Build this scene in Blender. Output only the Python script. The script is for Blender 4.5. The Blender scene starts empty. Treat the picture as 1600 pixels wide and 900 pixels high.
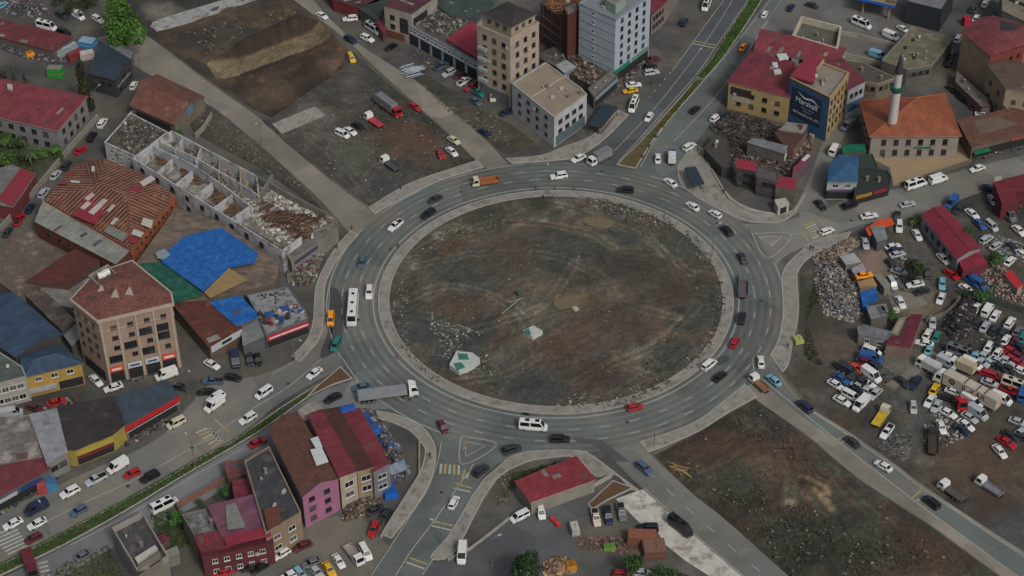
import bpy, math, random
import numpy as np
from mathutils import Vector, Matrix, noise
from mathutils.geometry import delaunay_2d_cdt
random.seed(7); RNG = np.random.default_rng(7)
SC = bpy.context.scene
COL = SC.collection
# ------------------------------------------------------------------ camera
# world: metres, origin at the centre of the roundabout, Y away from the viewer
PITCH, ROLL, FOCAL, HCAM = math.radians(38.75), math.radians(0.75), 3000.0, 300.0   # focal in pixels of a 1600 px wide frame
CAM = Vector((-0.0361*HCAM, -1.2364*HCAM, HCAM))
_F = Vector((0, math.cos(PITCH), -math.sin(PITCH)))
_R0 = Vector((1, 0, 0)); _D0 = Vector((0, -math.sin(PITCH), -math.cos(PITCH)))
_R = _R0*math.cos(ROLL) + _D0*math.sin(ROLL)
_D = -_R0*math.sin(ROLL) + _D0*math.cos(ROLL)
cd = bpy.data.cameras.new('camera'); cam = bpy.data.objects.new('camera', cd); COL.objects.link(cam)
cam.matrix_world = Matrix(((_R.x, -_D.x, -_F.x, CAM.x), (_R.y, -_D.y, -_F.y, CAM.y), (_R.z, -_D.z, -_F.z, CAM.z), (0, 0, 0, 1)))
cd.sensor_width = 36; cd.lens = 36*FOCAL/1600; cd.clip_start = 1; cd.clip_end = 6000
SC.camera = cam
def S(x, y, z=0.0):
    """survey: the place at height z that the photograph shows at (x, y)"""
    r = _F + _R*((x-800)/FOCAL) + _D*((y-450)/FOCAL)
    return CAM + r*((z-HCAM)/r.z)
# ------------------------------------------------------------------ daylight
w = bpy.data.worlds.new('World'); SC.world = w; w.use_nodes = True
nt = w.node_tree; nt.nodes.clear()
sky = nt.nodes.new('ShaderNodeTexSky'); sky.sky_type = 'NISHITA'; sky.sun_disc = False
SUN_EL, SUN_AZ = math.radians(44), math.radians(150)
sky.sun_elevation = SUN_EL; sky.sun_rotation = SUN_AZ; sky.air_density = 1.0; sky.dust_density = 6.0; sky.ozone_density = 1.0
hs = nt.nodes.new('ShaderNodeHueSaturation'); hs.inputs['Saturation'].default_value = 0.7    # cloud cover takes the blue out
bg = nt.nodes.new('ShaderNodeBackground'); bg.inputs[1].default_value = 0.098
wo = nt.nodes.new('ShaderNodeOutputWorld')
nt.links.new(sky.outputs[0], hs.inputs['Color']); nt.links.new(hs.outputs[0], bg.inputs[0]); nt.links.new(bg.outputs[0], wo.inputs[0])
sl = bpy.data.lights.new('sun', 'SUN'); sl.energy = 1.5; sl.angle = math.radians(10); sl.color = (1, .99, .97)
so = bpy.data.objects.new('sun', sl); COL.objects.link(so)
_sd = Vector((math.sin(SUN_AZ)*math.cos(SUN_EL), math.cos(SUN_AZ)*math.cos(SUN_EL), math.sin(SUN_EL)))
so.rotation_euler = _sd.to_track_quat('Z', 'Y').to_euler(); so.location = (0, 0, 120)
SC.view_settings.view_transform = 'Standard'; SC.view_settings.look = 'None'
SC.view_settings.exposure = 0.0; SC.view_settings.gamma = 1.0
# ------------------------------------------------------------------ helpers
def lin(c):
    if isinstance(c, str): c = tuple(int(c[i:i+2], 16) for i in (0, 2, 4))
    return tuple(((v/255)/12.92 if v <= 10 else ((v/255+.055)/1.055)**2.4) for v in c)
def tag(o, label=None, cat=None, group=None, kind=None):
    if label: o['label'] = label
    if cat: o['category'] = cat
    if group: o['group'] = group
    if kind: o['kind'] = kind
    return o
def empty(name, loc, rz=0.0):
    o = bpy.data.objects.new(name, None); COL.objects.link(o)
    o.location = loc; o.rotation_euler = (0, 0, rz); o.empty_display_size = .5
    return o
def mk(name, verts, faces, mats=None, parent=None, fm=None, uv=None, col=None, smooth=False):
    me = bpy.data.meshes.new(name)
    me.from_pydata([tuple(v) for v in verts], [], faces)
    for m in (mats if isinstance(mats, (list, tuple)) else [mats] if mats else []): me.materials.append(m)
    if fm is not None: me.polygons.foreach_set('material_index', np.asarray(fm, dtype=np.int32))
    if uv is not None:
        l = me.uv_layers.new(name='UVMap'); l.data.foreach_set('uv', np.asarray(uv, dtype=np.float32).ravel())
    if col is not None:
        a = me.color_attributes.new('Col', 'FLOAT_COLOR', 'POINT')
        cc = np.ones((len(verts), 4), dtype=np.float32); cc[:, :3] = col; a.data.foreach_set('color', cc.ravel())
    if smooth: me.polygons.foreach_set('use_smooth', np.ones(len(me.polygons), dtype=bool))
    me.update()
    return me
def ob(name, me, parent=None, loc=(0, 0, 0), rz=0.0):
    o = bpy.data.objects.new(name, me); COL.objects.link(o)
    o.location = loc
    if rz: o.rotation_euler = (0, 0, rz)
    if parent: o.parent = parent
    return o
class MB:
    """collects quads and boxes for one mesh"""
    def __init__(s): s.v = []; s.f = []; s.m = []; s.uv = []
    def face(s, pts, m=0, uv=None):
        i = len(s.v); s.v += [tuple(p) for p in pts]; s.f.append(tuple(range(i, i+len(pts)))); s.m.append(m)
        s.uv += uv if uv else [(p[0], p[1]) for p in pts]
    def prism(s, poly, z0, z1, m=0, mt=None, bottom=False):
        n = len(poly)
        P = [(p[0], p[1]) for p in poly]
        a = [(x, y, z0) for x, y in P]; b = [(x, y, z1) for x, y in P]
        L = 0
        for i in range(n):
            j = (i+1) % n; d = math.dist(P[i], P[j])
            s.face([a[i], a[j], b[j], b[i]], m, [(L, z0), (L+d, z0), (L+d, z1), (L, z1)]); L += d
        s.face(b, m if mt is None else mt)
        if bottom: s.face(a[::-1], m)
    def box(s, c, d, m=0, rz=0.0, taper=1.0):
        cx, cy, cz = c; hx, hy, hz = d[0]/2, d[1]/2, d[2]/2; ca, sa = math.cos(rz), math.sin(rz)
        q = []
        for z, k in ((-hz, 1), (hz, taper)):
            for x, y in ((-hx, -hy), (hx, -hy), (hx, hy), (-hx, hy)):
                x *= k; y *= k; q.append((cx+x*ca-y*sa, cy+x*sa+y*ca, cz+z))
        for f in ((0, 1, 5, 4), (1, 2, 6, 5), (2, 3, 7, 6), (3, 0, 4, 7), (4, 5, 6, 7), (3, 2, 1, 0)): s.face([q[i] for i in f], m)
    def tube(s, p, q, r0, r1=None, n=8, m=0):
        r1 = r0 if r1 is None else r1; p = Vector(p); q = Vector(q); a = (q-p).normalized()
        t = a.cross(Vector((0, 0, 1)) if abs(a.z) < .9 else Vector((1, 0, 0))).normalized(); b = a.cross(t)
        A = [p+(t*math.cos(k*math.tau/n)+b*math.sin(k*math.tau/n))*r0 for k in range(n)]
        B = [q+(t*math.cos(k*math.tau/n)+b*math.sin(k*math.tau/n))*r1 for k in range(n)]
        for k in range(n): s.face([A[k], A[(k+1) % n], B[(k+1) % n], B[k]], m)
        s.face(A[::-1], m); s.face(B, m)
    def ball(s, c, r, m=0, sz=1.0, n=8):
        R = [[(c[0]+r*math.sin(math.pi*i/(n//2))*math.cos(math.tau*j/n), c[1]+r*math.sin(math.pi*i/(n//2))*math.sin(math.tau*j/n), c[2]+sz*r*math.cos(math.pi*i/(n//2))) for j in range(n)] for i in range(n//2+1)]
        for i in range(n//2):
            for j in range(n): s.face([R[i+1][j], R[i+1][(j+1) % n], R[i][(j+1) % n], R[i][j]], m)
    def mesh(s, name, mats): return mk(name, s.v, s.f, mats, fm=s.m, uv=s.uv)
    def build(s, name, mats, parent=None, loc=(0, 0, 0), rz=0.0): return ob(name, s.mesh(name, mats), parent, loc, rz)
def ccw(P):
    a = sum(P[i][0]*P[(i+1) % len(P)][1]-P[(i+1) % len(P)][0]*P[i][1] for i in range(len(P)))
    return a > 0
def spline(pts, per=6, closed=False):
    n = len(pts); out = []
    g = (lambda i: pts[i % n]) if closed else (lambda i: pts[max(0, min(n-1, i))])
    for i in range(n if closed else n-1):
        p0, p1, p2, p3 = g(i-1), g(i), g(i+1), g(i+2)
        for k in range(per):
            t = k/per
            out.append(tuple(.5*(2*b+(c-a)*t+(2*a-5*b+4*c-d)*t*t+(-a+3*b-3*c+d)*t**3) for a, b, c, d in zip(p0, p1, p2, p3)))
    if not closed: out.append(tuple(pts[-1]))
    return out
def inside(X, Y, P):
    r = np.zeros(X.shape, bool); n = len(P)
    for i in range(n):
        x0, y0 = P[i][:2]; x1, y1 = P[(i+1) % n][:2]
        c = ((y0 > Y) != (y1 > Y))
        with np.errstate(divide='ignore', invalid='ignore'): xi = (x1-x0)*(Y-y0)/(y1-y0+1e-12)+x0
        r ^= c & (X < xi)
    return r
def edist(X, Y, P):
    d = np.full(X.shape, 1e9); n = len(P)
    for i in range(n):
        a = np.array(P[i][:2]); b = np.array(P[(i+1) % n][:2]); ab = b-a; L = (ab**2).sum()+1e-9
        t = np.clip(((X-a[0])*ab[0]+(Y-a[1])*ab[1])/L, 0, 1)
        d = np.minimum(d, np.hypot(X-a[0]-t*ab[0], Y-a[1]-t*ab[1]))
    return d
# ------------------------------------------------------------------ materials
_mc = {}
def _new(name):
    m = bpy.data.materials.new(name); m.use_nodes = True; t = m.node_tree
    b = t.nodes['Principled BSDF']; return m, t, b
def N(t, typ, **kw):
    n = t.nodes.new(typ)
    for k, v in kw.items():
        if k in n.inputs: n.inputs[k].default_value = v
        else: setattr(n, k, v)
    return n
def noise_n(t, vec, scale, detail=4, rough=.6):
    n = N(t, 'ShaderNodeTexNoise'); n.inputs['Scale'].default_value = scale; n.inputs['Detail'].default_value = detail; n.inputs['Roughness'].default_value = rough
    t.links.new(vec, n.inputs['Vector']); return n.outputs['Fac']
def ramp(t, fac, a, b, c0=(0, 0, 0), c1=(1, 1, 1)):
    r = t.nodes.new('ShaderNodeValToRGB'); r.color_ramp.elements[0].position = a; r.color_ramp.elements[1].position = b
    r.color_ramp.elements[0].color = (*c0, 1); r.color_ramp.elements[1].color = (*c1, 1); t.links.new(fac, r.inputs[0]); return r.outputs[0]
def mixc(t, fac, a, b, mode='MIX'):
    n = t.nodes.new('ShaderNodeMix'); n.data_type = 'RGBA'; n.blend_type = mode
    for i, v in ((6, a), (7, b)):
        if isinstance(v, tuple): n.inputs[i].default_value = (*v[:3], 1)
        else: t.links.new(v, n.inputs[i])
    if isinstance(fac, (int, float)): n.inputs[0].default_value = fac
    else: t.links.new(fac, n.inputs[0])
    return n.outputs[2]
def bump(t, b, h, strength=.3, dist=.05):
    n = t.nodes.new('ShaderNodeBump'); n.inputs['Strength'].default_value = strength; n.inputs['Distance'].default_value = dist
    t.links.new(h, n.inputs['Height']); t.links.new(n.outputs[0], b.inputs['Normal'])
def M(c, rough=.85, amt=.22, sc=.6, metal=0.0, name='plaster', dirt=None, coat=0.0, bmp=0, slab=0):
    """plain weathered surface"""
    k = ('M', str(c), rough, amt, sc, metal, name, str(dirt), coat, bmp, slab)
    if k in _mc: return _mc[k]
    m, t, b = _new(name); tc = t.nodes.new('ShaderNodeTexCoord').outputs['Object']; L = lin(c)
    hi = tuple(min(1, v*(1+amt)) for v in L); lo = tuple(v*(1-amt) for v in L)
    f = ramp(t, noise_n(t, tc, sc, 5, .65), .32, .68)
    c1 = mixc(t, f, lo, hi)
    f2 = ramp(t, noise_n(t, tc, sc*7, 3, .7), .3, .75); c2 = mixc(t, f2, (1-amt*.8,)*3, (1.0,)*3); c1 = mixc(t, 1.0, c1, c2, 'MULTIPLY')
    if bmp: bump(t, b, noise_n(t, tc, 1.1, 5, .6), bmp, .5)
    if slab:
        br = N(t, 'ShaderNodeTexBrick'); t.links.new(tc, br.inputs[0]); br.inputs['Scale'].default_value = 1; br.inputs['Brick Width'].default_value = slab; br.inputs['Row Height'].default_value = slab*.5; br.inputs['Mortar Size'].default_value = .04; br.inputs['Color1'].default_value = (1, 1, 1, 1); br.inputs['Color2'].default_value = (.93, .93, .94, 1); br.inputs['Mortar'].default_value = (.82, .82, .82, 1); c1 = mixc(t, 1.0, c1, br.outputs[0], 'MULTIPLY')
    if dirt: c1 = mixc(t, ramp(t, noise_n(t, tc, sc*.8+.13, 6, .7), .5, .62), c1, lin(dirt))
    t.links.new(c1, b.inputs['Base Color']); b.inputs['Roughness'].default_value = rough; b.inputs['Metallic'].default_value = metal
    if coat: b.inputs['Coat Weight'].default_value = coat; b.inputs['Coat Roughness'].default_value = .1
    _mc[k] = m; return m
def RM(c, kind='sheet', per=.45, c2=None, rust=None, rl=.56, rough=.6):
    """roof covering in UV metres: ribbed sheet or clay tile"""
    k = ('R', str(c), kind, per, str(c2), str(rust), rl)
    if k in _mc: return _mc[k]
    m, t, b = _new('roof_'+kind); uv = t.nodes.new('ShaderNodeTexCoord').outputs['UV']; L = lin(c); L2 = lin(c2) if c2 else tuple(v*.72 for v in L)
    if kind == 'sheet':
        sx = N(t, 'ShaderNodeSeparateXYZ'); t.links.new(uv, sx.inputs[0])
        d = N(t, 'ShaderNodeMath', operation='DIVIDE'); t.links.new(sx.outputs[0], d.inputs[0]); d.inputs[1].default_value = per
        fr = N(t, 'ShaderNodeMath', operation='PINGPONG'); t.links.new(d.outputs[0], fr.inputs[0]); fr.inputs[1].default_value = .5
        pw = N(t, 'ShaderNodeMath', operation='POWER'); t.links.new(fr.outputs[0], pw.inputs[0]); pw.inputs[1].default_value = 3
        d2 = N(t, 'ShaderNodeMath', operation='DIVIDE'); t.links.new(sx.outputs[0], d2.inputs[0]); d2.inputs[1].default_value = .95
        fl = N(t, 'ShaderNodeMath', operation='FLOOR'); t.links.new(d2.outputs[0], fl.inputs[0])
        d3 = N(t, 'ShaderNodeMath', operation='DIVIDE'); t.links.new(sx.outputs[1], d3.inputs[0]); d3.inputs[1].default_value = 3.2
        fl2 = N(t, 'ShaderNodeMath', operation='FLOOR'); t.links.new(d3.outputs[0], fl2.inputs[0])
        cm = N(t, 'ShaderNodeCombineXYZ'); t.links.new(fl.outputs[0], cm.inputs[0]); t.links.new(fl2.outputs[0], cm.inputs[1])
        wn = N(t, 'ShaderNodeTexWhiteNoise'); t.links.new(cm.outputs[0], wn.inputs[0])
        f = ramp(t, wn.outputs[0], 0, 1, (.0,)*3, (.95,)*3)
        cc = mixc(t, f, L, L2)
        fr2 = N(t, 'ShaderNodeMath', operation='FRACT'); t.links.new(d2.outputs[0], fr2.inputs[0])
        cc = mixc(t, 1.0, cc, ramp(t, fr2.outputs[0], .05, .12, (.74,)*3, (1,)*3), 'MULTIPLY')
        bump(t, b, pw.outputs[0], .7, .09)
    else:
        br = N(t, 'ShaderNodeTexBrick'); t.links.new(uv, br.inputs[0]); br.inputs['Color1'].default_value = (*L, 1); br.inputs['Color2'].default_value = (*L2, 1)
        br.inputs['Mortar'].default_value = (*[v*.35 for v in L2], 1); br.inputs['Scale'].default_value = 1.0; br.inputs['Mortar Size'].default_value = .035
        br.inputs['Brick Width'].default_value = per; br.inputs['Row Height'].default_value = per*.9; br.offset = .0
        cc = br.outputs[0]; bump(t, b, br.outputs[1], .5, -.05)
    ob_ = t.nodes.new('ShaderNodeTexCoord').outputs['Object']
    g = mixc(t, ramp(t, noise_n(t, ob_, .35, 6, .7), .35, .7), (.62,)*3, (1.15,)*3); cc = mixc(t, 1.0, cc, g, 'MULTIPLY')
    if rust: cc = mixc(t, ramp(t, noise_n(t, ob_, .28, 8, .75), rl, rl+.1), cc, lin(rust))
    t.links.new(cc, b.inputs['Base Color']); b.inputs['Roughness'].default_value = rough
    _mc[k] = m; return m
def VC(name='soil', rough=.95, sc=1.0, amt=.5, bs=.6):
    """earth or debris: colour attribute with fine grain"""
    k = ('V', name, rough, sc, amt)
    if k in _mc: return _mc[k]
    m, t, b = _new(name); a = N(t, 'ShaderNodeVertexColor', layer_name='Col'); tc = t.nodes.new('ShaderNodeTexCoord').outputs['Object']
    f = noise_n(t, tc, 1.3*sc, 9, .82); g = ramp(t, f, .34, .66, (1-amt,)*3, (1+amt,)*3)
    c = mixc(t, 1.0, a.outputs[0], g, 'MULTIPLY')
    f2 = noise_n(t, tc, .22*sc, 5, .7); g2 = ramp(t, f2, .35, .65, (.78, .8, .8), (1.17, 1.13, 1.09)); c = mixc(t, 1.0, c, g2, 'MULTIPLY')
    if bs: bump(t, b, f, bs, .25)
    t.links.new(c, b.inputs['Base Color']); b.inputs['Roughness'].default_value = rough
    _mc[k] = m; return m
def ROAD(c, wear=.25, dust=None, dl=.55, name='asphalt', ring=0):
    k = ('A', str(c), wear, str(dust), dl, ring)
    if k in _mc: return _mc[k]
    m, t, b = _new(name); tc = t.nodes.new('ShaderNodeTexCoord').outputs['Object']; L = lin(c)
    f = ramp(t, noise_n(t, tc, .09, 5, .6), .35, .65); c1 = mixc(t, f, tuple(v*(1-wear*.6) for v in L), tuple(v*(1+wear) for v in L))
    g = ramp(t, noise_n(t, tc, 3.0, 4, .8), .25, .8, (1-wear*.6,)*3, (1+wear*.5,)*3); c1 = mixc(t, 1.0, c1, g, 'MULTIPLY')
    v = N(t, 'ShaderNodeTexVoronoi', feature='DISTANCE_TO_EDGE'); v.inputs['Scale'].default_value = .11
    wv = N(t, 'ShaderNodeVectorMath', operation='ADD'); nn = N(t, 'ShaderNodeTexNoise'); nn.inputs['Scale'].default_value = .3; t.links.new(tc, nn.inputs['Vector'])
    t.links.new(tc, wv.inputs[0]); t.links.new(nn.outputs['Color'], wv.inputs[1]); t.links.new(wv.outputs[0], v.inputs['Vector'])
    cr = ramp(t, v.outputs['Distance'], .0, .012, (.62,)*3, (1,)*3); c1 = mixc(t, ramp(t, noise_n(t, tc, .04, 3, .6), .5, .6, (0, 0, 0), (.45,)*3), c1, cr, 'MULTIPLY')
    if dust: c1 = mixc(t, ramp(t, noise_n(t, tc, .05, 6, .65), dl-.09, dl+.09), c1, lin(dust))
    if ring:    # tyre-polished tracks round the circle
        ln = N(t, 'ShaderNodeVectorMath', operation='LENGTH'); t.links.new(tc, ln.inputs[0]); a = N(t, 'ShaderNodeMath', operation='SUBTRACT'); t.links.new(ln.outputs['Value'], a.inputs[0]); a.inputs[1].default_value = ring
        pp = N(t, 'ShaderNodeMath', operation='PINGPONG'); t.links.new(a.outputs[0], pp.inputs[0]); pp.inputs[1].default_value = .95
        c1 = mixc(t, ramp(t, noise_n(t, tc, .13, 3, .6), .35, .65, (.2,)*3, (1,)*3), c1, mixc(t, 1.0, c1, ramp(t, pp.outputs[0], .25, .8, (1.1,)*3, (.74,)*3), 'MULTIPLY'))
    v2 = N(t, 'ShaderNodeTexVoronoi'); v2.inputs['Scale'].default_value = .07; t.links.new(wv.outputs[0], v2.inputs['Vector']); c1 = mixc(t, .75, c1, mixc(t, 1.0, c1, ramp(t, v2.outputs['Color'], .1, .9, (.72,)*3, (1.18,)*3), 'MULTIPLY'))
    st = ramp(t, noise_n(t, tc, .55, 4, .7), .66, .76, (1,)*3, (.55,)*3); c1 = mixc(t, .8, c1, st, 'MULTIPLY')
    t.links.new(c1, b.inputs['Base Color']); b.inputs['Roughness'].default_value = .85
    _mc[k] = m; return m
def PAINTLINE(c):
    k = ('P', str(c))
    if k in _mc: return _mc[k]
    m, t, b = _new('road_paint'); tc = t.nodes.new('ShaderNodeTexCoord').outputs['Object']; L = lin(c)
    c1 = mixc(t, ramp(t, noise_n(t, tc, 1.1, 6, .8),   .52, .72), L, tuple(v*.45 for v in L)); t.links.new(c1, b.inputs['Base Color']); b.inputs['Roughness'].default_value = .8
    _mc[k] = m; return m
def solid(name, c, rough=.5, metal=0.0, coat=0.0, spec=.5):
    k = ('S', name, str(c), rough, metal, coat)
    if k in _mc: return _mc[k]
    m, t, b = _new(name); L = lin(c); tc = t.nodes.new('ShaderNodeTexCoord').outputs['Object']
    c1 = mixc(t, ramp(t, noise_n(t, tc, .9, 4, .7), .3, .75), tuple(v*.84 for v in L), tuple(min(1, v*1.04) for v in L)); t.links.new(c1, b.inputs['Base Color'])
    b.inputs['Roughness'].default_value = rough; b.inputs['Metallic'].default_value = metal; b.inputs['Coat Weight'].default_value = coat; b.inputs['Coat Roughness'].default_value = .12
    b.inputs['Specular IOR Level'].default_value = spec
    _mc[k] = m; return m
GLASS = solid('window_glass', '1b2226', .18); CARGLASS = solid('car_glass', '101416', .12)
TYRE = solid('rubber', '161616', .9); FRAME = solid('window_frame', 'b8b8b4', .6); DARKFRAME = solid('dark_frame', '3a3630', .7)
CONC = M('8f8b83', name='concrete', sc=.25, amt=.2); CONC2 = M('78756e', name='old_concrete', sc=.3, amt=.3)
DARK = solid('dark_opening', '191a1b', .9)
# ------------------------------------------------------------------ ground
def W2(pts, z=0.0): return [tuple(S(x, y, z)[:2]) for x, y in pts]
def streak(x, y, a0=.5, f=1.1):
    a = a0+1.6*noise.noise(Vector((x*.02, y*.02, 5.5))); u, v = x*math.cos(a)+y*math.sin(a), -x*math.sin(a)+y*math.cos(a)
    return noise.noise(Vector((u*.07, v*f, 2.2)))*.6+noise.noise(Vector((u*.15, v*f*2.2, 7.2)))*.4
def sheet(name, poly, z, mat, kind='structure', hole=None, **kw):
    """flat sheet in world XY at height z"""
    P = [Vector(p[:2]) for p in poly]; fs = [list(range(len(P)))]
    if hole: fs = []; e = [(i, (i+1) % len(P)) for i in range(len(P))]; n = len(P); P += [Vector(p[:2]) for p in hole]; e += [(n+i, n+(i+1) % len(hole)) for i in range(len(hole))]
    else: e = []
    v, _, f, *_ = delaunay_2d_cdt(P, e, fs, 1 if not hole else 0, 1e-5)
    if hole:
        def inn(t):
            c = (v[t[0]]+v[t[1]]+v[t[2]])/3
            return not bool(inside(np.array([c.x]), np.array([c.y]), [tuple(h) for h in hole])[0])
        f = [t for t in f if inn(t)]
    f = [t if (v[t[1]]-v[t[0]]).cross(v[t[2]]-v[t[0]]) > 0 else t[::-1] for t in f]
    o = ob(name, mk(name, [(p.x, p.y, z) for p in v], f, mat)); tag(o, kind=kind, **kw); return o
def rough_sheet(name, poly, z0, step, amp, cols, patches=(), tracks=(), mounds=(), label=None, cat=None, kind='structure', nsc=.12, fade=2.0, hfun=None, cfun=None, mat=None, side=0.0):
    P = [tuple(p[:2]) for p in poly]; n = len(P)
    dense = []
    for i in range(n):
        a, b = P[i], P[(i+1) % n]; k = max(1, int(math.dist(a, b)/step))
        for j in range(k): dense.append((a[0]+(b[0]-a[0])*j/k, a[1]+(b[1]-a[1])*j/k))
    A = np.array(dense); x0, y0 = A.min(0); x1, y1 = A.max(0)
    gx, gy = np.meshgrid(np.arange(x0, x1, step), np.arange(y0, y1, step*.87)); gx[1::2] += step/2
    gx = gx.ravel()+RNG.uniform(-.25, .25, gx.size)*step; gy = gy.ravel()+RNG.uniform(-.25, .25, gy.size)*step
    m = inside(gx, gy, dense) & (edist(gx, gy, dense) > step*.4); gx, gy = gx[m], gy[m]
    pts = [Vector(p) for p in dense]+[Vector((a, b)) for a, b in zip(gx, gy)]
    v, _, f, *_ = delaunay_2d_cdt(pts, [], [list(range(len(dense)))], 1, 1e-5)
    f = [t if (v[t[1]]-v[t[0]]).cross(v[t[2]]-v[t[0]]) > 0 else t[::-1] for t in f]
    X = np.array([p.x for p in v]); Y = np.array([p.y for p in v]); ed = edist(X, Y, dense); fd = np.clip(ed/fade, 0, 1)
    fd[ed < 1e-3] = 0
    h = np.array([noise.fractal(Vector((a*nsc, b*nsc, 3.1)), .9, 2.1, 6) for a, b in zip(X, Y)])
    h2 = np.array([noise.noise(Vector((a*.9, b*.9, 8.1))) for a, b in zip(X, Y)])
    z = (h*amp+h2*amp*.35+amp*.5)*fd
    sk = np.array([streak(a, b) for a, b in zip(X, Y)]); z += sk*amp*.55*fd
    for (px, py, r, hh) in mounds:
        c = S(px, py); d2 = ((X-c.x)**2+(Y-c.y)**2)/(r*r); z += hh*np.exp(-d2)*fd
    c1 = np.array([noise.fractal(Vector((a*.045, b*.045, 1.7)), .8, 2.2, 6) for a, b in zip(X, Y)])
    c2 = np.array([noise.fractal(Vector((a*.11, b*.07, 9.7)), .8, 2.2, 6) for a, b in zip(X, Y)])
    C = [np.array(lin(c)) for c in cols]; k = np.clip(.5+c1*1.1, 0, 1)*(len(C)-1)
    i0 = np.clip(np.floor(k).astype(int), 0, len(C)-2); t = (k-i0)[:, None]; CA = np.array(C)
    col = CA[i0]*(1-t)+CA[i0+1]*t
    col *= (1+.35*np.clip(c2, -1, 1)+.45*np.clip(sk, -1, 1))[:, None]
    for trk in tracks:     # wheel ruts pressed into the soil
        T = [(S(*p).x, S(*p).y) for p in spline(trk, 4)]; d = np.full(X.shape, 1e9)
        for (ax, ay), (bx, by) in zip(T, T[1:]):
            L = (bx-ax)**2+(by-ay)**2+1e-9; t = np.clip(((X-ax)*(bx-ax)+(Y-ay)*(by-ay))/L, 0, 1); d = np.minimum(d, np.hypot(X-ax-t*(bx-ax), Y-ay-t*(by-ay)))
        k = np.exp(-((d-1.0)/.42)**2); z -= .16*k*fd; col = col*(1+.45*k[:, None])+np.array([.012, .01, .007])*k[:, None]; z += .08*np.exp(-((d-1.9)/.4)**2)*fd
    z = np.maximum(z, 0) if not hfun else z+hfun(X, Y, ed)
    h3 = np.array([noise.noise(Vector((a*.45, b*.45, 4.4))) for a, b in zip(X, Y)]); col *= (1+.4*h3)[:, None]
    if cfun: col = cfun(X, Y, ed, col, h)
    for (px, py, r, c) in patches:
        ce = S(px, py); d = np.hypot(X-ce.x, (Y-ce.y))/(r*(1+.35*c2+.25*h2)); k = np.clip(1.5-1.5*d, 0, 1)[:, None]*.85
        col = col*(1-k)+np.array(lin(c))*k
    vv = np.c_[X, Y, z0+z]
    o = ob(name, mk(name, vv.tolist(), f, mat or VC(), col=np.clip(col, 0, 1), smooth=True)); tag(o, label, cat, None, kind); return o
R0 = 0.1503*HCAM
def ringp(r, a0=0, a1=360, n=None, rev=False):
    n = n or max(8, int(abs(a1-a0)/3)); L = [(r*math.cos(math.radians(a0+(a1-a0)*i/n)), r*math.sin(math.radians(a0+(a1-a0)*i/n))) for i in range(n+1)]
    return L[::-1] if rev else L
def annulus(name, r0, r1, z, mat, n=160, zin=None, kind='structure'):
    v = []; f = []
    for i in range(n):
        a = math.tau*i/n; v += [(r0*math.cos(a), r0*math.sin(a), z), (r1*math.cos(a), r1*math.sin(a), z)]
    for i in range(n): a, b = 2*i, 2*((i+1) % n); f.append((a, a+1, b+1, b))
    if zin is not None:
        k = len(v)
        for i in range(n):
            a = math.tau*i/n; v += [(r0*math.cos(a), r0*math.sin(a), zin), (r1*math.cos(a), r1*math.sin(a), zin)]
        for i in range(n):
            a, b = 2*i, 2*((i+1) % n); f += [(k+a+1, k+b+1, b+1, a+1), (a, b, k+b, k+a)]
    o = ob(name, mk(name, v, f, mat)); tag(o, kind=kind); return o
PIT = W2([(322, 100), (385, 58), (464, 22), (502, 34), (546, 80), (550, 100), (478, 148), (425, 184), (393, 170), (343, 130)])
HOLE = [tuple(p) for p in PIT]
gc = '5d5b55'
sheet('ground', [(-1500, -1300), (1500, -1300), (1500, 2200), (-1500, 2200)], 0.0, ROAD('434340', .5, '5a564c', .54, 'packed_ground'), hole=HOLE)
_pa, _pb = S(345, 118, -3.4), S(486, 66, -3.4); _pd = (_pb-_pa).normalized(); _pn = Vector((-_pd.y, _pd.x, 0))
def pit_d(X, Y): return (X-_pa.x)*_pn.x+(Y-_pa.y)*_pn.y
def pit_h(X, Y, ed):
    d = pit_d(X, Y); h = np.interp(d, [-26, -22, -19, -13, -5.5, -4.6, 4, 5, 8], [-5.5, -5.5, -1.6, -.9, -1.8, -3.4, -3.4, -2.8, .4]); return h*np.clip(ed/2.6, 0, 1)
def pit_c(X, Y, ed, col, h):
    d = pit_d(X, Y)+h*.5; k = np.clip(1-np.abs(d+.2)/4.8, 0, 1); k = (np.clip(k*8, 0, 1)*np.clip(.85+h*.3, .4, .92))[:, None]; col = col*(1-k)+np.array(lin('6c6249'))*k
    k = np.clip((d-3.5)/1.5, 0, 1)[:, None]*.85; g = np.array([noise.noise(Vector((a*.55, b*.16, 1.1))) for a, b in zip(X, Y)])[:, None]; col = col*(1-k)+np.array(lin('2b211b'))*(1+.7*g)*k; k = np.clip((-18-d)/2, 0, 1)[:, None]*.8; return col*(1-k)+np.array(lin('2c2824'))*k  # far bank takes dark soil; near trench has its shade painted into the colour
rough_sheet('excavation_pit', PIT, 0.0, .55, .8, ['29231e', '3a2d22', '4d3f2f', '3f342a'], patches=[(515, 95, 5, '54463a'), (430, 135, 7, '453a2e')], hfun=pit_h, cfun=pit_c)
DK = ['2f302d', '3d3b36', '4a4238', '43352b', '3a3d38']
rough_sheet('excavation_spoil_ground', W2([(192, -12), (446, -12), (505, 38), (536, 66), (545, 76), (502, 34), (464, 22), (385, 58), (322, 100), (343, 130), (380, 162), (330, 128), (268, 82), (215, 47)]), .03, 1.6, .7, ['32302a', '3c352b', '483b2c', '2d2c28'], tracks=[[(520, 60), (500, 90), (450, 120), (400, 150)]], patches=[(300, 60, 9, '2b2a28'), (250, 20, 7, '6d6a60')])
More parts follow.
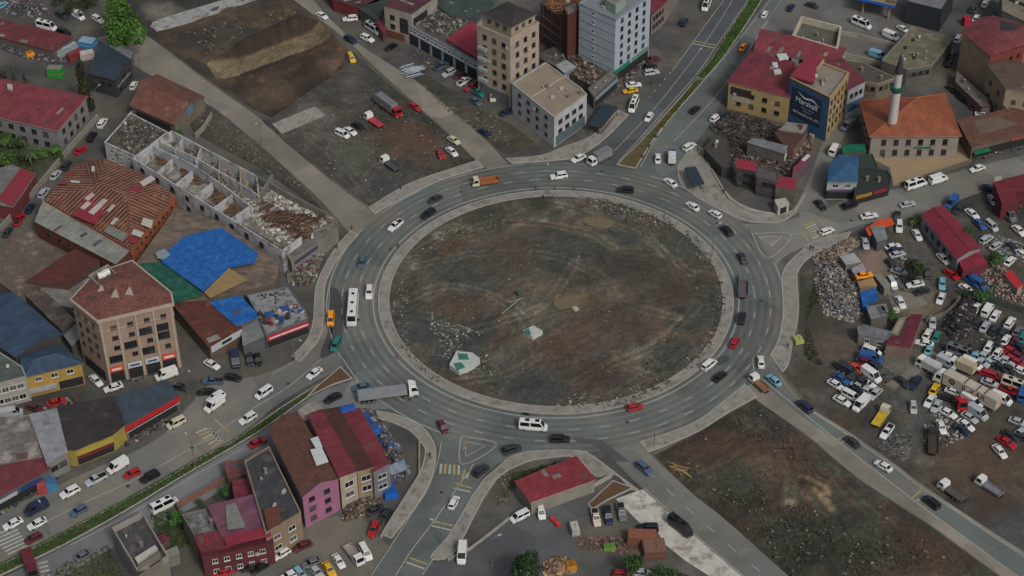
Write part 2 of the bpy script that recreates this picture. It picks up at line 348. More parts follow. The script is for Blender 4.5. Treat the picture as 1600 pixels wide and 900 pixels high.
rough_sheet('dirt_parking_lot', W2(spline([(425, 186), (470, 152), (532, 108), (545, 78), (580, 108), (632, 152), (700, 209), (742, 250)], 3)+spline([(742, 251), (700, 264), (637, 287), (577, 322)], 3)+spline([(568, 316), (500, 262), (446, 222), (405, 188)], 3)), .03, .85, .12, ['2e302b', '37352f', '3f372e', '363734', '45423b'], tracks=[[(470, 200), (520, 215), (600, 220), (680, 215), (730, 245)], [(560, 300), (590, 260), (640, 235), (700, 240)], [(480, 210), (540, 260), (580, 310)], [(620, 160), (640, 200), (620, 240)]], patches=[(640, 215, 12, '4e3a2c'), (560, 240, 9, '4b4d43'), (600, 290, 8, '3b3c3a'), (490, 180, 8, '5c5a54')])
rough_sheet('muddy_verge', W2([(640, 108), (668, 118), (760, 175), (800, 196), (835, 222), (800, 240), (786, 240), (758, 216), (700, 168), (650, 127)]), .03, 1.3, .35, ['33352d', '3d3a31', '47453a'])
rough_sheet('rubble_strip', W2([(292, 172), (328, 165), (400, 222), (462, 280), (500, 322), (515, 345), (460, 300), (405, 262), (345, 232), (300, 205)]), .03, 1.3, .35, ['35342f', '3d3b35', '45423a'])
# island: mounds of tipped earth
ISL = [(p[0], p[1]) for p in ringp(R0-3.7, 0, 357, 118)]
rough_sheet('roundabout_island_earth', ISL, .10, .5, .5, ['3b3e38', '46453c', '4b443a', '50463b', '47483f', '585347'],
    patches=[(700, 390, 5, '503d30'), (685, 368, 2.2, '8f8b80'), (935, 352, 4.5, '6a5e49'), (895, 472, 6, '62583f'), (840, 440, 7, '5c5346'), (800, 400, 12, '463d34'), (1000, 430, 13, '35322a'), (960, 500, 12, '463a31'), (1060, 460, 9, '3e342a'), (720, 480, 8, '4b3e32'), (840, 610, 12, '343a3a'), (660, 520, 7, '3a3f3e'), (880, 545, 9, '4a3a30'), (700, 560, 7, '3c4140'), (930, 585, 9, '42342b'), (1050, 560, 8, '383e39'), (760, 340, 9, '36392c'), (1075, 380, 7, '3b4340'), (840, 322, 6, '343423'), (980, 370, 6, '39413c')],
    tracks=[[(640, 400), (700, 370), (800, 350), (900, 360), (960, 390)], [(650, 420), (740, 400), (850, 400), (930, 430), (980, 480), (1060, 500)], [(640, 510), (720, 520), (800, 500), (860, 470), (900, 410)], [(900, 600), (960, 570), (1030, 540), (1090, 480)], [(700, 600), (780, 590), (850, 560), (930, 560), (1020, 590)], [(830, 320), (900, 330), (1000, 370), (1080, 430)], [(1000, 360), (1040, 400), (1080, 470)], [(640, 470), (690, 450), (760, 460), (820, 500), (840, 560)]],
    mounds=[(970, 420, 6, 1.2), (1000, 440, 5, 1.3), (1040, 430, 5, .9), (940, 450, 4, 1.0), (1070, 470, 5, .9), (745, 540, 4, 1.0), (850, 330, 6, .8), (780, 545, 3, .7), (1020, 480, 5, .8), (900, 510, 5, .5), (660, 430, 4, .5), (1090, 520, 4, .6), (960, 600, 5, .5)], mat=VC('island_soil', sc=1.0, amt=.55, bs=.9))
SEP = W2(spline([(1022, 712), (1075, 684), (1137, 648), (1180, 624)], 3)+[(1255, 678), (1307, 721), (1340, 748), (1382, 776), (1450, 820), (1542, 888), (1580, 915), (1245, 912), (1200, 872), (1128, 808), (1080, 770)])
rough_sheet('wasteland_by_the_se_roads'.replace('_se_', '_'), SEP, .03, .75, .7, ['2d3027', '35352b', '3a3229', '3f342a', '34372d', '403d33'],
    patches=[(1262, 752, 1.1, '7d6a4e'), (1270, 758, 1.3, '86735a'), (1279, 764, 1.3, '8a7556'), (1288, 768, 1.2, '8a7556'), (1291, 777, 1.2, '8f7c5a'), (1272, 775, 1.0, '7d6a4e'), (1281, 782, 1.2, '86735a'), (1290, 790, 1.3, '8a7556'), (1300, 799, 1.2, '8f7c5a'), (1262, 784, .9, '75644c'), (1230, 788, .9, '8a8372'), (1238, 789, .9, '8a8372'), (1195, 725, 3, '5a4c3c'), (1210, 735, 2.5, '5f513f'), (1110, 700, 9, '443126'), (1180, 690, 8, '412f25'), (1200, 740, 7, '554a39'), (1460, 880, 9, '4b3d30'), (1420, 850, 8, '3d2c22'), (1330, 840, 12, '2f3329'), (1240, 715, 6, '4c372a'), (1150, 760, 8, '34382f')],
    tracks=[[(1060, 740), (1100, 720), (1150, 690), (1190, 660)], [(1070, 750), (1120, 740), (1180, 710), (1240, 700)], [(1100, 770), (1160, 740), (1220, 730), (1290, 760)], [(1150, 790), (1200, 760), (1250, 770), (1320, 820), (1400, 850)], [(1200, 850), (1260, 830), (1320, 850), (1380, 890)], [(1170, 660), (1210, 690), (1240, 740), (1230, 790)], [(1300, 740), (1340, 790), (1420, 840), (1500, 890)]],
    mounds=[(1120, 700, 6, 1.0), (1275, 775, 4, 1.3), (1180, 720, 5, .9), (1240, 760, 5, .8), (1350, 800, 6, .6)], mat=VC('waste_soil', sc=1.0, amt=.6, bs=.9))
YARD = W2(spline([(1248, 402), (1285, 385), (1330, 367), (1400, 350), (1440, 338)], 3)+[(1475, 325), (1530, 300), (1640, 270), (1640, 900), (1600, 866), (1440, 757), (1330, 676), (1262, 632), (1224, 583), (1247, 545), (1250, 450)])
rough_sheet('scrapyard_ground', YARD, .03, 1.1, .08, ['363632', '403e38', '474239', '3e403e', '4d4942'], tracks=[[(1420, 600), (1430, 640), (1440, 690), (1480, 730), (1560, 740), (1600, 730)], [(1400, 600), (1410, 650), (1425, 700), (1460, 745)], [(1560, 690), (1520, 720), (1440, 720)], [(1600, 780), (1540, 730), (1490, 720)], [(1415, 360), (1430, 420), (1460, 470)], [(1290, 480), (1278, 520), (1290, 560)], [(1300, 480), (1290, 520), (1302, 560)]], patches=[(1284, 528, 1.2, '6b6254'), (1286, 538, 1.2, '6b6254'), (1294, 526, 1.2, '6b6254'), (1295, 537, 1.2, '6f6657'), (1304, 528, 1.2, '6b6254'), (1305, 539, 1.2, '6b6254'), (1314, 533, 1.2, '6f6657'), (1316, 544, 1.2, '6b6254'), (1300, 552, 1.6, '6f685b'), (1320, 556, 1.6, '6f685b'), (1300, 540, 7, '4b4236'), (1270, 470, 8, '2f3028'), (1275, 505, 7, '35332a'), (1530, 720, 16, '4c3d2e'), (1450, 640, 9, '464845'), (1400, 690, 8, '3f4240'), (1270, 590, 6, '3b362d'), (1320, 660, 5, '43382c'), (1450, 350, 4, '8a7f6a'), (1375, 400, 5, '7d6a5e'), (1360, 420, 5, '7b685a'), (1395, 430, 4, '7c6e5c'), (1440, 480, 8, '6a5f50'), (1420, 570, 6, '615d53'), (1560, 800, 9, '3a2d24'), (1590, 830, 8, '43474a')], mat=VC('yard_soil', sc=1.0, amt=.35, bs=.4))
sheet('mosque_courtyard', W2([(1355, 225), (1366, 250), (1390, 262), (1396, 290), (1410, 290), (1465, 274), (1518, 252), (1502, 222), (1480, 205)]), .05, M('8b7a5e', name='paving_tan', sc=.2, amt=.12))
sheet('concrete_yard', W2([(962, 780), (1004, 765), (1050, 804), (1087, 836), (1160, 899), (1165, 905), (1115, 905), (1070, 876), (1040, 852), (1022, 824), (1000, 818), (982, 800)]), .1, M('b0ada5', name='poured_concrete', sc=.15, amt=.18, dirt='7d776b'))
sheet('lower_yard', W2([(832, 792), (928, 752), (960, 741), (948, 762), (922, 790), (917, 808), (908, 826), (905, 905), (640, 905), (672, 880), (722, 872), (760, 828), (795, 800)]), .04, ROAD('4c4e4f', .2))
sheet('bottom_yard', W2([(590, 905), (612, 862), (600, 846), (560, 800), (500, 812), (430, 850), (330, 905)]), .02, ROAD('54534f', .25, '6a655a', .5))
# roads ---------------------------------------------------------------
A1 = ROAD('545b58', .16, '66645e', .6); A2 = ROAD('45494b', .16); A3 = ROAD('62635f', .18, '726e64', .55); A4 = ROAD('777267', .2, '67645b', .56, 'dusty_road'); A5 = ROAD('545b58', .16, '68655e', .56, 'asphalt', R0+.25)
annulus('ring_gutter', R0-.9, R0+14.0, .030, ROAD('504f4b', .2))
annulus('ring_road', R0-.9, R0+11.95, .1, A5)
def road(name, L, R, z, mat, per=5):
    sheet(name, W2(spline(L, per)+spline(R, per)[::-1]), z, mat)
road('dusty_road_to_upper_left', [(210, 40), (325, 128), (400, 181), (445, 222), (500, 268), (574, 328)], [(150, 60), (225, 112), (325, 163), (400, 222), (462, 277), (500, 312), (550, 362)], .046, A4)
sheet('road_mouth_left', W2([(500, 268), (574, 326), (600, 330), (560, 380), (546, 364), (500, 312)]), .048, A4)
road('dusty_road_to_top', [(440, -14), (540, 61), (580, 100), (638, 152), (700, 208), (748, 254), (775, 272)], [(478, -14), (516, 30), (562, 70), (650, 127), (708, 175), (762, 222), (795, 258), (815, 272)], .050, A4)
road('carriageway_from_upper_right', [(1140, -20), (1076, 75), (1048, 112), (1010, 158), (978, 188), (945, 220), (900, 252), (880, 272)], [(1178, -14), (1124, 65), (1088, 117), (1051, 160), (996, 222), (962, 262), (945, 290), (930, 300)], .064, A2)
road('carriageway_to_upper_right', [(1208, -14), (1150, 66), (1103, 121), (1037, 200), (998, 262), (985, 280), (985, 300)], [(1238, -14), (1192, 45), (1160, 100), (1132, 150), (1105, 200), (1078, 235), (1062, 262), (1075, 310)], .068, A1)
sheet('forecourt_upper_right', W2([(1200, 0), (1238, -20), (1430, -20), (1420, 90), (1330, 100), (1180, 55)]), .02, ROAD('5e5d59', .2))
road('east_road', [(1165, 350), (1200, 350), (1222, 347), (1250, 338), (1290, 327), (1345, 302), (1410, 294), (1520, 262), (1620, 238)], [(1180, 440), (1208, 425), (1225, 400), (1255, 385), (1300, 369), (1345, 352), (1420, 341), (1520, 305), (1620, 272)], .072, A3)
sheet('side_street', W2([(1236, 338), (1262, 285), (1292, 205), (1300, 180), (1330, 190), (1300, 250), (1285, 300), (1295, 328), (1268, 340)]), .058, A3)
road('carriageway_lower_left_upper', [(527, 440), (508, 490), (488, 530), (455, 565), (400, 588), (330, 600), (290, 640), (240, 690), (120, 745), (0, 800), (-30, 812)], [(560, 470), (566, 540), (540, 572), (505, 590), (440, 628), (365, 686), (305, 717), (245, 752), (150, 804), (0, 880), (-30, 895)], .076, A3)
road('carriageway_lower_left_lower', [(600, 585), (550, 596), (490, 619), (400, 681), (362, 703), (287, 748), (200, 800), (100, 855), (-20, 915)], [(640, 640), (590, 640), (550, 655), (500, 675), (430, 715), (345, 768), (275, 808), (172, 858), (80, 915)], .080, ROAD('686b6b', .16))
road('south_road', [(640, 640), (662, 662), (684, 700), (676, 750), (650, 795), (612, 847), (565, 915)], [(905, 690), (830, 700), (800, 712), (760, 740), (737, 775), (700, 837), (655, 915)], .084, A1)
road('southeast_road', [(925, 680), (945, 705), (1000, 760), (1060, 812), (1170, 915)], [(1000, 680), (1012, 706), (1080, 770), (1128, 808), (1200, 872), (1245, 912)], .088, A3)
road('far_southeast_road', [(1155, 560), (1165, 602), (1180, 624), (1255, 676), (1307, 720), (1340, 747), (1382, 775), (1450, 818), (1545, 888), (1590, 920)], [(1215, 540), (1212, 570), (1222, 588), (1260, 633), (1330, 678), (1400, 727), (1440, 757), (1530, 818), (1650, 895)], .092, A4)
road('far_southeast_road_asphalt', [(1178, 560), (1182, 590), (1245, 645), (1311, 692), (1425, 780), (1500, 836), (1620, 925)], [(1213, 560), (1220, 592), (1256, 635), (1326, 681), (1396, 730), (1436, 760), (1526, 821), (1645, 898)], .096, A1)
sheet('garden_ground', W2([(-30, 330), (-30, 205), (88, 212), (106, 224), (50, 288), (20, 322)]), .02, M('3a4230', name='garden_soil', sc=.4, amt=.4, dirt='4c483a'))
sheet('dark_asphalt_patch', W2(spline([(512, 452), (524, 450), (534, 470), (536, 515), (528, 545), (500, 560), (512, 520)], 3)), .103, ROAD('3b3d3e', .2))
sheet('dark_asphalt_patch', W2([(897, 684), (940, 688), (985, 722), (960, 722), (925, 694), (900, 692)]), .103, ROAD('46484a', .2))
sheet('oily_patch', W2(spline([(1118, 560), (1135, 556), (1140, 562), (1128, 570), (1116, 572)], 3)), .103, ROAD('3f3f3f', .3))
for q in ([(1382, 602), (1400, 592), (1412, 598), (1398, 610)], [(1405, 588), (1428, 572), (1444, 562), (1450, 572), (1432, 588), (1418, 596)], [(1440, 560), (1455, 548), (1466, 556), (1452, 570)], [(1385, 452), (1440, 462), (1450, 476), (1410, 488), (1392, 476)]): sheet('broken_slab', W2(q), .2, M('6f6b61', name='yard_slab', sc=.3, amt=.2))
# raised pavements -----------------------------------------------------
PAV = M('86837b', name='pavement_concrete', sc=.3, amt=.2, dirt='66635a', slab=1.6); KERB = M('928f87', name='kerb_stone', sc=.8, amt=.15)
def pavement(name, pts, mat=PAV, h=.15, z0=0.05):
    P = W2(pts)
    if not ccw(P): P = P[::-1]
    cx = Vector((sum(p[0] for p in P)/len(P), sum(p[1] for p in P)/len(P), 0)); Q = [(p[0]-cx.x, p[1]-cx.y) for p in P]
    mb = MB(); n = len(Q)
    for i in range(n): a, b = Q[i], Q[(i+1) % n]; mb.face([(*a, -z0), (*b, -z0), (*b, h), (*a, h)], 1)
    v, _, f, *_ = delaunay_2d_cdt([Vector(q) for q in Q], [], [list(range(n))], 1, 1e-5)
    for t in f:
        if (v[t[1]]-v[t[0]]).cross(v[t[2]]-v[t[0]]) < 0: t = t[::-1]
        mb.face([(v[i].x, v[i].y, h) for i in t], 0)
    o = mb.build(name, [mat, KERB], None, (cx.x, cx.y, z0)); tag(o, kind='structure')
    # kerb band 3 mm proud
    kb = MB()
    inset = []
    for i in range(n):
        a, b, c = Vector(Q[i-1]), Vector(Q[i]), Vector(Q[(i+1) % n]); d1 = (b-a).normalized(); d2 = (c-b).normalized()
        nn = Vector((-(d1+d2).y, (d1+d2).x))
        nn = nn.normalized() if nn.length > .05 else Vector((-d1.y, d1.x))
        k = 1/max(.5, nn.dot(Vector((-d1.y, d1.x)))); inset.append(b+nn*.28*k)
    for i in range(n): j = (i+1) % n; kb.face([(*Q[i], h+.004), (*Q[j], h+.004), (*inset[j], h+.004), (*inset[i], h+.004)])
    kb.build('kerb', [KERB], o)
    return o
annulus('island_pavement', R0-3.8, R0-1.0, .20, PAV, zin=0.0)
annulus('island_kerb', R0-1.25, R0-.98, .206, KERB)
annulus('island_inner_edge', R0-3.8, R0-3.6, .206, KERB)
sp = spline
pavement('pavement_upper_left', sp([(576, 325), (637, 288), (700, 266), (746, 251)], 4)+sp([(756, 262), (687, 283), (625, 313), (586, 335)], 4))
pavement('pavement_left', sp([(548, 361), (526, 385), (507, 416), (493, 450), (489, 500), (480, 530), (455, 558)], 4)+sp([(468, 566), (497, 534), (506, 500), (508, 450), (518, 424), (535, 396), (560, 368)], 4))
pavement('pavement_top', sp([(790, 248), (845, 243), (880, 230), (925, 212), (965, 172)], 4)+sp([(982, 180), (945, 218), (905, 244), (872, 251), (800, 256)], 4))
pavement('pavement_right_of_avenue', sp([(1075, 236), (1098, 232), (1112, 267), (1132, 297), (1155, 318), (1200, 333), (1236, 330), (1252, 308)], 4)+sp([(1262, 300), (1240, 335), (1220, 347), (1200, 349), (1162, 345), (1125, 329), (1084, 306), (1063, 287), (1058, 262)], 4))
pavement('pavement_right', sp([(1330, 362), (1270, 378), (1250, 394), (1229, 414), (1221, 437), (1223, 487), (1216, 530), (1203, 555)], 4)+sp([(1222, 582), (1232, 570), (1240, 530), (1248, 490), (1246, 440), (1248, 424), (1268, 401), (1325, 372)], 4))
pavement('pavement_lower_right', sp([(1164, 600), (1122, 634), (1085, 660), (1040, 678), (1000, 690)], 4)+sp([(1012, 707), (1030, 701), (1095, 673), (1137, 646), (1184, 620)], 4))
pavement('pavement_bottom', sp([(755, 750), (775, 733), (800, 713), (838, 705), (900, 704), (925, 712), (950, 730), (1000, 768)], 4)+sp([(985, 765), (960, 742), (930, 745), (900, 716), (862, 716), (825, 722), (785, 742), (762, 770), (745, 800), (722, 845), (702, 872), (672, 872), (700, 838), (737, 776)], 4))
pavement('pavement_lower_left', sp([(588, 642), (618, 648), (650, 661), (670, 678), (682, 706), (674, 750), (652, 790), (612, 842)], 4)+sp([(596, 836), (617, 800), (640, 762), (656, 738), (664, 706), (655, 690), (640, 674), (612, 661), (590, 655)], 4))
MED = M('6f6a5c', name='median_soil', sc=.5, amt=.3)
pavement('traffic_islet_right', [(1184, 370), (1222, 370), (1206, 386)], CONC2, .12)
# medians
def median(name, pts, soil):
    o = pavement(name, pts, VC('median_soil', amt=.5), .16)
    return o
GR = M('33421f', name='turf', sc=.5, amt=.35, dirt='3f3a26'); CLAY = M('5c432c', name='clay_bed', sc=.6, amt=.35, dirt='46392a')
md1 = sp([(1200, -14), (1160, 48), (1125, 97), (1100, 125)], 3); md1r = sp([(1180, -14), (1140, 47), (1112, 92), (1088, 122)], 3)
pavement('median_upper_right', md1+md1r[::-1], GR, .16)
pavement('median_upper_right_planted', sp([(1100, 127), (1062, 170), (1028, 210), (1008, 240), (994, 264)], 3)+sp([(963, 258), (1000, 222), (1040, 178), (1087, 125)], 3), M('4a4a2b', name='dry_turf', sc=.5, amt=.35, dirt='5e4028'), .16)
pavement('median_lower_left', sp([(365, 690), (305, 721), (245, 756), (150, 806), (0, 884), (-25, 898)], 3)+sp([(-15, 908), (100, 852), (200, 797), (287, 744), (400, 678), (480, 622)], 3)+sp([(498, 600), (440, 636)], 3), GR, .16)
pavement('median_lower_left_clay', [(482, 620), (500, 600), (532, 573), (551, 592), (520, 602)], CLAY, .16)
pavement('flower_bed_clay', [(958, 751), (990, 763), (948, 783), (925, 798), (918, 788)], CLAY, .16)
# markings -------------------------------------------------------------
WHT, YEL = PAINTLINE('979791'), PAINTLINE('968552')
mk_b = {0: MB(), 1: MB()}
ZM = .109
def strip(pts, wd, c=0, z=ZM):
    P = [Vector(p[:2]) for p in pts]
    for i in range(len(P)-1):
        d = (P[i+1]-P[i]).normalized(); n = Vector((-d.y, d.x))*wd/2
        mk_b[c].face([(*(P[i]-n), z), (*(P[i+1]-n), z), (*(P[i+1]+n), z), (*(P[i]+n), z)])
def dashes(pts, wd, on, off, c=0, z=ZM):
    P = [Vector(p[:2]) for p in pts]; acc = 0.0; run = []
    for i in range(len(P)-1):
        L = (P[i+1]-P[i]).length; k = max(1, int(L/.5))
        for j in range(k):
            q = P[i].lerp(P[i+1], j/k); ph = acc % (on+off)
            if ph < on: run.append(tuple(q))
            else:
                if len(run) > 1: strip(run, wd, c, z)
                run = []
            acc += L/k
    if len(run) > 1: strip(run, wd, c, z)
strip(ringp(R0+.2, 0, 360, 160), .22)
dashes(ringp(R0+4.2, 0, 360, 300), .2, 3.0, 4.3); dashes(ringp(R0+8.0, 3, 363, 300), .2, 3.0, 4.3)
for a0, a1 in ((38, 62), (97, 118), (128, 142), (150, 204), (222, 241), (262, 276), (288, 325), (336, 372)): strip(ringp(R0+11.7, a0, a1), .2)
def line(px, wd=.18, c=0, dash=None):
    P = W2(spline(px, 5))
    dashes(P, wd, dash[0], dash[1], c) if dash else strip(P, wd, c)
line([(1131, 0), (1076, 76), (1050, 112)]); line([(1048, 113), (1012, 156)], .25, 0, (1.5, 2)); line([(1145, 0), (1100, 70), (1025, 167), (960, 236)], .16); line([(1169, 0), (1122, 68), (1087, 118), (1050, 160), (995, 222), (966, 253)])
line([(1200, 33), (1162, 90), (1135, 130), (1100, 172), (1052, 222)], .16); line([(1204, 0), (1150, 68), (1104, 122), (1038, 198), (1000, 262)]); line([(1222, 0), (1190, 45), (1163, 95)], .16)
line([(502, 562), (450, 605), (400, 636), (317, 690), (212, 749), (140, 782), (60, 822)], .18); line([(515, 450), (512, 490), (500, 525), (458, 566), (425, 585)], .16); line([(382, 700), (290, 752), (205, 803), (110, 852)], .16)
line([(535, 560), (560, 598)], .18); line([(1200, 600), (1311, 691), (1425, 780), (1500, 835), (1600, 908)], .2); line([(1268, 643), (1330, 684), (1400, 733), (1440, 763), (1530, 824), (1620, 884)], .16)
line([(1176, 560), (1180, 585), (1200, 600)], .16); line([(740, 725), (713, 765), (680, 812), (645, 858), (618, 900)], .2); line([(760, 745), (735, 782), (700, 840), (660, 898)], .18); line([(690, 690), (684, 720), (668, 765), (640, 808), (610, 855), (580, 900)], .16)
line([(1010, 735), (1080, 800), (1150, 862), (1195, 900)], .18, 0, (3, 4)); line([(1175, 366), (1237, 366), (1200, 404), (1175, 366)], .2); line([(1237, 366), (1290, 362)], .16); line([(1176, 366), (1160, 345)], .18, 0, (1.6, 1.6))
line([(720, 682), (776, 695), (722, 726), (720, 682)], .2); strip(W2([(727, 690), (758, 697), (728, 714), (727, 690)]), .14, 0); strip(W2([(724, 704), (730, 690)]), .25, 1); line([(1290, 372), (1240, 392), (1212, 410)], .16)
def zebra(a, b, c, d, n, cols, fr=.5):
    """stripes run from edge ab to edge cd (photo corners in order)"""
    for i in range(n):
        t0, t1 = i/n, (i+fr)/n; l = lambda p, q, t: (p[0]+(q[0]-p[0])*t, p[1]+(q[1]-p[1])*t)
        q = [l(a, b, t0), l(a, b, t1), l(d, c, t1), l(d, c, t0)]; w_ = [(*S(*p)[:2], ZM) for p in q]
        if not ccw(w_): w_ = w_[::-1]
        mk_b[cols[i % len(cols)]].face(w_)
zebra((688, 725), (722, 728), (722, 743), (686, 740), 5, (0, 1)); zebra((724, 735), (742, 730), (734, 748), (720, 748), 2, (1, 0))
zebra((1256, 352), (1271, 376), (1285, 369), (1272, 346), 6, (1, 0), .55); zebra((305, 676), (335, 703), (352, 692), (325, 668), 6, (0, 1), .45)
zebra((-14, 838), (16, 870), (46, 856), (24, 822), 7, (0,)); zebra((60, 880), (66, 905), (80, 903), (74, 876), 4, (0,))
for a, b, c in (((712, 756), (737, 763), 1), ((708, 763), (735, 769), 0), ((678, 815), (708, 822), 1), ((675, 822), (705, 829), 0), ((640, 872), (667, 882), 1), ((635, 879), (663, 889), 0), ((1310, 687), (1322, 680), 1), ((1315, 692), (1328, 684), 0), ((1426, 778), (1440, 766), 1), ((1433, 783), (1448, 773), 0), ((1082, 64), (1118, 71), 1), ((1080, 68), (1115, 75), 0), ((1280, 343), (1288, 352), 1), ((1255, 367), (1264, 378), 1), ((336, 656), (358, 676), 1), ((325, 668), (345, 690), 0)):
    strip(W2([a, b]), .42, c)
mo = mk_b[0].build('white_road_marking', [WHT]); tag(mo, kind='structure'); mo = mk_b[1].build('yellow_road_marking', [YEL]); tag(mo, kind='structure')
def grass(name, px, n, c, label, zb=.2, h=.35):
    P = W2(px); A = np.array(P); x0, y0 = A.min(0); x1, y1 = A.max(0); X = RNG.uniform(x0, x1, n*6); Y = RNG.uniform(y0, y1, n*6)
    m = inside(X, Y, P) & (edist(X, Y, P) > .25); X, Y = X[m][:n], Y[m][:n]; k = len(X); v = []; f = []; col = []; L = np.array(lin(c))
    for i in range(k):
        for _ in range(3):
            a = random.uniform(0, math.tau); s = random.uniform(.12, .3); hh = h*random.uniform(.4, 1.2); dx, dy = math.cos(a)*s, math.sin(a)*s
            b = len(v); v += [(X[i]-dx, Y[i]-dy, zb), (X[i]+dx, Y[i]+dy, zb), (X[i]+random.uniform(-.2, .2), Y[i]+random.uniform(-.2, .2), zb+hh)]; f.append((b, b+1, b+2)); cc = L*random.uniform(.6, 1.5); col += [cc]*3
    o = ob(name, mk(name, v, f, VC('grass_blades', sc=1, amt=.2, bs=0), col=np.array(col))); tag(o, label, 'grass', None, 'stuff')
grass('median_grass', md1+md1r[::-1], 5200, '44602a', 'green grass on the upper right road median')
grass('median_grass', [(365, 688), (150, 804), (0, 881), (-12, 905), (100, 853), (287, 745), (400, 679), (480, 622), (498, 602)], 7000, '3d5628', 'green grass on the lower left road median')
grass('median_grass', [(1100, 125), (1028, 210), (998, 255), (1022, 205), (1088, 124)], 1500, '47562b', 'thin grass on the median tip by the roundabout')
for px, n in (([(232, 805), (283, 790), (305, 848), (262, 868)], 900), ([(-12, 330), (-12, 205), (88, 210), (108, 224), (40, 275)], 2200), ([(790, 770), (845, 735), (900, 712), (800, 740)], 500), ([(100, 880), (170, 850), (200, 905), (60, 905)], 500)):
    grass('weeds', px, n, '3f4f28', {900: 'rough weeds in the walled garden at lower left', 2200: 'undergrowth by the left edge wall', 500: 'weeds on waste ground'}[n] + (' beside the red shed' if px[0][0] == 790 else ' below the lower left road' if px[0][0] == 100 else ''), .03, .5)

for nm, px, n, c, lb, h in (('weeds', [(930, 400), (990, 390), (1050, 410), (1040, 440), (970, 450)], 420, '3a4028', 'dark weeds on the earth mounds right of centre on the island', .4), ('weeds', [(700, 350), (850, 306), (900, 312), (850, 335), (740, 372), (700, 400)], 420, '3a4226', 'weeds along the upper left part of the island', .35), ('weeds', [(1020, 540), (1100, 480), (1110, 520), (1060, 580), (1000, 590)], 300, '3c432c', 'weeds at the lower right of the island', .35), ('weeds', [(1100, 790), (1200, 740), (1350, 850), (1480, 895), (1270, 895)], 900, '3b4229', 'patchy weeds over the middle of the lower right wasteland', .4), ('weeds', [(1262, 505), (1285, 460), (1275, 440), (1262, 470), (1255, 560), (1290, 580)], 300, '3c4428', 'weeds on the slope beside the right pavement', .45)):
    grass(nm, px, n, c, lb, .35, h)
PUD = solid('muddy_water', '6b5f49', .12)
for px, lb in (([(912, 345), (930, 342), (955, 347), (958, 355), (940, 361), (915, 353)], 'upper'), ([(868, 472), (890, 465), (905, 470), (903, 480), (880, 486), (866, 482)], 'middle')): sheet('muddy_puddle', W2(spline(px, 4, True)), .62, PUD)
for x, y in ((940, 268), (610, 390), (560, 500), (640, 625), (980, 660), (1190, 470), (1010, 200), (690, 770), (1330, 345), (450, 600), (200, 760), (1120, 350), (720, 300), (300, 700)):
    p = S(x, y); g = MB(); g.prism([(p.x+.45*math.cos(a*math.pi/6), p.y+.45*math.sin(a*math.pi/6)) for a in range(12)], .1, .116); o = g.build('manhole_cover', [solid('cast_iron', '33322f', .6)]); tag(o, kind='structure')
# ------------------------------------------------------------------ buildings
def poly_inset(P, d):
    n = len(P); out = []
    for i in range(n):
        a, b, c = Vector(P[i-1][:2]), Vector(P[i][:2]), Vector(P[(i+1) % n][:2]); d1 = (b-a).normalized(); d2 = (c-b).normalized()
        n1 = Vector((-d1.y, d1.x)); nn = (n1+Vector((-d2.y, d2.x)))
        nn = nn.normalized() if nn.length > .1 else n1
        out.append(tuple(b+nn*d/max(.45, nn.dot(n1))))
    return out
PATCHM = [M(c_, .7, .2, .8, name='patch_sheet') for c_ in ('6e6c68', '5a4038', '4a4a4c', '7d7870', '5e2d33')]
_wm = {}; _pv = {}
def win_mesh(w_, h_, kind='plain'):
    k = (w_, h_, kind)
    if k in _wm: return _wm[k]
    fm = MB(); t = .09
    # frame built proud of the wall, local +Y outward, sill below
    for c, d in (((0, .03, h_-t/2), (w_, .1, t)), ((0, .03, t/2), (w_, .1, t)), ((-w_/2+t/2, .03, h_/2), (t, .1, h_-2*t)), ((w_/2-t/2, .03, h_/2), (t, .1, h_-2*t))): fm.box(c, d)
    if w_ > 1.0: fm.box((0, .03, h_/2), (t*.8, .08, h_-2*t))
    if w_ > 2.4:
        for s in (-1, 1): fm.box((s*w_/4, .03, h_/2), (t*.8, .08, h_-2*t))
    fm.box((0, .08, -.06), (w_+.2, .22, .1))
    g = MB(); g.face([(w_/2-t, .02, t), (-w_/2+t, .02, t), (-w_/2+t, .02, h_-t), (w_/2-t, .02, h_-t)])
    _pv[k] = [mk('pane', g.v, g.f, [m_]) for m_ in (solid('window_glass', '1b2226', .18), solid('curtained_glass', '4a4c4b', .3), solid('window_glass_deep', '101315', .15))]
    _wm[k] = (fm.mesh('window', [DARKFRAME if kind == 'dark' else FRAME]), g.mesh('pane', [GLASS])); return _wm[k]
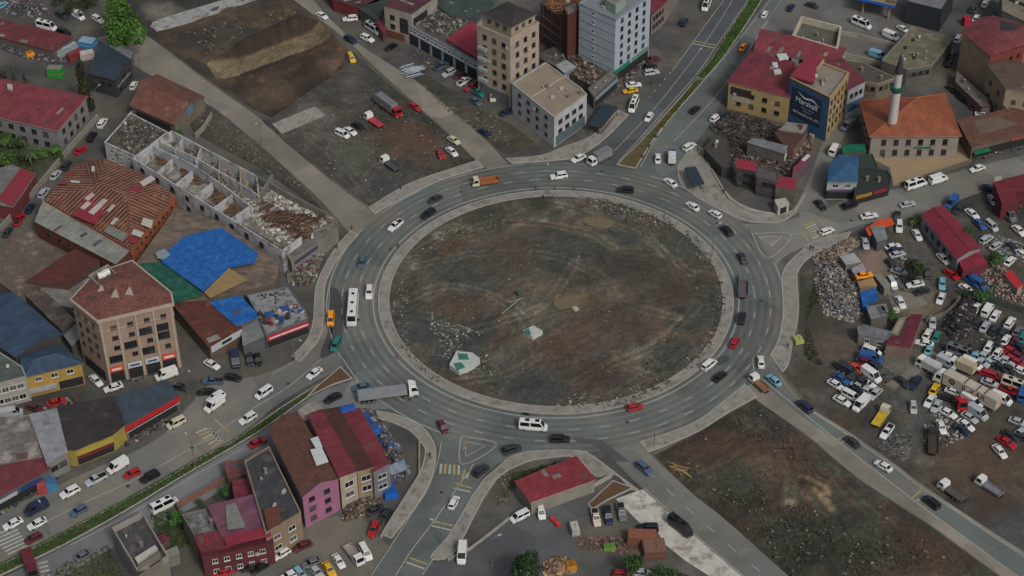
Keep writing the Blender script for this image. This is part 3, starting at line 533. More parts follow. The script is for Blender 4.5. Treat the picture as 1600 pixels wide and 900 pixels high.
class Bld:
    def __init__(s, name, label, cat, roofpx, h, wall, z0=0.0, group=None):
        P = [tuple(S(x, y, h)[:2]) for x, y in roofpx]; s.flip = not ccw(P)
        cx = sum(p[0] for p in P)/len(P); cy = sum(p[1] for p in P)/len(P); s.c = Vector((cx, cy, z0)); s.h = h-z0; s.z0 = z0
        s.P = [(p[0]-cx, p[1]-cy) for p in P]; s.Q = s.P[::-1] if s.flip else s.P
        s.root = tag(empty(name, s.c), label, cat, group); s.wall_m = wall
    def loc(s, x, y, z): v = S(x, y, z)-s.c; return (v.x, v.y, v.z)
    def wall(s, top=None, inset=0.0, m=None, name='wall'):
        mb = MB(); Q = poly_inset(s.Q, inset) if inset else s.Q; mb.prism(Q, -.05, (top-s.z0) if top else s.h); return mb.build(name, [m or s.wall_m], s.root)
    def edge(s, i):
        n = len(s.P); a, b = Vector(s.P[i % n]), Vector(s.P[(i+1) % n])
        d = (b-a).normalized(); nn = Vector((d.y, -d.x))
        if s.flip: nn = -nn
        return a, b, d, nn
    def clutter(s, z, n=3):
        Q = s.Q; A = abs(sum(Q[i][0]*Q[(i+1) % len(Q)][1]-Q[(i+1) % len(Q)][0]*Q[i][1] for i in range(len(Q))))/2
        if A < 40: return
        rr = random.Random(int(A*10)); I = poly_inset(Q, 1.2)
        for k in range(min(7, int(A/45)+1)):
            a = rr.choice(I); b_ = rr.choice(I); t, u = rr.uniform(.2, .8), rr.uniform(.0, .6); x, y = (a[0]*t+b_[0]*(1-t))*(1-u), (a[1]*t+b_[1]*(1-t))*(1-u)
            kind = rr.choice(['chimney', 'air_conditioner', 'roof_vent', 'satellite_dish']); g = MB()
            if kind == 'chimney': g.box((0, 0, .5), (.6, .6, 1.5)); g.box((0, 0, 1.3), (.8, .8, .12)); m = M('7b6f63', .9, .2, 1, name='chimney_render')
            elif kind == 'air_conditioner': g.box((0, 0, .35), (1.1, .5, .8)); g.box((0, 0, -.1), (.9, .4, .15)); m = solid('unit_casing', '9a9a96', .6)
            elif kind == 'roof_vent': g.tube((0, 0, -.2), (0, 0, .7), .22, n=8); g.tube((0, 0, .7), (0, 0, .95), .36, .2, 8); m = solid('vent_metal', '8b8d8c', .5, .3)
            else: g.tube((0, 0, -.2), (0, 0, .7), .04, n=6); g.tube((0, 0, .8), (.22, -.3, .95), .15, .5, 10); m = solid('dish', 'a5a5a2', .5)
            g.build(kind, [m], s.root, (x, y, z+.05), rr.uniform(0, 3))
    def flat(s, roof, parapet=.6, th=.25, pm=None, over=0.0):
        s.clutter(s.h-parapet)
        n = len(s.Q); mb = MB(); mb.prism(s.Q, -.05, s.h-parapet-.01); mb.build('wall', [s.wall_m], s.root)
        I = poly_inset(s.Q, th); r = MB(); r.face([(*p, s.h-parapet+.02) for p in I], 0, [tuple(p) for p in I]); r.build('roof', [roof], s.root)
        O = poly_inset(s.Q, -.06-over); I2 = poly_inset(s.Q, th-.002); p = MB(); zb = s.h-parapet-.005
        for i in range(n):
            j = (i+1) % n
            p.face([(*O[i], zb), (*O[j], zb), (*O[j], s.h), (*O[i], s.h)]); p.face([(*O[i], s.h), (*O[j], s.h), (*I2[j], s.h), (*I2[i], s.h)]); p.face([(*I2[j], zb), (*I2[i], zb), (*I2[i], s.h), (*I2[j], s.h)])
            p.face([(*O[j], zb), (*O[i], zb), (*s.Q[i], zb), (*s.Q[j], zb)])
        p.build('parapet', [pm or s.wall_m], s.root)
    def planes(s, faces, roof, th=.14, trim=None, name='roof'):
        """faces: lists of local 3D points, ccw from above; u along first edge"""
        mb = MB()
        for F in faces:
            F = [Vector(p) for p in F]; u = (F[1]-F[0]); u.z = 0; u = u.normalized(); nrm = (F[1]-F[0]).cross(F[-1]-F[0]).normalized(); v = nrm.cross(u).normalized()
            uv = [((p-F[0]).dot(u), (p-F[0]).dot(v)) for p in F]; mb.face(F, 0, uv)
            D = [p-Vector((0, 0, th)) for p in F]; mb.face(D[::-1], 1)
            for i in range(len(F)): j = (i+1) % len(F); mb.face([D[i], D[j], F[j], F[i]], 1)
        return mb.build(name, [roof, trim or s.wall_m], s.root)
    def shed(s, roof, rise=(0,), over=.35, trim=None, wall=True, patch=True):
        """near-flat sloped roof; rise per input vertex"""
        n = len(s.P); rz = list(rise)+[0]*(n-len(rise))
        if s.flip: rz = rz[::-1]
        if wall:
            mb = MB(); Q = s.Q
            for i in range(n): j = (i+1) % n; mb.face([(*Q[i], -.05), (*Q[j], -.05), (*Q[j], s.h+rz[j]-.15), (*Q[i], s.h+rz[i]-.15)])
            mb.build('wall', [s.wall_m], s.root)
        O = poly_inset(s.Q, -over); F = [(O[i][0], O[i][1], s.h+rz[i]) for i in range(n)]; 
        L = [math.dist(O[i], O[(i+1) % n]) for i in range(n)]; k = L.index(max(L)); F = F[k:]+F[:k]
        if patch and len(s.Q) == n:
            V = [Vector(p) for p in F]; u = (V[1]-V[0]).normalized(); nn = (V[1]-V[0]).cross(V[2]-V[1]).normalized(); nn = nn if nn.z > 0 else -nn; v = nn.cross(u); P2 = [((p-V[0]).dot(u), (p-V[0]).dot(v)) for p in V]
            flat_ = max(abs((p-V[0]).dot(nn)) for p in V) < .12; xs = [p[0] for p in P2]; ys = [p[1] for p in P2]; rr = random.Random(int(max(xs)*97)); k = 0; A = (max(xs)-min(xs))*(max(ys)-min(ys))
            while flat_ and k < min(60, A/9):
                k += 1; x, y = rr.uniform(min(xs), max(xs)), rr.uniform(min(ys), max(ys)); a, b_ = rr.choice([.95, .95, 1.9]), rr.uniform(1.2, 3.6)
                if rr.random() > .22: continue
                qs = [(x, y), (x+a, y), (x+a, y+b_), (x, y+b_)]
                if not inside(np.array([q[0] for q in qs]), np.array([q[1] for q in qs]), P2).all(): continue
                g = MB(); g.face([V[0]+u*q[0]+v*q[1]+nn*.025 for q in qs]); g.build('roof_patch', [rr.choice(PATCHM)], s.root)
        return s.planes([F], roof, .14, trim)
    def pitch(s, roof, rise, hip=.0, over=.4, trim=None, ends=None, axis=None, gable=None):
        """4 corners; ridge along the longer axis (or axis=0/1); hip = fraction of length cut at each end"""
        Q = s.Q; L0 = math.dist(Q[0], Q[1])+math.dist(Q[2], Q[3]); L1 = math.dist(Q[1], Q[2])+math.dist(Q[3], Q[0])
        ax = (0 if L0 >= L1 else 1) if axis is None else axis
        if axis is not None and s.flip and axis == 0: ax = 0
        O = poly_inset(Q, -over); O = O if ax == 0 else O[1:]+O[:1]; Qr = Q if ax == 0 else Q[1:]+Q[:1]
        A, B, C, D = [Vector(p) for p in O]; r0 = (A+D)/2; r1 = (B+C)/2; hh = hip if isinstance(hip, tuple) else (hip, hip)
        e0 = r0.lerp(r1, hh[0]); e1 = r1.lerp(r0, hh[1]); z, zr = s.h, s.h+rise
        a, b, c, d = [(*p, z) for p in (A, B, C, D)]; p, q = (*e0, zr), (*e1, zr)
        faces = [[a, b, q, p], [c, d, p, q]]
        if hh[0] > 0: faces.append([d, a, p])
        if hh[1] > 0: faces.append([b, c, q])
        mb = MB(); mb.prism(Qr, -.05, s.h-.02)
        for hz, i, j in ((hh[0], 3, 0), (hh[1], 1, 2)):
            if hz == 0:
                m_ = (Vector(Qr[i])+Vector(Qr[j]))/2; mb.face([(*Qr[i], s.h-.02), (*Qr[j], s.h-.02), (*m_, s.h+rise-.2)])
        mb.build('wall', [s.wall_m], s.root); o = s.planes(faces, roof, .14, trim)
        cap = MB(); cap.tube((*e0, zr+.02), (*e1, zr+.02), .13, n=6)
        if hh[0] > 0: cap.tube(p, d, .1, n=5); cap.tube(p, a, .1, n=5)
        if hh[1] > 0: cap.tube(q, b, .1, n=5); cap.tube(q, c, .1, n=5)
        cap.build('ridge_cap', [trim or roof], s.root); s.ridge = (p, q); return o
    def wins(s, i, rows, cols, w_, h_, z1, dz, kind='plain', m0=.08, m1=.92, skip=()):
        a, b, d, nn = s.edge(i); fr, gl = win_mesh(w_, h_, kind); ang = math.atan2(nn.y, nn.x)-math.pi/2; zz = -s.z0
        for r in range(rows):
            for c in range(cols):
                if (r, c) in skip: continue
                t = m0+(m1-m0)*((c+.5)/cols); p = a.lerp(b, t)+nn*.015
                o = ob('window', fr, s.root, (p.x, p.y, z1+r*dz+zz), ang); ob('pane', random.choice(_pv[(w_, h_, kind)]+[gl]), o)
                if random.random() < .1 and r > 0: g = MB(); g.box((0, 0, 0), (.85, .4, .6)); g.build('air_conditioner', [solid('unit_casing', '9a9a96', .6)], s.root, (p.x+d.x*(w_*.5+.6)+nn.x*.2, p.y+d.y*(w_*.5+.6)+nn.y*.2, z1+r*dz+zz+.2), ang)
    def panel(s, i, t0, t1, z0, z1, m, out=.06, name='panel', th=.08):
        a, b, d, nn = s.edge(i); p = a.lerp(b, t0); q = a.lerp(b, t1); mb = MB(); c = (p+q)/2+nn*(out-th/2+.0)
        ang = math.atan2((q-p).y, (q-p).x); mb.box((0, 0, (z0+z1)/2-s.z0), ((q-p).length, th, z1-z0)); return ob(name, mb.mesh(name, [m]), s.root, (c.x, c.y, 0), ang)
    def band(s, z, hh, out, m, name='cornice'):
        mb = MB(); O = poly_inset(s.Q, -out); n = len(O)
        for i in range(n):
            j = (i+1) % n; mb.face([(*O[i], z), (*O[j], z), (*O[j], z+hh), (*O[i], z+hh)]); mb.face([(*O[i], z+hh), (*O[j], z+hh), (*s.Q[j], z+hh+.02), (*s.Q[i], z+hh+.02)]); mb.face([(*s.Q[i], z), (*s.Q[j], z), (*O[j], z), (*O[i], z)])
        mb.build(name, [m], s.root)
    def piece(s, name, px, z, th, m, z2=None):
        """flat plate lying on the roof (photo corners)"""
        P = [s.loc(x, y, z) for x, y in px]; P = P if ccw(P) else P[::-1]
        mb = MB(); c = [sum(p[k] for p in P)/len(P) for k in (0, 1)]; Q = [(p[0]-c[0], p[1]-c[1]) for p in P]
        mb.prism(Q, 0, th, bottom=False); return mb.build(name, [m], s.root, (c[0], c[1], z-s.z0))
def thing_mesh(name, label, cat, mb, mats, loc, rz=0.0, group=None, kind=None):
    o = mb.build(name, mats, None, loc, rz); tag(o, label, cat, group, kind); return o
def wall_run(name, label, px, h, th, m, z=None, cat='wall', group=None, parent=None, z0=0.0, ztop=None):
    """free-standing wall; photo points give its top edge"""
    P = [S(x, y, (ztop or (z0+h))) for x, y in px]; c = sum(P, Vector())/len(P); c.z = 0
    if parent: c = Vector(parent.location); 
    mb = MB()
    for i in range(len(P)-1):
        a, b = P[i]-c, P[i+1]-c; d = Vector((b.x-a.x, b.y-a.y)); L = d.length
        mb.box(((a.x+b.x)/2, (a.y+b.y)/2, z0+h/2-.02), (L+th*.9, th-.006*(i % 2), h-.004*(i % 2)), 0, math.atan2(d.y, d.x))
    o = mb.build(name, [m], parent, (c.x, c.y, 0) if not parent else (0, 0, 0))
    if not parent: tag(o, label, cat, group)
    return o
def scatter(name, label, px, n, smin, smax, cols, z=0.05, h=.0, cat='rubble', flat=1.0, mat=None, heap=None, kind='stuff', elong=1.6):
    P = W2(px, z); A = np.array(P); x0, y0 = A.min(0); x1, y1 = A.max(0); X = RNG.uniform(x0, x1, n*8); Y = RNG.uniform(y0, y1, n*8)
    m = inside(X, Y, P); X, Y = X[m][:n], Y[m][:n]; k = len(X); ed = edist(X, Y, P); c0 = A.mean(0)
    s = smin+(smax-smin)*RNG.random(k)**2.5; sx = s*RNG.uniform(.8, elong, k); sy = s*RNG.uniform(.4, 1, k); sz = s*RNG.uniform(.2, .7, k)*flat
    Z = z+RNG.random(k)*h*np.clip(ed/2.5, 0, 1)+sz*.3
    base = np.array([(-1, -1, -1), (1, -1, -1), (1, 1, -1), (-1, 1, -1), (-1, -1, 1), (1, -1, 1), (1, 1, 1), (-1, 1, 1)])*.5
    B = np.repeat(base[None], k, 0)+RNG.uniform(-.12, .12, (k, 8, 3)); B *= np.c_[sx, sy, sz][:, None, :]
    a = RNG.uniform(0, math.tau, k); tl = RNG.normal(0, .25, k); ca, sa, ct, st = np.cos(a), np.sin(a), np.cos(tl), np.sin(tl)
    x, y, zz = B[:, :, 0], B[:, :, 1], B[:, :, 2]; x, zz = x*ct[:, None]+zz*st[:, None], -x*st[:, None]+zz*ct[:, None]
    xr = x*ca[:, None]-y*sa[:, None]; yr = x*sa[:, None]+y*ca[:, None]
    V = np.stack([xr+X[:, None]-c0[0], yr+Y[:, None]-c0[1], zz+Z[:, None]], -1).reshape(-1, 3)
    F0 = np.array([(0, 1, 5, 4), (1, 2, 6, 5), (2, 3, 7, 6), (3, 0, 4, 7), (4, 5, 6, 7)]); F = (F0[None]+np.arange(k)[:, None, None]*8).reshape(-1, 4)
    C = np.array([lin(c) for c in cols]); ci = RNG.integers(0, len(cols), k); col = np.repeat(C[ci]*RNG.uniform(.6, 1.25, (k, 1)), 8, 0)
    o = ob(name, mk(name, V.tolist(), F.tolist(), mat or VC('debris', amt=.25, bs=0), col=np.clip(col, 0, 1)), None, (c0[0], c0[1], 0)); tag(o, label, cat, None, kind); return o
# ------------------------------------------------------------------ vehicles
PC = {'W': ('white', 'cacbc8'), 'S': ('silver', '9da3a6'), 'G': ('grey', '5d6265'), 'D': ('black', '17191b'), 'K': ('dark grey', '2b3034'), 'N': ('navy blue', '1c2740'), 'B': ('blue', '264f86'), 'R': ('red', '9c1a21'),
      'M': ('maroon', '54202a'), 'Y': ('yellow', 'c9a018'), 'O': ('orange yellow', 'e08f10'), 'T': ('teal', '1e6f62'), 'C': ('cream', 'b9b29b'), 'L': ('light blue', '6c9fae'), 'P': ('slate blue', '46586a'), 'F': ('orange red', 'b03f24')}
def paint(k): return solid('car_paint', PC[k][1], .32, coat=.5)
HL = solid('headlight_lens', 'c9cdd0', .15); TL = solid('tail_light_lens', '7a0d10', .25); RIM = solid('wheel_rim', '8d8f90', .35, .6); UND = solid('underbody', '101010', .9)
def wheel_mesh(r, w_):
    mb = MB(); n = 12
    A = [(r*math.cos(k*math.tau/n), -w_/2, r*math.sin(k*math.tau/n)) for k in range(n)]; B = [(x, w_/2, z) for x, y, z in A]
    for k in range(n): mb.face([A[k], A[(k+1) % n], B[(k+1) % n], B[k]][::-1], 0)
    for s, R in ((-1, A), (1, B)):
        I = [(x*.62, s*(w_/2+.012), z*.62) for x, y, z in A]; 
        for k in range(n): q = [R[k], R[(k+1) % n], I[(k+1) % n], I[k]]; mb.face(q if s < 0 else q[::-1], 0)
        mb.face(I if s < 0 else I[::-1], 1)
    return mb.mesh('wheel', [TYRE, RIM])
WHS, WHL = wheel_mesh(.32, .22), wheel_mesh(.48, .32)
def quad_on(mb, A, B, C, D, s0=.06, s1=.94, t0=.1, t1=.92, off=.012, m=0):
    A, B, C, D = map(Vector, (A, B, C, D)); nn = (B-A).cross(D-A).normalized()*off
    f = lambda u, v: (A.lerp(B, u)).lerp(D.lerp(C, u), v)+nn
    mb.face([f(s0, t0), f(s1, t0), f(s1, t1), f(s0, t1)], m)
def car_parts(L, W, H, belt, cab, bed=False, van=False, bus=False, hatchk=False):
    """parts of one vehicle, +X forward"""
    parts = []; mb = MB(); zb = .30 if H < 2 else .38; h2 = L/2
    nose = .70 if not (van or bus) else (.86 if van else 1.0); tail = .96
    if bus: st = [(-.5, .94, 1.0), (-.49, 1, 1.0), (.49, 1, 1.0), (.5, .94, 1.0)]
    else: st = [(-.5, .80, tail*.86), (-.478, .93, tail), (-.36, .99, 1.0), (0, 1, 1.0), (cab[3], .99, 1.0), (.40, .96, .5+.5*nose), (.475, .88, nose*.98), (.5, .70, nose*.82)]
    rings = []
    for f, wk, zk in st:
        x = f*L; hw = W/2*wk; zt = zb+(belt-zb)*zk; zm = zb+(zt-zb)*.55
        rings.append([(x, -hw*.96, zb), (x, -hw, zm), (x, -hw*.93, zt-.05), (x, -hw*.84, zt), (x, hw*.84, zt), (x, hw*.93, zt-.05), (x, hw, zm), (x, hw*.96, zb)])
    for a, b in zip(rings, rings[1:]):
        for k in range(7): mb.face([a[k], b[k], b[k+1], a[k+1]][::-1])
    mb.face(rings[0][::-1]); mb.face(rings[-1]); mb.face([p for p in [rings[0][0], rings[0][7], rings[-1][7], rings[-1][0]]], 1)
    x0, x1, x2, x3 = [c*L for c in cab]; wb, wt = W/2*.9, W/2*(.70 if not (van or bus) else .86); zr = H; z_ = belt-.02
    b0 = [(x0, -wb, z_), (x3, -wb, z_), (x3, wb, z_), (x0, wb, z_)]; t0 = [(x1, -wt, zr-.05), (x2, -wt, zr-.05), (x2, wt, zr-.05), (x1, wt, zr-.05)]
    for i in range(4): j = (i+1) % 4; mb.face([b0[i], b0[j], t0[j], t0[i]])
    e = .86; ti = [(x1+(x2-x1)*.06, -wt*e, zr), (x2-(x2-x1)*.06, -wt*e, zr), (x2-(x2-x1)*.06, wt*e, zr), (x1+(x2-x1)*.06, wt*e, zr)]
    for i in range(4): j = (i+1) % 4; mb.face([t0[i], t0[j], ti[j], ti[i]])
    mb.face(ti)
    if bed:   # load bed of a pickup: rails and a dark floor
        xa, xb = -h2+.12, x0-.12
        mb.face([(xa, -W*.38, belt+.006), (xb, -W*.38, belt+.006), (xb, W*.38, belt+.006), (xa, W*.38, belt+.006)], 1)
        for y in (-W*.42, W*.42): mb.box(((xa+xb)/2, y, belt+.05), (xb-xa, .09, .14))
        mb.box((xa-.03, 0, belt+.05), (.08, W*.84, .14))
    parts.append(('body', mb.mesh('body', [None, UND]), 'paint', (0, 0, 0), 0))
    g = MB(); quad_on(g, b0[1], b0[2], t0[2], t0[1], .05, .95, .12, .95); parts.append(('windscreen', g.mesh('windscreen', [CARGLASS]), None, (0, 0, 0), 0))
    g = MB(); quad_on(g, b0[3], b0[0], t0[0], t0[3], .08, .92, .3 if van else .14, .9); parts.append(('rear_window', g.mesh('rear_window', [CARGLASS]), None, (0, 0, 0), 0))
    for sgn in (0, 1):
        g = MB(); A, B, C, D = (b0[0], b0[1], t0[1], t0[0]) if sgn == 0 else (b0[2], b0[3], t0[3], t0[2])
        if van:
            if sgn == 0: quad_on(g, A, B, C, D, .74, .97, .3, .9)
            else: quad_on(g, A, B, C, D, .03, .26, .3, .9)
        else:
            for u0, u1 in (((.05, .45), (.5, .95)) if not bus else ((.03, .25), (.27, .49), (.51, .73), (.75, .97))): quad_on(g, A, B, C, D, u0, u1, .18 if not bus else .3, .9)
        parts.append(('side_window', g.mesh('side_window', [CARGLASS]), None, (0, 0, 0), 0))
    r = .32 if H < 2 else .36
    for sx in (-.31, .31):
        for sy in (-1, 1): parts.append(('wheel', WHL if bus and L > 9 else WHS, None, (sx*L, sy*(W/2-.12), .48 if bus and L > 9 else .32), 0))
    hz = zb+(belt-zb)*.62*nose; 
    for sy in (-1, 1):
        g = MB(); g.box((0, 0, 0), (.10, .34, .16)); parts.append(('headlight', g.mesh('headlight', [HL]), None, (h2-.07, sy*W*.30, hz), 0))
        g = MB(); g.box((0, 0, 0), (.08, .26, .2)); parts.append(('tail_light', g.mesh('tail_light', [TL]), None, (-h2+.03, sy*W*.34, zb+(belt-zb)*.7), 0))
    if bus:
        for f in ((-.3, 0.0, .3) if L > 9 else (-.2, .2)): g = MB(); g.box((0, 0, 0), (.75, .7, .1)); parts.append(('roof_hatch', g.mesh('roof_hatch', [CARGLASS]), None, (f*L, 0, H+.04), 0))
    for sy in (-1, 1):
        if not bus: g = MB(); g.box((0, 0, 0), (.12, .2, .14)); parts.append(('mirror', g.mesh('mirror', [UND]), None, (cab[3]*L-.25, sy*(W/2+.04), belt+.06), 0))
    return parts
def truck_parts(L, W, bedk, bedc, cabH=2.35, cabL=1.9, boxH=2.7, big=False):
    parts = []; h2 = L/2; zc = .75 if not big else 1.0; wb = W/2
    c = MB(); xf, xr = h2, h2-cabL; z0, zm, z1 = .45, zc+.55, cabH
    lo = [(xr, -wb, z0), (xf, -wb*.96, z0), (xf, wb*.96, z0), (xr, wb, z0)]; mi = [(xr, -wb, zm), (xf, -wb*.96, zm), (xf, wb*.96, zm), (xr, wb, zm)]; to = [(xr+.1, -wb*.88, z1), (xf-.42, -wb*.86, z1), (xf-.42, wb*.86, z1), (xr+.1, wb*.88, z1)]
    for a, b in ((lo, mi), (mi, to)):
        for i in range(4): j = (i+1) % 4; c.face([a[i], a[j], b[j], b[i]])
    c.face(to); parts.append(('cab', c.mesh('cab', [None]), 'paint', (0, 0, 0), 0))
    g = MB(); quad_on(g, mi[1], mi[2], to[2], to[1], .06, .94, .08, .85); parts.append(('windscreen', g.mesh('windscreen', [CARGLASS]), None, (0, 0, 0), 0))
    for q in ((mi[0], mi[1], to[1], to[0]), (mi[2], mi[3], to[3], to[2])): g = MB(); quad_on(g, *q, .15, .85, .08, .8); parts.append(('side_window', g.mesh('side_window', [CARGLASS]), None, (0, 0, 0), 0))
    g = MB(); g.box(((-h2+xr)/2, 0, zc-.2), (L-cabL+.6, W*.45, .26)); parts.append(('chassis', g.mesh('chassis', [UND]), None, (0, 0, 0), 0))
    xa, xb = -h2, xr-.15; cx = (xa+xb)/2; lb = xb-xa; bm = M(bedc, .7, .25, .9, name='truck_bed')
    if bedk == 'box' or bedk == 'tarp':
        g = MB(); hh = boxH-zc; g.box((cx, 0, zc+hh/2), (lb, W, hh), 0, 0, .985 if bedk == 'box' else .93)
        if bedk == 'box':
            for k in range(int(lb/1.2)): g.box((xa+.6+k*1.2, 0, boxH+.012), (.07, W*.97, .03))
        else:
            for k in range(int(lb/.9)): g.box((xa+.5+k*.9, 0, boxH+.02), (.1, W*.9, .05))
        parts.append(('cargo_box', g.mesh('cargo_box', [bm]), None, (0, 0, 0), 0))
    else:
        g = MB(); g.box((cx, 0, zc), (lb, W, .14)); hs = {'flat': .12, 'dump': .75, 'tray': .4}[bedk]
        for y in (-W/2+.04, W/2-.04): g.box((cx, y, zc+.07+hs/2), (lb, .08, hs))
        for x in (xa+.04, xb-.04): g.box((x, 0, zc+.07+hs/2+.002), (.08, W-.17, hs))
        parts.append(('cargo_bed', g.mesh('cargo_bed', [bm]), None, (0, 0, 0), 0))
    wm = WHL if big else WHS; r = .48 if big else .36
    xs = [h2-cabL*.55, -h2+L*.16] + ([-h2+L*.16+1.15] if big else [])
    for x in xs:
        for sy in (-1, 1): parts.append(('wheel', wm, None, (x, sy*(W/2-.17), r), 0))
    for sy in (-1, 1):
        g = MB(); g.box((0, 0, 0), (.08, .36, .2)); parts.append(('headlight', g.mesh('headlight', [HL]), None, (h2-.02, sy*W*.34, .72), 0))
        g = MB(); g.box((0, 0, 0), (.14, .1, .4)); parts.append(('mirror', g.mesh('mirror', [UND]), None, (h2-.2, sy*(W/2+.1), zm+.3), 0))
    return parts
VT = {
 's': ('car', 'sedan', 'car', car_parts(4.5, 1.78, 1.46, .90, (-.41, -.24, .09, .24))),
 'h': ('car', 'hatchback', 'car', car_parts(4.1, 1.74, 1.5, .92, (-.475, -.38, .10, .26))),
 'u': ('car', 'suv', 'car', car_parts(4.6, 1.88, 1.72, 1.04, (-.48, -.42, .09, .23))),
 'm': ('minivan', 'minivan', 'van', car_parts(4.6, 1.84, 1.88, 1.05, (-.485, -.46, .18, .35))),
 'v': ('van', 'panel van', 'van', car_parts(5.4, 2.0, 2.35, 1.2, (-.49, -.475, .20, .38), van=True)),
 'b': ('minibus', 'minibus', 'minibus', car_parts(6.6, 2.1, 2.65, 1.25, (-.49, -.475, .27, .41))),
 'p': ('pickup_truck', 'pickup truck', 'pickup', car_parts(5.2, 1.84, 1.74, 1.0, (-.10, -.06, .12, .24), bed=True)),
}
def long_roof_boxes(parts, f=((-.2, .5), (.15, .5))):
    H = 2.65
    for x, s_ in f: g = MB(); g.box((0, 0, 0), (1.0, .75, .14)); parts.append(('roof_hatch', g.mesh('roof_hatch', [CARGLASS]), None, (x*6.6, 0, H+.05), 0))
long_roof_boxes(VT['b'][3])
RANK = {}
VEH = []
def place(parts, name, label, cat, group, c, ang, colk, scale=1.0, z=0.0, lift=None):
    r = empty(name, (c.x, c.y, z), ang); r.scale = (scale,)*3; tag(r, label, cat, group)
    for nm, me, pk, lo, rz in parts:
        o = ob(nm, me, r, lo, rz)
        if pk == 'paint': o.material_slots[0].link = 'OBJECT'; o.material_slots[0].material = paint(colk)
    return r
def heading(x, y, dx, dy):
    a, b = S(x-dx*.5, y-dy*.5), S(x+dx*.5, y+dy*.5); d = b-a; return math.atan2(d.y, d.x)
def veh(zone, phrase, data, z=.1):
    for ln in data.strip().split(';'):
        f = ln.split()
        if len(f) < 6: continue
        x, y, dx, dy = map(float, f[:4]); VEH.append((x, y, dx, dy, f[4], f[5], zone, phrase, z, ' '.join(f[6:])))
def flush_vehicles():
    from collections import defaultdict
    g = defaultdict(list)
    for v in VEH: g[(PC[v[5]][0], VT[v[4]][1], v[7], v[9])].append(v)
    ords = ['leftmost', 'second from left', 'third from left', 'fourth from left', 'fifth from left', 'sixth from left', 'seventh from left', 'eighth from left', 'ninth from left', 'tenth from left', 'eleventh from left', 'twelfth from left', 'thirteenth from left', 'fourteenth from left', 'fifteenth from left']
    for (cn, tn, ph, extra), L in g.items():
        L.sort(key=lambda v: v[0])
        for i, v in enumerate(L):
            x, y, dx, dy, t, ck, zone, ph, z, ex = v
            lab = f"{cn} {tn} {ex+' ' if ex else ''}{ph}"
            if len(L) > 1: lab += f", {ords[i]} of {len(L)}" if i < len(L)-1 or len(L) > 15 else f", rightmost of {len(L)}"
            c = S(x, y, .7)
            k = VT[t]; zz = z
            place(k[3], k[0], lab, k[2], 'vehicles '+zone, c, heading(x, y, dx, dy), ck, random.uniform(.97, 1.03), zz)
def truck(x, y, dx, dy, label, L, W, bedk, bedc, cabc, z=.1, group=None, big=False, name='truck', cat='truck', **kw):
    c = S(x, y, 1.0); return place(truck_parts(L, W, bedk, bedc, big=big, **kw), name, label, cat, group, c, heading(x, y, dx, dy), cabc, 1.0, z)
# ------------------------------------------------------------------ trees and people
def leaf_mesh(name, n, c, shape, leaf=.5, lobes=9, seed=1):
    r = np.random.default_rng(seed); L = np.array(lin(c))
    if shape == 'round':
        cen = [(0, 0, 0, .62)]+[(*(r.normal(size=3)*np.array([.36, .36, .30])), r.uniform(.28, .46)) for _ in range(lobes)]
    elif shape == 'cone': cen = [(r.normal()*.05, r.normal()*.05, -1+2*k/13, .62*(1-k/13.5)+.05) for k in range(14)]
    elif shape == 'column': cen = [(r.normal()*.1, r.normal()*.1, -1+2*k/9, .52-.2*abs(k/9-.4)) for k in range(10)]
    v, f, col = [], [], []; per = n//len(cen)
    for (cx, cy, cz, rad) in cen:
        tone = r.uniform(.65, 1.35)
        k = max(20, int(n*rad**2/sum(q[3]**2 for q in cen)))
        for _ in range(k):
            d = r.normal(size=3); d /= np.linalg.norm(d); rr = rad*r.uniform(.55, 1.05)
            zs = (.35 if shape == 'cone' else 1.0); p = np.array([cx, cy, cz])+d*rr*np.array([1, 1, zs])
            a = r.normal(size=3); a /= np.linalg.norm(a); b = np.cross(a, d+r.normal(size=3)*.4); b /= (np.linalg.norm(b)+1e-6); s = leaf*r.uniform(.5, 1.3)
            i = len(v); v += [tuple(p-a*s), tuple(p+b*s*.6), tuple(p+a*s), tuple(p-b*s*.6)]; f.append((i, i+1, i+2, i+3)); cc = L*tone*r.uniform(.6, 1.4); cc = cc*np.array([1+r.uniform(-.1, .2), 1, 1]); col += [cc]*4
    return mk(name, v, f, VC('foliage', sc=2, amt=.2, bs=0, rough=.8), col=np.clip(np.array(col), 0, 1))
def tree(x, y, h, r, c, label, shape='round', n=1400, leaf=.09, cat='tree', name='tree', sq=1.0, seed=1, trunk=.28, zb=0.0, group=None):
    c0 = S(x, y, zb+(h-r*sq*.95 if shape == 'round' else h*.55)); c0.z = zb; root = tag(empty(name, c0), label, cat, group); t = MB(); ch = h-2*r*sq*.8 if shape == 'round' else h*.12
    ch = max(.3, ch); rt = max(.08, h*trunk*.09)
    t.tube((0, 0, -.1), (0.05, .02, ch+r*sq*.5 if shape == 'round' else h*.9), rt, rt*.5, 7)
    for k in range(5 if shape == 'round' else 0):
        a = k*1.256+.3; z = ch*.75+.12*k*r; t.tube((0, 0, z), (math.cos(a)*r*.6, math.sin(a)*r*.6, z+r*.7), rt*.45, rt*.15, 5)
    t.build('trunk', [M('4a3d30', .95, .3, 2, name='bark')], root)
    me = leaf_mesh('crown', n, c, shape, leaf, seed=seed); o = ob('crown', me, root)
    if shape == 'round': o.scale = (r, r, r*sq); o.location = (0, 0, h-r*sq*.95)
    else: o.scale = (r*1.6, r*1.6, h*.5); o.location = (0, 0, h*.52)
    return root
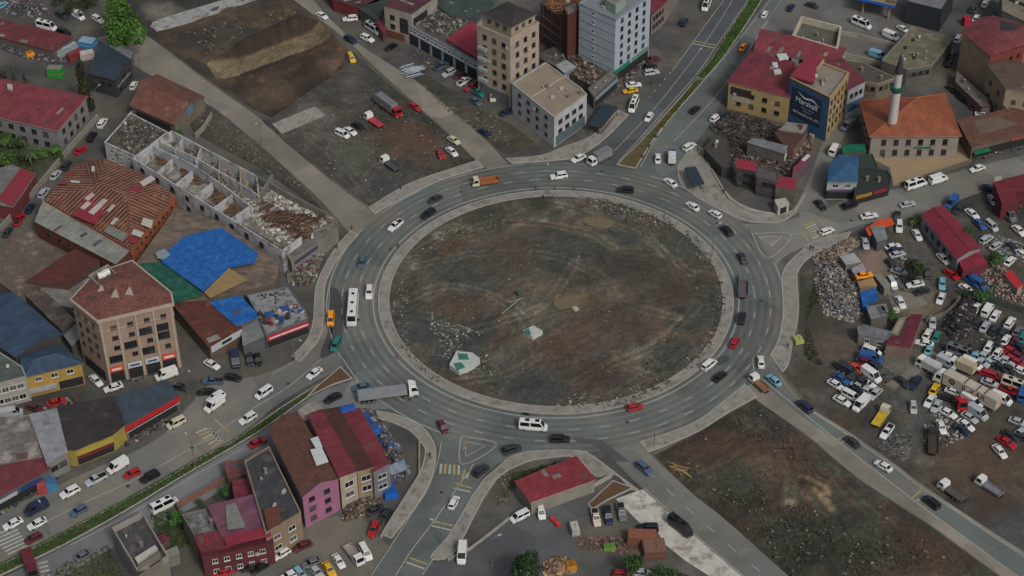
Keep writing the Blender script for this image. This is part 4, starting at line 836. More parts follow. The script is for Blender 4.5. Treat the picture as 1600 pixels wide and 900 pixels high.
def palm(x, y, h, label):
    root = tag(empty('palm_tree', S(x, y)), label, 'palm tree'); t = MB(); t.tube((0, 0, 0), (.2, .1, h), .3, .2, 8); t.build('trunk', [M('4a4034', .95, .3, 2, name='bark')], root)
    for k in range(26):
        a = k*2.399; el = .9-1.5*(k/26); mb = MB(); L = 3.0; pts = []
        for j in range(6): s = j/5; pts.append(Vector((math.cos(a)*L*s*math.cos(el*(1-.6*s)), math.sin(a)*L*s*math.cos(el*(1-.6*s)), L*.55*(math.sin(el)*s-.9*s*s))))
        sd = Vector((-math.sin(a), math.cos(a), 0))
        for j in range(5): w0, w1 = .34*math.sin(math.pi*(j+.5)/6), .34*math.sin(math.pi*(j+1.5)/6.6); mb.face([pts[j]-sd*w0, pts[j]+sd*w0, pts[j+1]+sd*w1, pts[j+1]-sd*w1])
        mb.build('frond', [M('33421f' if k % 3 else '4a5428', .7, .3, 1.5, name='palm_leaf')], root, (.2, .1, h))
def person_mesh(walk):
    me = bpy.data.meshes.new('p'); s = .22 if walk else .05
    J = [((0, 0, .95), .15), ((0, 0, 1.2), .16), ((0, 0, 1.42), .15), ((0, 0, 1.52), .06), ((0, 0, 1.66), .105),
         ((0, .1, .88), .095), ((s, .11, .48), .065), ((s*1.0, .11, .08), .045), ((s+.13, .12, .04), .04),
         ((0, -.1, .88), .095), ((-s, -.11, .48), .065), ((-s*1.5, -.11, .09), .045), ((-s*1.5+.13, -.12, .04), .04),
         ((0, .2, 1.40), .06), ((-s*.6, .26, 1.13), .045), ((-s*.2, .25, .88), .035), ((0, -.2, 1.40), .06), ((s*.6, -.26, 1.13), .045), ((s*.9, -.25, .9), .035)]
    E = [(0, 1), (1, 2), (2, 3), (3, 4), (0, 5), (5, 6), (6, 7), (7, 8), (0, 9), (9, 10), (10, 11), (11, 12), (2, 13), (13, 14), (14, 15), (2, 16), (16, 17), (17, 18)]
    me.from_pydata([j[0] for j in J], E, []); o = bpy.data.objects.new('p', me); COL.objects.link(o)
    md = o.modifiers.new('s', 'SKIN'); sk = me.skin_vertices[0].data
    for i, j in enumerate(J): sk[i].radius = (j[1], j[1])
    sk[0].use_root = True; o.modifiers.new('u', 'SUBSURF').levels = 1
    dg = bpy.context.evaluated_depsgraph_get(); m2 = bpy.data.meshes.new_from_object(o.evaluated_get(dg)); bpy.data.objects.remove(o); m2.name = 'person'
    return m2
_PM = [person_mesh(False), person_mesh(True)]
SKIN = M('a9785c', .7, .05, 3, name='skin'); HAIR = M('1d1713', .9, .1, 3, name='hair')
def person(x, y, dx, dy, top, leg, label, walk=1, z=.1):
    src = _PM[walk]; me = src.copy(); me.materials.clear()
    for m in (M(top, .9, .1, 3, name='shirt'), M(leg, .9, .1, 3, name='trousers'), SKIN): me.materials.append(m)
    for p in me.polygons:
        zz = p.center.z; p.material_index = 2 if zz > 1.5 or (abs(p.center.y) > .2 and zz < .93) else (0 if zz > .93 else 1); p.use_smooth = True
    o = ob('person', me, None, S(x, y)+Vector((0, 0, z)), heading(x, y, dx, dy)); tag(o, label, 'person')
    h = MB(); h.ball((-.015, 0, 1.70), .112, 0, .8); h.build('hair', [HAIR], o)
def lamp(x, y, h, label, arm=(1, 0), z=.1, double=False):
    root = tag(empty('street_lamp', S(x, y)+Vector((0, 0, z))), label, 'street lamp'); PM = solid('galvanised_pole', '6f7375', .5, .4)
    t = MB(); t.tube((0, 0, 0), (0, 0, h), .11, .06, 8); t.build('pole', [PM], root); b = MB(); b.box((0, 0, .2), (.4, .4, .4)); b.build('base', [CONC2], root)
    for s in ((1, -1) if double else (1,)):
        a = MB(); a.tube((0, 0, h), (s*arm[0]*1.8, s*arm[1]*1.8, h+.35), .045, .04, 6); a.build('arm', [PM], root)
        l = MB(); l.box((0, 0, 0), (.75, .3, .14), 0, math.atan2(arm[1], arm[0])); l.build('lamp_head', [solid('lamp_head', 'a9abaa', .5)], root, (s*arm[0]*2.1, s*arm[1]*2.1, h+.38))
# ------------------------------------------------------------------ the buildings
def wm(c, amt=.16, dirt=None): return M(c, .9, amt, .35, name='painted_wall', dirt=dirt)
REDM = RM('6e3036', 'sheet', c2='5a2a30', rust='5c4038', rl=.66); REDB = RM('762e37', 'sheet', c2='5f262e', rust='5c4038', rl=.68); REDL = RM('7f383e', 'sheet', c2='6b3036')
RUST = RM('5f3226', 'sheet', c2='4b2a22', rust='7a452f'); BLUR = RM('33475c', 'sheet', c2='2c3d50'); GRYR = RM('7c8080', 'sheet', c2='6c7070', rust='595a57'); BRNT = RM('63382f', 'tile', .42, '845648', rust='47322b', rl=.56)
OLDT = RM('776a5d', 'sheet', .9, c2='5b5046', rust='5a4032', rl=.6); DKR = RM('37312f', 'sheet', c2='2c2827', rust='45403a'); CON = M('6a665e', name='roof_screed', sc=.25, amt=.25, dirt='4c4a45')
# upper left -----------------------------------------------------------
b = Bld('market_shed', 'long red roofed shed with junk stacked along its open front at the upper left edge', 'shed', [(-40, 22), (113, 60), (82, 79), (-40, 47)], 3.6, wm('4f4b46')); b.shed(REDM, (.5, .5, 0, 0), trim=solid('eave', '6a2630'))
b = Bld('dark_shop_building', 'dark building with a slate blue metal roof below the big bright tree', 'building', [(162, 68), (205, 94), (179, 125), (139, 114)], 6.0, wm('2b2d31')); b.pitch(RM('2f3a46', 'sheet', c2='28323d'), 1.3, .0, .3, axis=0); b.wins(2, 1, 3, 1.6, 1.3, 3.2, 3, 'dark'); b.wins(1, 2, 3, 1.5, 1.3, .8, 2.7, 'dark'); b.panel(1, .15, .9, 2.6, 3.3, wm('7b7a78'), name='sign_board')
b = Bld('lean_to_roof', 'small grey lean-to roof behind the dark slate roofed building', 'shed', [(168, 70), (188, 70), (207, 80), (203, 92)], 4.2, wm('504c48')); b.shed(GRYR, (0,))
b = Bld('long_hall', 'large building with a flat red metal roof and white eaves at the left edge', 'building', [(-40, 108), (2, 124), (134, 151), (89, 203), (-40, 173)], 7.5, wm('6f6e6e')); b.shed(REDL, (0, 0, 0, 0, 0), .5, trim=solid('white_eave', 'a9a6a2')); b.wins(3, 2, 6, 1.6, 1.5, 1.2, 3.2, 'dark'); b.wins(2, 2, 4, 1.5, 1.5, 1.2, 3.2, 'dark'); b.piece('roof_vent', [(12, 134), (20, 136), (20, 142), (12, 140)], 7.6, .8, wm('a59b92'))
b = Bld('derelict_warehouse', 'old brown gabled warehouse with a rusty holed tile roof beside the dusty road', 'warehouse', [(205, 164), (272, 193), (318, 152), (246, 118)], 4.6, wm('655c50', .2, '4b443b'))
b.pitch(RM('6a4437', 'tile', .4, '7a5140', rust='8a6654', rl=.57), 3.0, 0, .5, axis=0); b.panel(1, .42, .62, 3.6, 5.6, solid('blue_patch', '51708c'), .1, 'boarded_opening'); b.panel(0, .1, .9, 1.2, 3.2, DARK, .04, 'open_side')
b.piece('roof_hole', [(256, 158), (264, 157), (265, 163), (259, 166)], 6.0, .28, DARK)
# roofless block -------------------------------------------------------
RW = M('a3a4a6', .9, .16, .3, name='bare_plaster', dirt='6a6862'); RW2 = M('6e6c66', .9, .25, .3, name='bare_concrete')
rb = tag(empty('roofless_building', S(350, 290)), 'long roofless white walled building being demolished beside the dusty road', 'building')
def rwall(px, h, m=RW, th=.32, name='wall', zt=None, z0=0): return wall_run(name, None, px, h, th, m, parent=rb, z0=z0, ztop=zt)
SW0, SW1, NE0, NE1 = (208, 247), (441, 391), (268, 204), (527, 342)
lp = lambda a, b, t: (a[0]+(b[0]-a[0])*t, a[1]+(b[1]-a[1])*t)
rwall([SW0, lp(SW0, SW1, .3), lp(SW0, SW1, .62), SW1], 7.0); rwall([NE0, lp(NE0, NE1, .5)], 7.0); rwall([SW0, NE0], 7.0); rwall([SW1, (470, 370)], 7.0)
rwall([lp(NE0, NE1, .5), lp(NE0, NE1, .93)], 6.0, RW2, zt=6.0); rwall([(236, 226), (303, 258), (350, 290), (392, 322)], 6.9); rwall([(246, 219), (310, 248), (368, 282), (404, 305)], 6.8)
for t in (.0, .13, .26, .39, .52, .64): a = lp(SW0, SW1, t*.98+.03); c = lp((232, 228), (398, 325), min(1, t*1.45+.03)); rwall([a, c], 6.6)
for t in (.08, .2, .33, .46, .57): a = lp(NE0, NE1, t*.9); c = lp((246, 219), (404, 305), min(1, t*1.7+.04)); rwall([a, c], 6.5, M('8f7f70', .9, .2, .3, name='bare_plaster_tan') if .2 < t < .5 else RW)
rwall([(404, 305), (425, 272)], 6.7, RW2)
fl = MB(); P = [S(*p, 3.2)-rb.location for p in (SW0, SW1, (505, 352), (527, 342), NE0)]; P = [(p.x, p.y) for p in P]; P = P if ccw(P) else P[::-1]; P = poly_inset(P, .35); fl.prism(P, 3.0, 3.4); fl.build('floor', [M('6c685f', .95, .3, .4, name='rubble_floor', dirt='8b8880')], rb)
for i, t in enumerate([.06+.1*k for k in range(9)]):
    p = S(*lp(SW0, SW1, t), 7.0); q = S(*SW1, 7.0)-S(*SW0, 7.0); an = math.atan2(q.y, q.x); f_, g_ = win_mesh(1.5, 1.4, 'dark'); nn = Vector((q.y, -q.x, 0)).normalized()
    for z in (.7, 4.1): l = p-rb.location+nn*.18; o = ob('window', f_, rb, (l.x, l.y, z), math.atan2(nn.y, nn.x)-math.pi/2); ob('pane', g_, o)
def plank_heap(name, label, px, n, cols, L=(1.5, 3.5), z=.1, h=1.2, ang=.6, cat='timber heap', spread=.35):
    P = W2(px, z); A = np.array(P); mb = MB(); ms = [M(c, .9, .25, 1, name='old_timber') for c in cols]; x0, y0 = A.min(0); x1, y1 = A.max(0); k = 0; c = A.mean(0)
    while k < n:
        x, y = random.uniform(x0, x1), random.uniform(y0, y1)
        if not inside(np.array([x]), np.array([y]), P)[0]: continue
        a = ang+random.gauss(0, spread); mb.box((x-c[0], y-c[1], random.uniform(.05, h)), (random.uniform(*L), random.uniform(.12, .3), .1), random.randrange(len(ms)), a); k += 1
    thing_mesh(name, label, cat, mb, ms, (c[0], c[1], z), kind='stuff')
plank_heap('broken_timber', 'brown roof timbers collapsed inside the roofless building near its right end', [(408, 318), (440, 335), (500, 345), (480, 385), (450, 370), (415, 345)], 420, ['4b3427', '63452f', '39291f', '6a5140'], z=3.5, h=1.6)
for px in ([(243, 232), (262, 240), (275, 262), (250, 258)], [(285, 255), (308, 268), (318, 290), (292, 282)], [(330, 285), (352, 300), (352, 325), (335, 312)], [(365, 310), (385, 320), (378, 345), (352, 335)]): plank_heap('broken_timber', 'brown timber and boards lying in a roofless white room, %s' % {243: 'room nearest the rusty warehouse', 285: 'second room along', 330: 'third room along', 365: 'room nearest the collapsed end'}[px[0][0]], px, 90, ['5a4332', '6e5a44', '4a3a2e'], z=3.5, h=.8)
scatter('demolition_rubble', 'pale plaster rubble on the floor of the roofless building', [(372, 300), (430, 292), (500, 335), (515, 352), (445, 385), (400, 350)], 3200, .15, 1.1, ['9e9b95', 'b3b1ac', '7d7871', '6b6157'], 3.45, .5)
scatter('demolition_rubble', 'plaster dust and chips in the upper rooms of the roofless building', [(225, 240), (268, 210), (405, 280), (395, 318), (300, 275)], 2400, .15, .9, ['7d7a73', '8b877e', '5e4b3b'], 3.45, .3)
b = Bld('collapsed_roof_block', 'dark sagging flat roof with a white flank wall above the striped roof hall', 'building', [(163, 222), (204, 176), (262, 206), (212, 244)], 6.2, RW); b.flat(M('403c39', name='tar_roof', sc=.3, amt=.4, dirt='5a544c'), .3); b.wins(3, 2, 3, 1.2, 1.2, 1, 2.6)
scatter('roof_litter', 'broken boards on the dark sagging roof', [(175, 218), (207, 182), (255, 206), (210, 238)], 440, .12, 0.80, ['5d574e', '77736b', '3f3a35'], 6.0, .1)
b = Bld('shop_front_ruin', 'torn open end of the roofless building facing the roundabout with loose signs', 'building', [(445, 392), (470, 372), (526, 344), (528, 354), (500, 376), (455, 408)], 5.0, RW2); b.flat(CON, .3)
b.panel(4, .1, .9, 3.2, 4.2, solid('torn_sign', '3d3b55'), .12, 'sign_board')
scatter('demolition_rubble', 'heap of broken concrete, laths and rags spilling to the left pavement', [(448, 425), (470, 400), (515, 372), (527, 372), (505, 400), (490, 440), (472, 448), (452, 442)], 3000, .12, .9, ['77736c', '8d8a84', '4a453f', '5c5148', '3c4450', '5a3a36', '6a6a5a'], .1, 2.0)
# striped roof hall ------------------------------------------------------
b = Bld('workshop_hall', 'big hall with a striped brown hipped roof patched with red and white sheets', 'workshop', [(69, 312), (120, 256), (165, 248), (220, 270), (275, 306), (204, 390)], 6.2, wm('8a4f32', .3, '6b3a26'))
OR = M('8f4d2c', .9, .3, .5, name='bare_brick', dirt='5e3524'); b.wall_m = OR; mb = MB(); mb.prism(b.Q, -.05, 6.15); mb.build('wall', [OR], b.root)
SR = RM('5f3a2c', 'sheet', .75, '48301f' if False else '4b2f25', rust='6f4a36', rl=.5)
V = {k: b.loc(*p, z) for k, (p, z) in dict(A=((69, 312), 6.2), B=((120, 256), 6.2), C=((165, 248), 6.2), D=((220, 270), 6.2), E=((275, 306), 6.2), F=((204, 390), 6.2), r1=((150, 292), 8.6), r2=((200, 306), 8.6)).items()}
for q in ('A', 'B', 'C', 'D', 'E', 'F'): pass
def srt(F):
    F = [V[k] for k in F]; return F if ccw(F) else F[::-1]
RIBM = SR
hall_faces = [('A', 'r1', 'r2', 'F'), ('A', 'B', 'r1'), ('B', 'C', 'r1'), ('C', 'D', 'r2', 'r1'), ('D', 'E', 'r2'), ('E', 'F', 'r2')]
b.planes([srt(f) for f in hall_faces], SR, .14)
rib = MB()     # standing battens of the old roof, dark between
for f in hall_faces:
    F = [Vector(V[k]) for k in f]; n_ = (F[1]-F[0]).cross(F[2]-F[0]).normalized(); n_ = n_ if n_.z > 0 else -n_
    low = sorted(range(len(F)), key=lambda i: F[i].z); e0, e1 = F[low[0]], F[low[1]]; u = (e1-e0); L = u.length; u.normalize(); v_ = n_.cross(u).normalized(); v_ = v_ if v_.z > 0 else -v_
    P2 = [((p-e0).dot(u), (p-e0).dot(v_)) for p in F]; s0 = min(p[0] for p in P2); s1 = max(p[0] for p in P2); k = s0+.5
    while k < s1-.3:
        ys = []
        for i in range(len(P2)):
            (xa, ya), (xb, yb) = P2[i], P2[(i+1) % len(P2)]
            if (xa-k)*(xb-k) < 0: ys.append(ya+(yb-ya)*(k-xa)/(xb-xa))
        if len(ys) == 2 and abs(ys[0]-ys[1]) > .4: rib.tube(e0+u*k+v_*min(ys)+n_*.04, e0+u*k+v_*max(ys)+n_*.04, .1, n=4)
        k += 1.15
o = rib.build('roof_batten', [M('8a6a55', .9, .3, .6, name='faded_batten')], b.root); o['kind'] = 'stuff'
wp, rp, gp = solid('white_sheet', 'a8a49b', .7), M('7a2233', .8, .2, .6, name='red_sheet'), M('6e6f69', .8, .2, .6, name='grey_sheet')
for nm, px, z, m in (('red_sheet', [(150, 291), (178, 302), (170, 318), (150, 352), (113, 336), (135, 308)], 7.75, rp), ('white_sheet', [(172, 300), (178, 305), (146, 336), (138, 332)], 8.05, wp), ('white_sheet', [(143, 301), (149, 305), (137, 314), (132, 310)], 8.05, wp), ('white_sheet', [(136, 315), (143, 318), (131, 328), (125, 325)], 7.9, wp),
    ('white_sheet', [(176, 318), (181, 322), (170, 332), (167, 329)], 7.9, wp), ('red_sheet', [(205, 291), (217, 291), (224, 296), (208, 305), (199, 302)], 7.95, rp), ('white_sheet', [(218, 285), (236, 274), (243, 280), (224, 292)], 7.5, wp), ('white_sheet', [(224, 340), (240, 345), (236, 357), (220, 351)], 7.3, wp), ('white_sheet', [(209, 358), (225, 364), (220, 371), (205, 366)], 7.1, wp), ('red_sheet', [(201, 366), (216, 373), (210, 382), (201, 378)], 6.9, rp),
    ('grey_sheet', [(170, 352), (200, 366), (190, 377), (162, 362)], 7.0, gp), ('white_sheet', [(180, 340), (186, 342), (176, 352), (172, 350)], 7.6, wp), ('white_sheet', [(143, 260), (148, 260), (148, 268), (143, 268)], 7.7, wp), ('white_sheet', [(110, 282), (125, 283), (124, 286), (111, 285)], 7.4, wp), ('red_sheet', [(102, 271), (116, 270), (116, 274), (104, 275)], 7.0, rp), ('red_sheet', [(90, 284), (106, 285), (104, 288), (91, 287)], 7.0, rp)): b.piece(nm, px, z, .1, m)
b.wins(4, 1, 9, .9, .7, 4.2, 1, 'dark'); b.wins(4, 1, 6, .7, .6, 2.2, 1, 'dark')
b = Bld('long_annex', 'long pale grey sheet roofed annex along the front of the striped roof hall', 'workshop', [(69, 313), (55, 346), (181, 412), (204, 391)], 5.2, wm('5d3128', .3)); b.shed(RM('85887f', 'sheet', .9, c2='7b7e76', rust='6e6d66', rl=.6), (.35, 0, 0, .35), .2); b.wins(1, 1, 6, 1.4, 1.2, 2.2, 1, 'dark')
b.piece('roof_hatch', [(145, 382), (157, 374), (160, 377), (148, 386)], 5.45, .15, solid('hatch', '4a5058'))
b = Bld('tin_roof_house', 'pale brown tile roofed house at the left edge below the grey annex', 'house', [(-12, 402), (38, 361), (102, 404), (62, 440), (30, 462), (-20, 425)], 5.0, wm('5b544c')); b.shed(RM('6f6258', 'tile', .5, '5e5249', rust='857b70', rl=.55), (0, 1.1, 0, 0, 0, 0), .3)
b = Bld('red_striped_roof_shop', 'shop with a half grey half red sheet roof at the left edge beside the lane', 'shop', [(-20, 268), (18, 258), (56, 272), (20, 324), (-20, 316)], 4.5, wm('5a2228')); b.shed(RM('6f6f6e', 'sheet', .6, c2='636362'), (0,), .2); b.piece('red_roof_sheet', [(32, 263), (55, 272), (20, 323), (-4, 312)], 4.56, .12, M('7a2631', .7, .15, .6, name='red_roof'))
b = Bld('rusty_shed', 'shed with a dark red brown sheet roof beside the grey annex', 'shed', [(117, 391), (155, 409), (106, 446), (41, 440)], 5.6, wm('4c3a34')); b.shed(RM('5a2d24', 'sheet', .5, c2='4e2820'), (.3, .3, 0, 0), .2)
b = Bld('corrugated_store', 'pale corrugated store squeezed between the rusty shed and the beige block', 'shed', [(62, 446), (118, 446), (150, 428), (158, 436), (112, 480), (82, 474)], 4.2, wm('5d5a57')); b.shed(RM('827f7b', 'sheet', .4, c2='6f6c69'), (0,), .2)
# tan tiles, tarps -------------------------------------------------------
TP = M('10569c', .6, .25, .5, name='blue_tarpaulin', dirt='2c6098', bmp=.8); TG = M('124d3c', .6, .25, .4, name='green_sheet', dirt='2a5a4a', bmp=.5); TT = M('857049', .8, .15, .5, name='tan_sheet')
b = Bld('old_tile_shed', 'long low shed with a dull brown roof above the slate blue house', 'shed', [(20, 441), (62, 449), (117, 500), (97, 516)], 4.4, wm('544b42')); b.shed(RM('5f544b', 'tile', .5, '4d433b', rust='6f655a', rl=.5), (0,), .2)
b = Bld('passage_roof', 'narrow corrugated roof in the alley left of the beige block', 'shed', [(100, 524), (118, 506), (128, 524), (112, 540)], 3.5, wm('504a44')); b.shed(GRYR, (0,), .1)
b = Bld('tarped_workshop', 'low workshop with weathered tiles half under a large blue tarpaulin', 'workshop', [(214, 412), (275, 328), (346, 352), (436, 412), (428, 441), (318, 470), (262, 474)], 4.6, wm('5b534a')); b.shed(OLDT, (0, .4, .8, 0, 0, 0, 0), .3)
b.piece('blue_tarpaulin', [(249, 404), (285, 372), (302, 366), (346, 356), (403, 396), (398, 411), (357, 419), (318, 456), (256, 412)], 5.75, .12, TP); b.piece('green_roof_sheet', [(216, 412), (250, 410), (262, 416), (319, 461), (266, 476)], 5.3, .12, TG); b.piece('tan_roof_sheet', [(358, 419), (386, 438), (328, 466), (319, 457)], 5.6, .12, TT)
b.piece('satellite_dish_plate', [(243, 396), (256, 389), (266, 398), (258, 405), (246, 404)], 5.85, .2, solid('pale_plate', '7c848c'))
b = Bld('rust_roof_shop', 'shop with a rusty brown sheet roof and a white gable board with an oval emblem', 'shop', [(271, 476), (330, 471), (377, 512), (327, 541)], 4.6, wm('58493f', .3)); b.shed(RUST, (.3, .3, 0, 0), .3); b.panel(2, .02, .98, 2.6, 4.5, solid('white_board', 'a5a8ab'), .4, 'gable_board'); b.panel(2, .35, .65, 3.2, 4.0, DARK, .47, 'emblem')
b = Bld('blue_tarp_roof', 'small roof wrapped in a bright blue tarpaulin beside the rusty shop', 'shed', [(328, 473), (375, 463), (405, 495), (370, 509)], 4.9, wm('56504a')); b.shed(TP, (.2, .2, 0, 0), .2)
b = Bld('flat_roof_shop', 'shop with a patchy grey flat roof and red and white shop signs near the roundabout', 'shop', [(385, 460), (450, 447), (478, 486), (482, 498), (415, 523), (405, 496)], 4.6, wm('55585b')); b.flat(M('7b7d7e', name='membrane_roof', sc=.3, amt=.15, dirt='3f4142'), .25)
b.panel(3, .02, .98, 2.7, 4.3, solid('red_sign', 'a32530'), .5, 'sign_board'); b.panel(3, .05, .95, 3.2, 3.6, solid('white_stripe', 'b9b9b9'), .58, 'sign_lettering_band'); b.panel(2, .05, .95, 2.7, 4.2, solid('red_sign', 'a32530'), .3, 'sign_board'); b.panel(3, .02, .98, .3, 2.4, DARK, .05, 'shop_window')
for k in range(12): x, y = random.uniform(398, 440), random.uniform(458, 475); b.piece('roof_hole', [(x-2, y-1), (x+1.5, y-1.5), (x+2, y+1), (x-1, y+1.5)], 4.42, .03, DARK)
scatter('roof_clutter', 'red, blue and dark bundles piled along the front of the patchy grey shop roof', [(405, 495), (460, 480), (475, 488), (415, 508)], 160, .4, 1.8, ['7a2226', '1d4d8c', '2a2b2d', '8e8f90'], 4.45, .6)
b = Bld('covered_passage', 'low grey roof between the blue tarped roof and the patchy shop', 'shed', [(377, 512), (405, 498), (415, 524), (380, 540)], 3.8, wm('4a4d50')); b.shed(GRYR, (0,), .1)
# beige block ------------------------------------------------------------
BW = M('877466', .9, .12, .3, name='beige_render', dirt='7d6a58'); BW2 = M('978b7c', .9, .1, .3, name='beige_trim')
b = Bld('beige_apartment_block', 'six storey beige corner block with a red tile roof and a white cornice', 'building', [(112, 468), (150, 427), (206, 409), (266, 458), (269, 474), (153, 501)], 19.5, BW)
b.wall(19.4); V = [b.loc(x, y, 19.6) for x, y in ((112, 468), (150, 427), (206, 409), (266, 458), (269, 474), (153, 501))]; ap = [b.loc(186, 436, 21.6), b.loc(206, 436, 21.6)]
fc = [[V[5], V[4], ap[1], ap[0]], [V[4], V[3], ap[1]], [V[3], V[2], ap[1]], [V[2], V[1], ap[0], ap[1]], [V[1], V[0], ap[0]], [V[0], V[5], ap[0]]]; b.planes([f if ccw(f) else f[::-1] for f in fc], BRNT, .14)
b.band(18.9, .75, .45, BW2); b.band(15.9, .15, .08, BW2, 'string_course')
TR = M('8b8070', .9, .15, 1, name='dormer_render')
for (x, y, s_) in ((159, 457, 1.3), (181, 466, 1.5), (203, 462, 1.5), (202, 437, .9), (214, 446, .9), (192, 442, .8)):
    m_ = MB(); r_ = s_; bs = [(-r_, -r_), (r_, -r_), (r_*.5, r_*1.6), (-r_*.5, r_*1.6)]; L_ = b.loc(x, y, 19.9); 
    for i in range(4): j = (i+1) % 4; m_.face([(*bs[i], 0), (*bs[j], 0), (0, r_*.5, r_*1.5)])
    m_.build('dormer', [TR], b.root, L_)
for k, z in enumerate((15.9, 12.8, 9.8, 6.9)):
    b.wins(4, 1, 4, 1.35, 1.15, z, 3, 'dark', .03, .93, skip=[(0, (1, 0, 2, 3)[k])] if k else []); b.wins(5, 1, 3, 1.2, 1.1, z, 3, 'dark', .1, .95); b.wins(3, 1, 1, .9, 2.2, z-.4, 3, 'dark', .05, .95)
for c_, z in ((2, 12.4), (1, 9.4), (3, 9.9), (2, 6.5), (0, 6.2), (3, 12.4)):
    a, bb, d, nn = b.edge(4); f_, g_ = win_mesh(3.0, 2.0, 'dark'); t = .03+.9*((3-c_)+.5)/4 if False else .03+.9*(c_+.5)/4
    t = 1-t; p = a.lerp(bb, t)+nn*.05; o = ob('bay_window', f_, b.root, (p.x, p.y, z), math.atan2(nn.y, nn.x)-math.pi/2); ob('pane', g_, o)
for i in range(5): t = .02+.24*i; b.panel(4, min(t, .97), min(t, .97)+.025, .1, 18.8, BW2, .28, 'pilaster', .3)
for t, c_ in ((.78, 'b9472f'), (.53, 'a9aeb2'), (.29, 'a9aeb2'), (.06, 'b9472f')): b.panel(4, t, t+.19, 3.6, 5.2, solid('shop_sign', c_), .34, 'sign_board'); b.panel(4, t, t+.19, .3, 3.3, DARK, .12, 'shop_window'); b.panel(4, t+.03, t+.16, 4.1, 4.6, solid('sign_print', '33415c' if c_[0] == 'a' else 'c9c2ba'), .40, 'sign_print')
b.panel(5, .1, .9, .3, 3.2, DARK, .1, 'shop_window')
b2 = Bld('roof_terrace_room', 'grey open stair head with white water tanks behind the tiled roof of the beige block', 'rooftop room', [(138, 430), (168, 413), (186, 432), (160, 450)], 20.6, wm('7c7a75'), 19.0); b2.flat(CON, .8)
for k, (x, y) in enumerate(((158, 428), (165, 424))): m_ = MB(); p = S(x, y, 21.2); m_.tube((-.9, 0, 0), (.9, 0, 0), .85, n=12); m_.box((0, 0, -.8), (1.4, 1.0, .3)); thing_mesh('water_tank', 'white water tank on the beige block roof, %s of the pair' % ('left' if k == 0 else 'right'), 'water tank', m_, [solid('white_tank', 'b9b9b6')], (p.x, p.y, 20.85), .5, 'white roof tanks')
# left middle -------------------------------------------------------------
b = Bld('blue_roof_house', 'large house with a two part slate blue roof at the left edge', 'house', [(-20, 468), (20, 462), (94, 522), (62, 530), (24, 556), (-20, 530)], 7.2, wm('3a3a3c')); b.shed(BLUR, (0, 1.0, 0, 0, 0, 1), .4); b.wins(3, 1, 2, 1.2, 1.2, 3, 1, 'dark')
b = Bld('yellow_house', 'yellow two storey house with a slate blue hipped roof and three white windows', 'house', [(34, 558), (92, 541), (127, 567), (39, 588)], 6.6, wm('95793a')); b.pitch(BLUR, 1.3, .3, .5, axis=0); b.wins(2, 1, 3, 1.6, 1.3, 4.3, 1); b.panel(2, .02, .45, .2, 2.6, DARK, .05, 'shop_window'); b.panel(2, .5, .98, 1.9, 2.5, wm('8e9095'), 1.2, 'canopy', 1.2)
b = Bld('white_balcony_house', 'white building with a long window band left of the yellow house', 'building', [(-30, 570), (-4, 548), (34, 572), (41, 588), (-30, 606)], 7.5, wm('88857f')); b.flat(M('4a544d', name='green_felt', sc=.4, amt=.3), .3); b.wins(3, 2, 5, 1.6, 1.5, 1.2, 3.2)
b = Bld('corrugated_hall', 'hall with a weathered corrugated roof at the left edge above the red awning', 'hall', [(-30, 655), (46, 650), (66, 714), (-30, 729)], 5.2, wm('5e5853')); b.shed(RM('78716a', 'sheet', .4, c2='5d5751', rust='8a8781', rl=.5), (.3, .3, 0, 0), .1)
b = Bld('white_sheet_roof_shop', 'shop with a pale blue grey sheet roof beside the corrugated hall', 'shop', [(46, 649), (89, 640), (105, 706), (73, 724)], 5.6, wm('6d6b69')); b.shed(RM('87898c', 'sheet', .9, c2='7c7f82'), (.3, .3, 0, 0), .1); b.wins(2, 1, 2, 1.8, 1.3, 2.4, 1, 'dark')
b = Bld('red_awning_shop', 'low shop with a red sheet roof and a blue sign at the left edge', 'shop', [(-30, 738), (68, 718), (77, 732), (-20, 785)], 4.4, wm('4b4e54')); b.shed(REDM, (.5, .5, 0, 0), .3); b.panel(2, .15, .5, 2.4, 3.6, solid('blue_sign', '23386b'), .3, 'sign_board'); b.panel(2, .55, .95, 2.4, 3.4, solid('white_sign', '9b9d9e'), .3, 'sign_board'); b.panel(2, .05, .95, .2, 2.3, DARK, .05, 'shop_window')
b = Bld('brown_roof_shop', 'yellow fronted shop with a dark brown roof next to the slate roofed shop', 'shop', [(91, 640), (179, 620), (195, 664), (176, 680), (117, 704), (104, 703)], 4.8, wm('8a7c36')); b.shed(DKR, (.4, .4, 0, 0, 0, 0), .1); b.panel(3, .02, .98, .2, 2.6, DARK, .05, 'shop_window'); b.panel(3, .02, .98, 3.0, 4.4, wm('978634'), .25, 'fascia'); b.panel(3, .02, .98, 2.3, 3.0, wm('5d1e22'), .6, 'awning', .6)
b = Bld('slate_roof_shop', 'shop with a slate blue sheet roof and a bright red fascia by the avenue', 'shop', [(180, 622), (262, 597), (278, 618), (195, 666)], 4.4, wm('55504d')); b.shed(RM('3b4754', 'sheet', .9, c2='343f4b'), (.4, .4, 0, 0), .2); b.panel(2, -.02, 1.02, 2.9, 4.3, solid('red_fascia', 'a31d24'), .35, 'fascia'); b.panel(2, .05, .95, .2, 2.6, DARK, .05, 'shop_window'); b.panel(2, 0, 1, 2.55, 2.65, solid('white_stripe', 'b9b9b9'), .5, 'fascia_stripe')
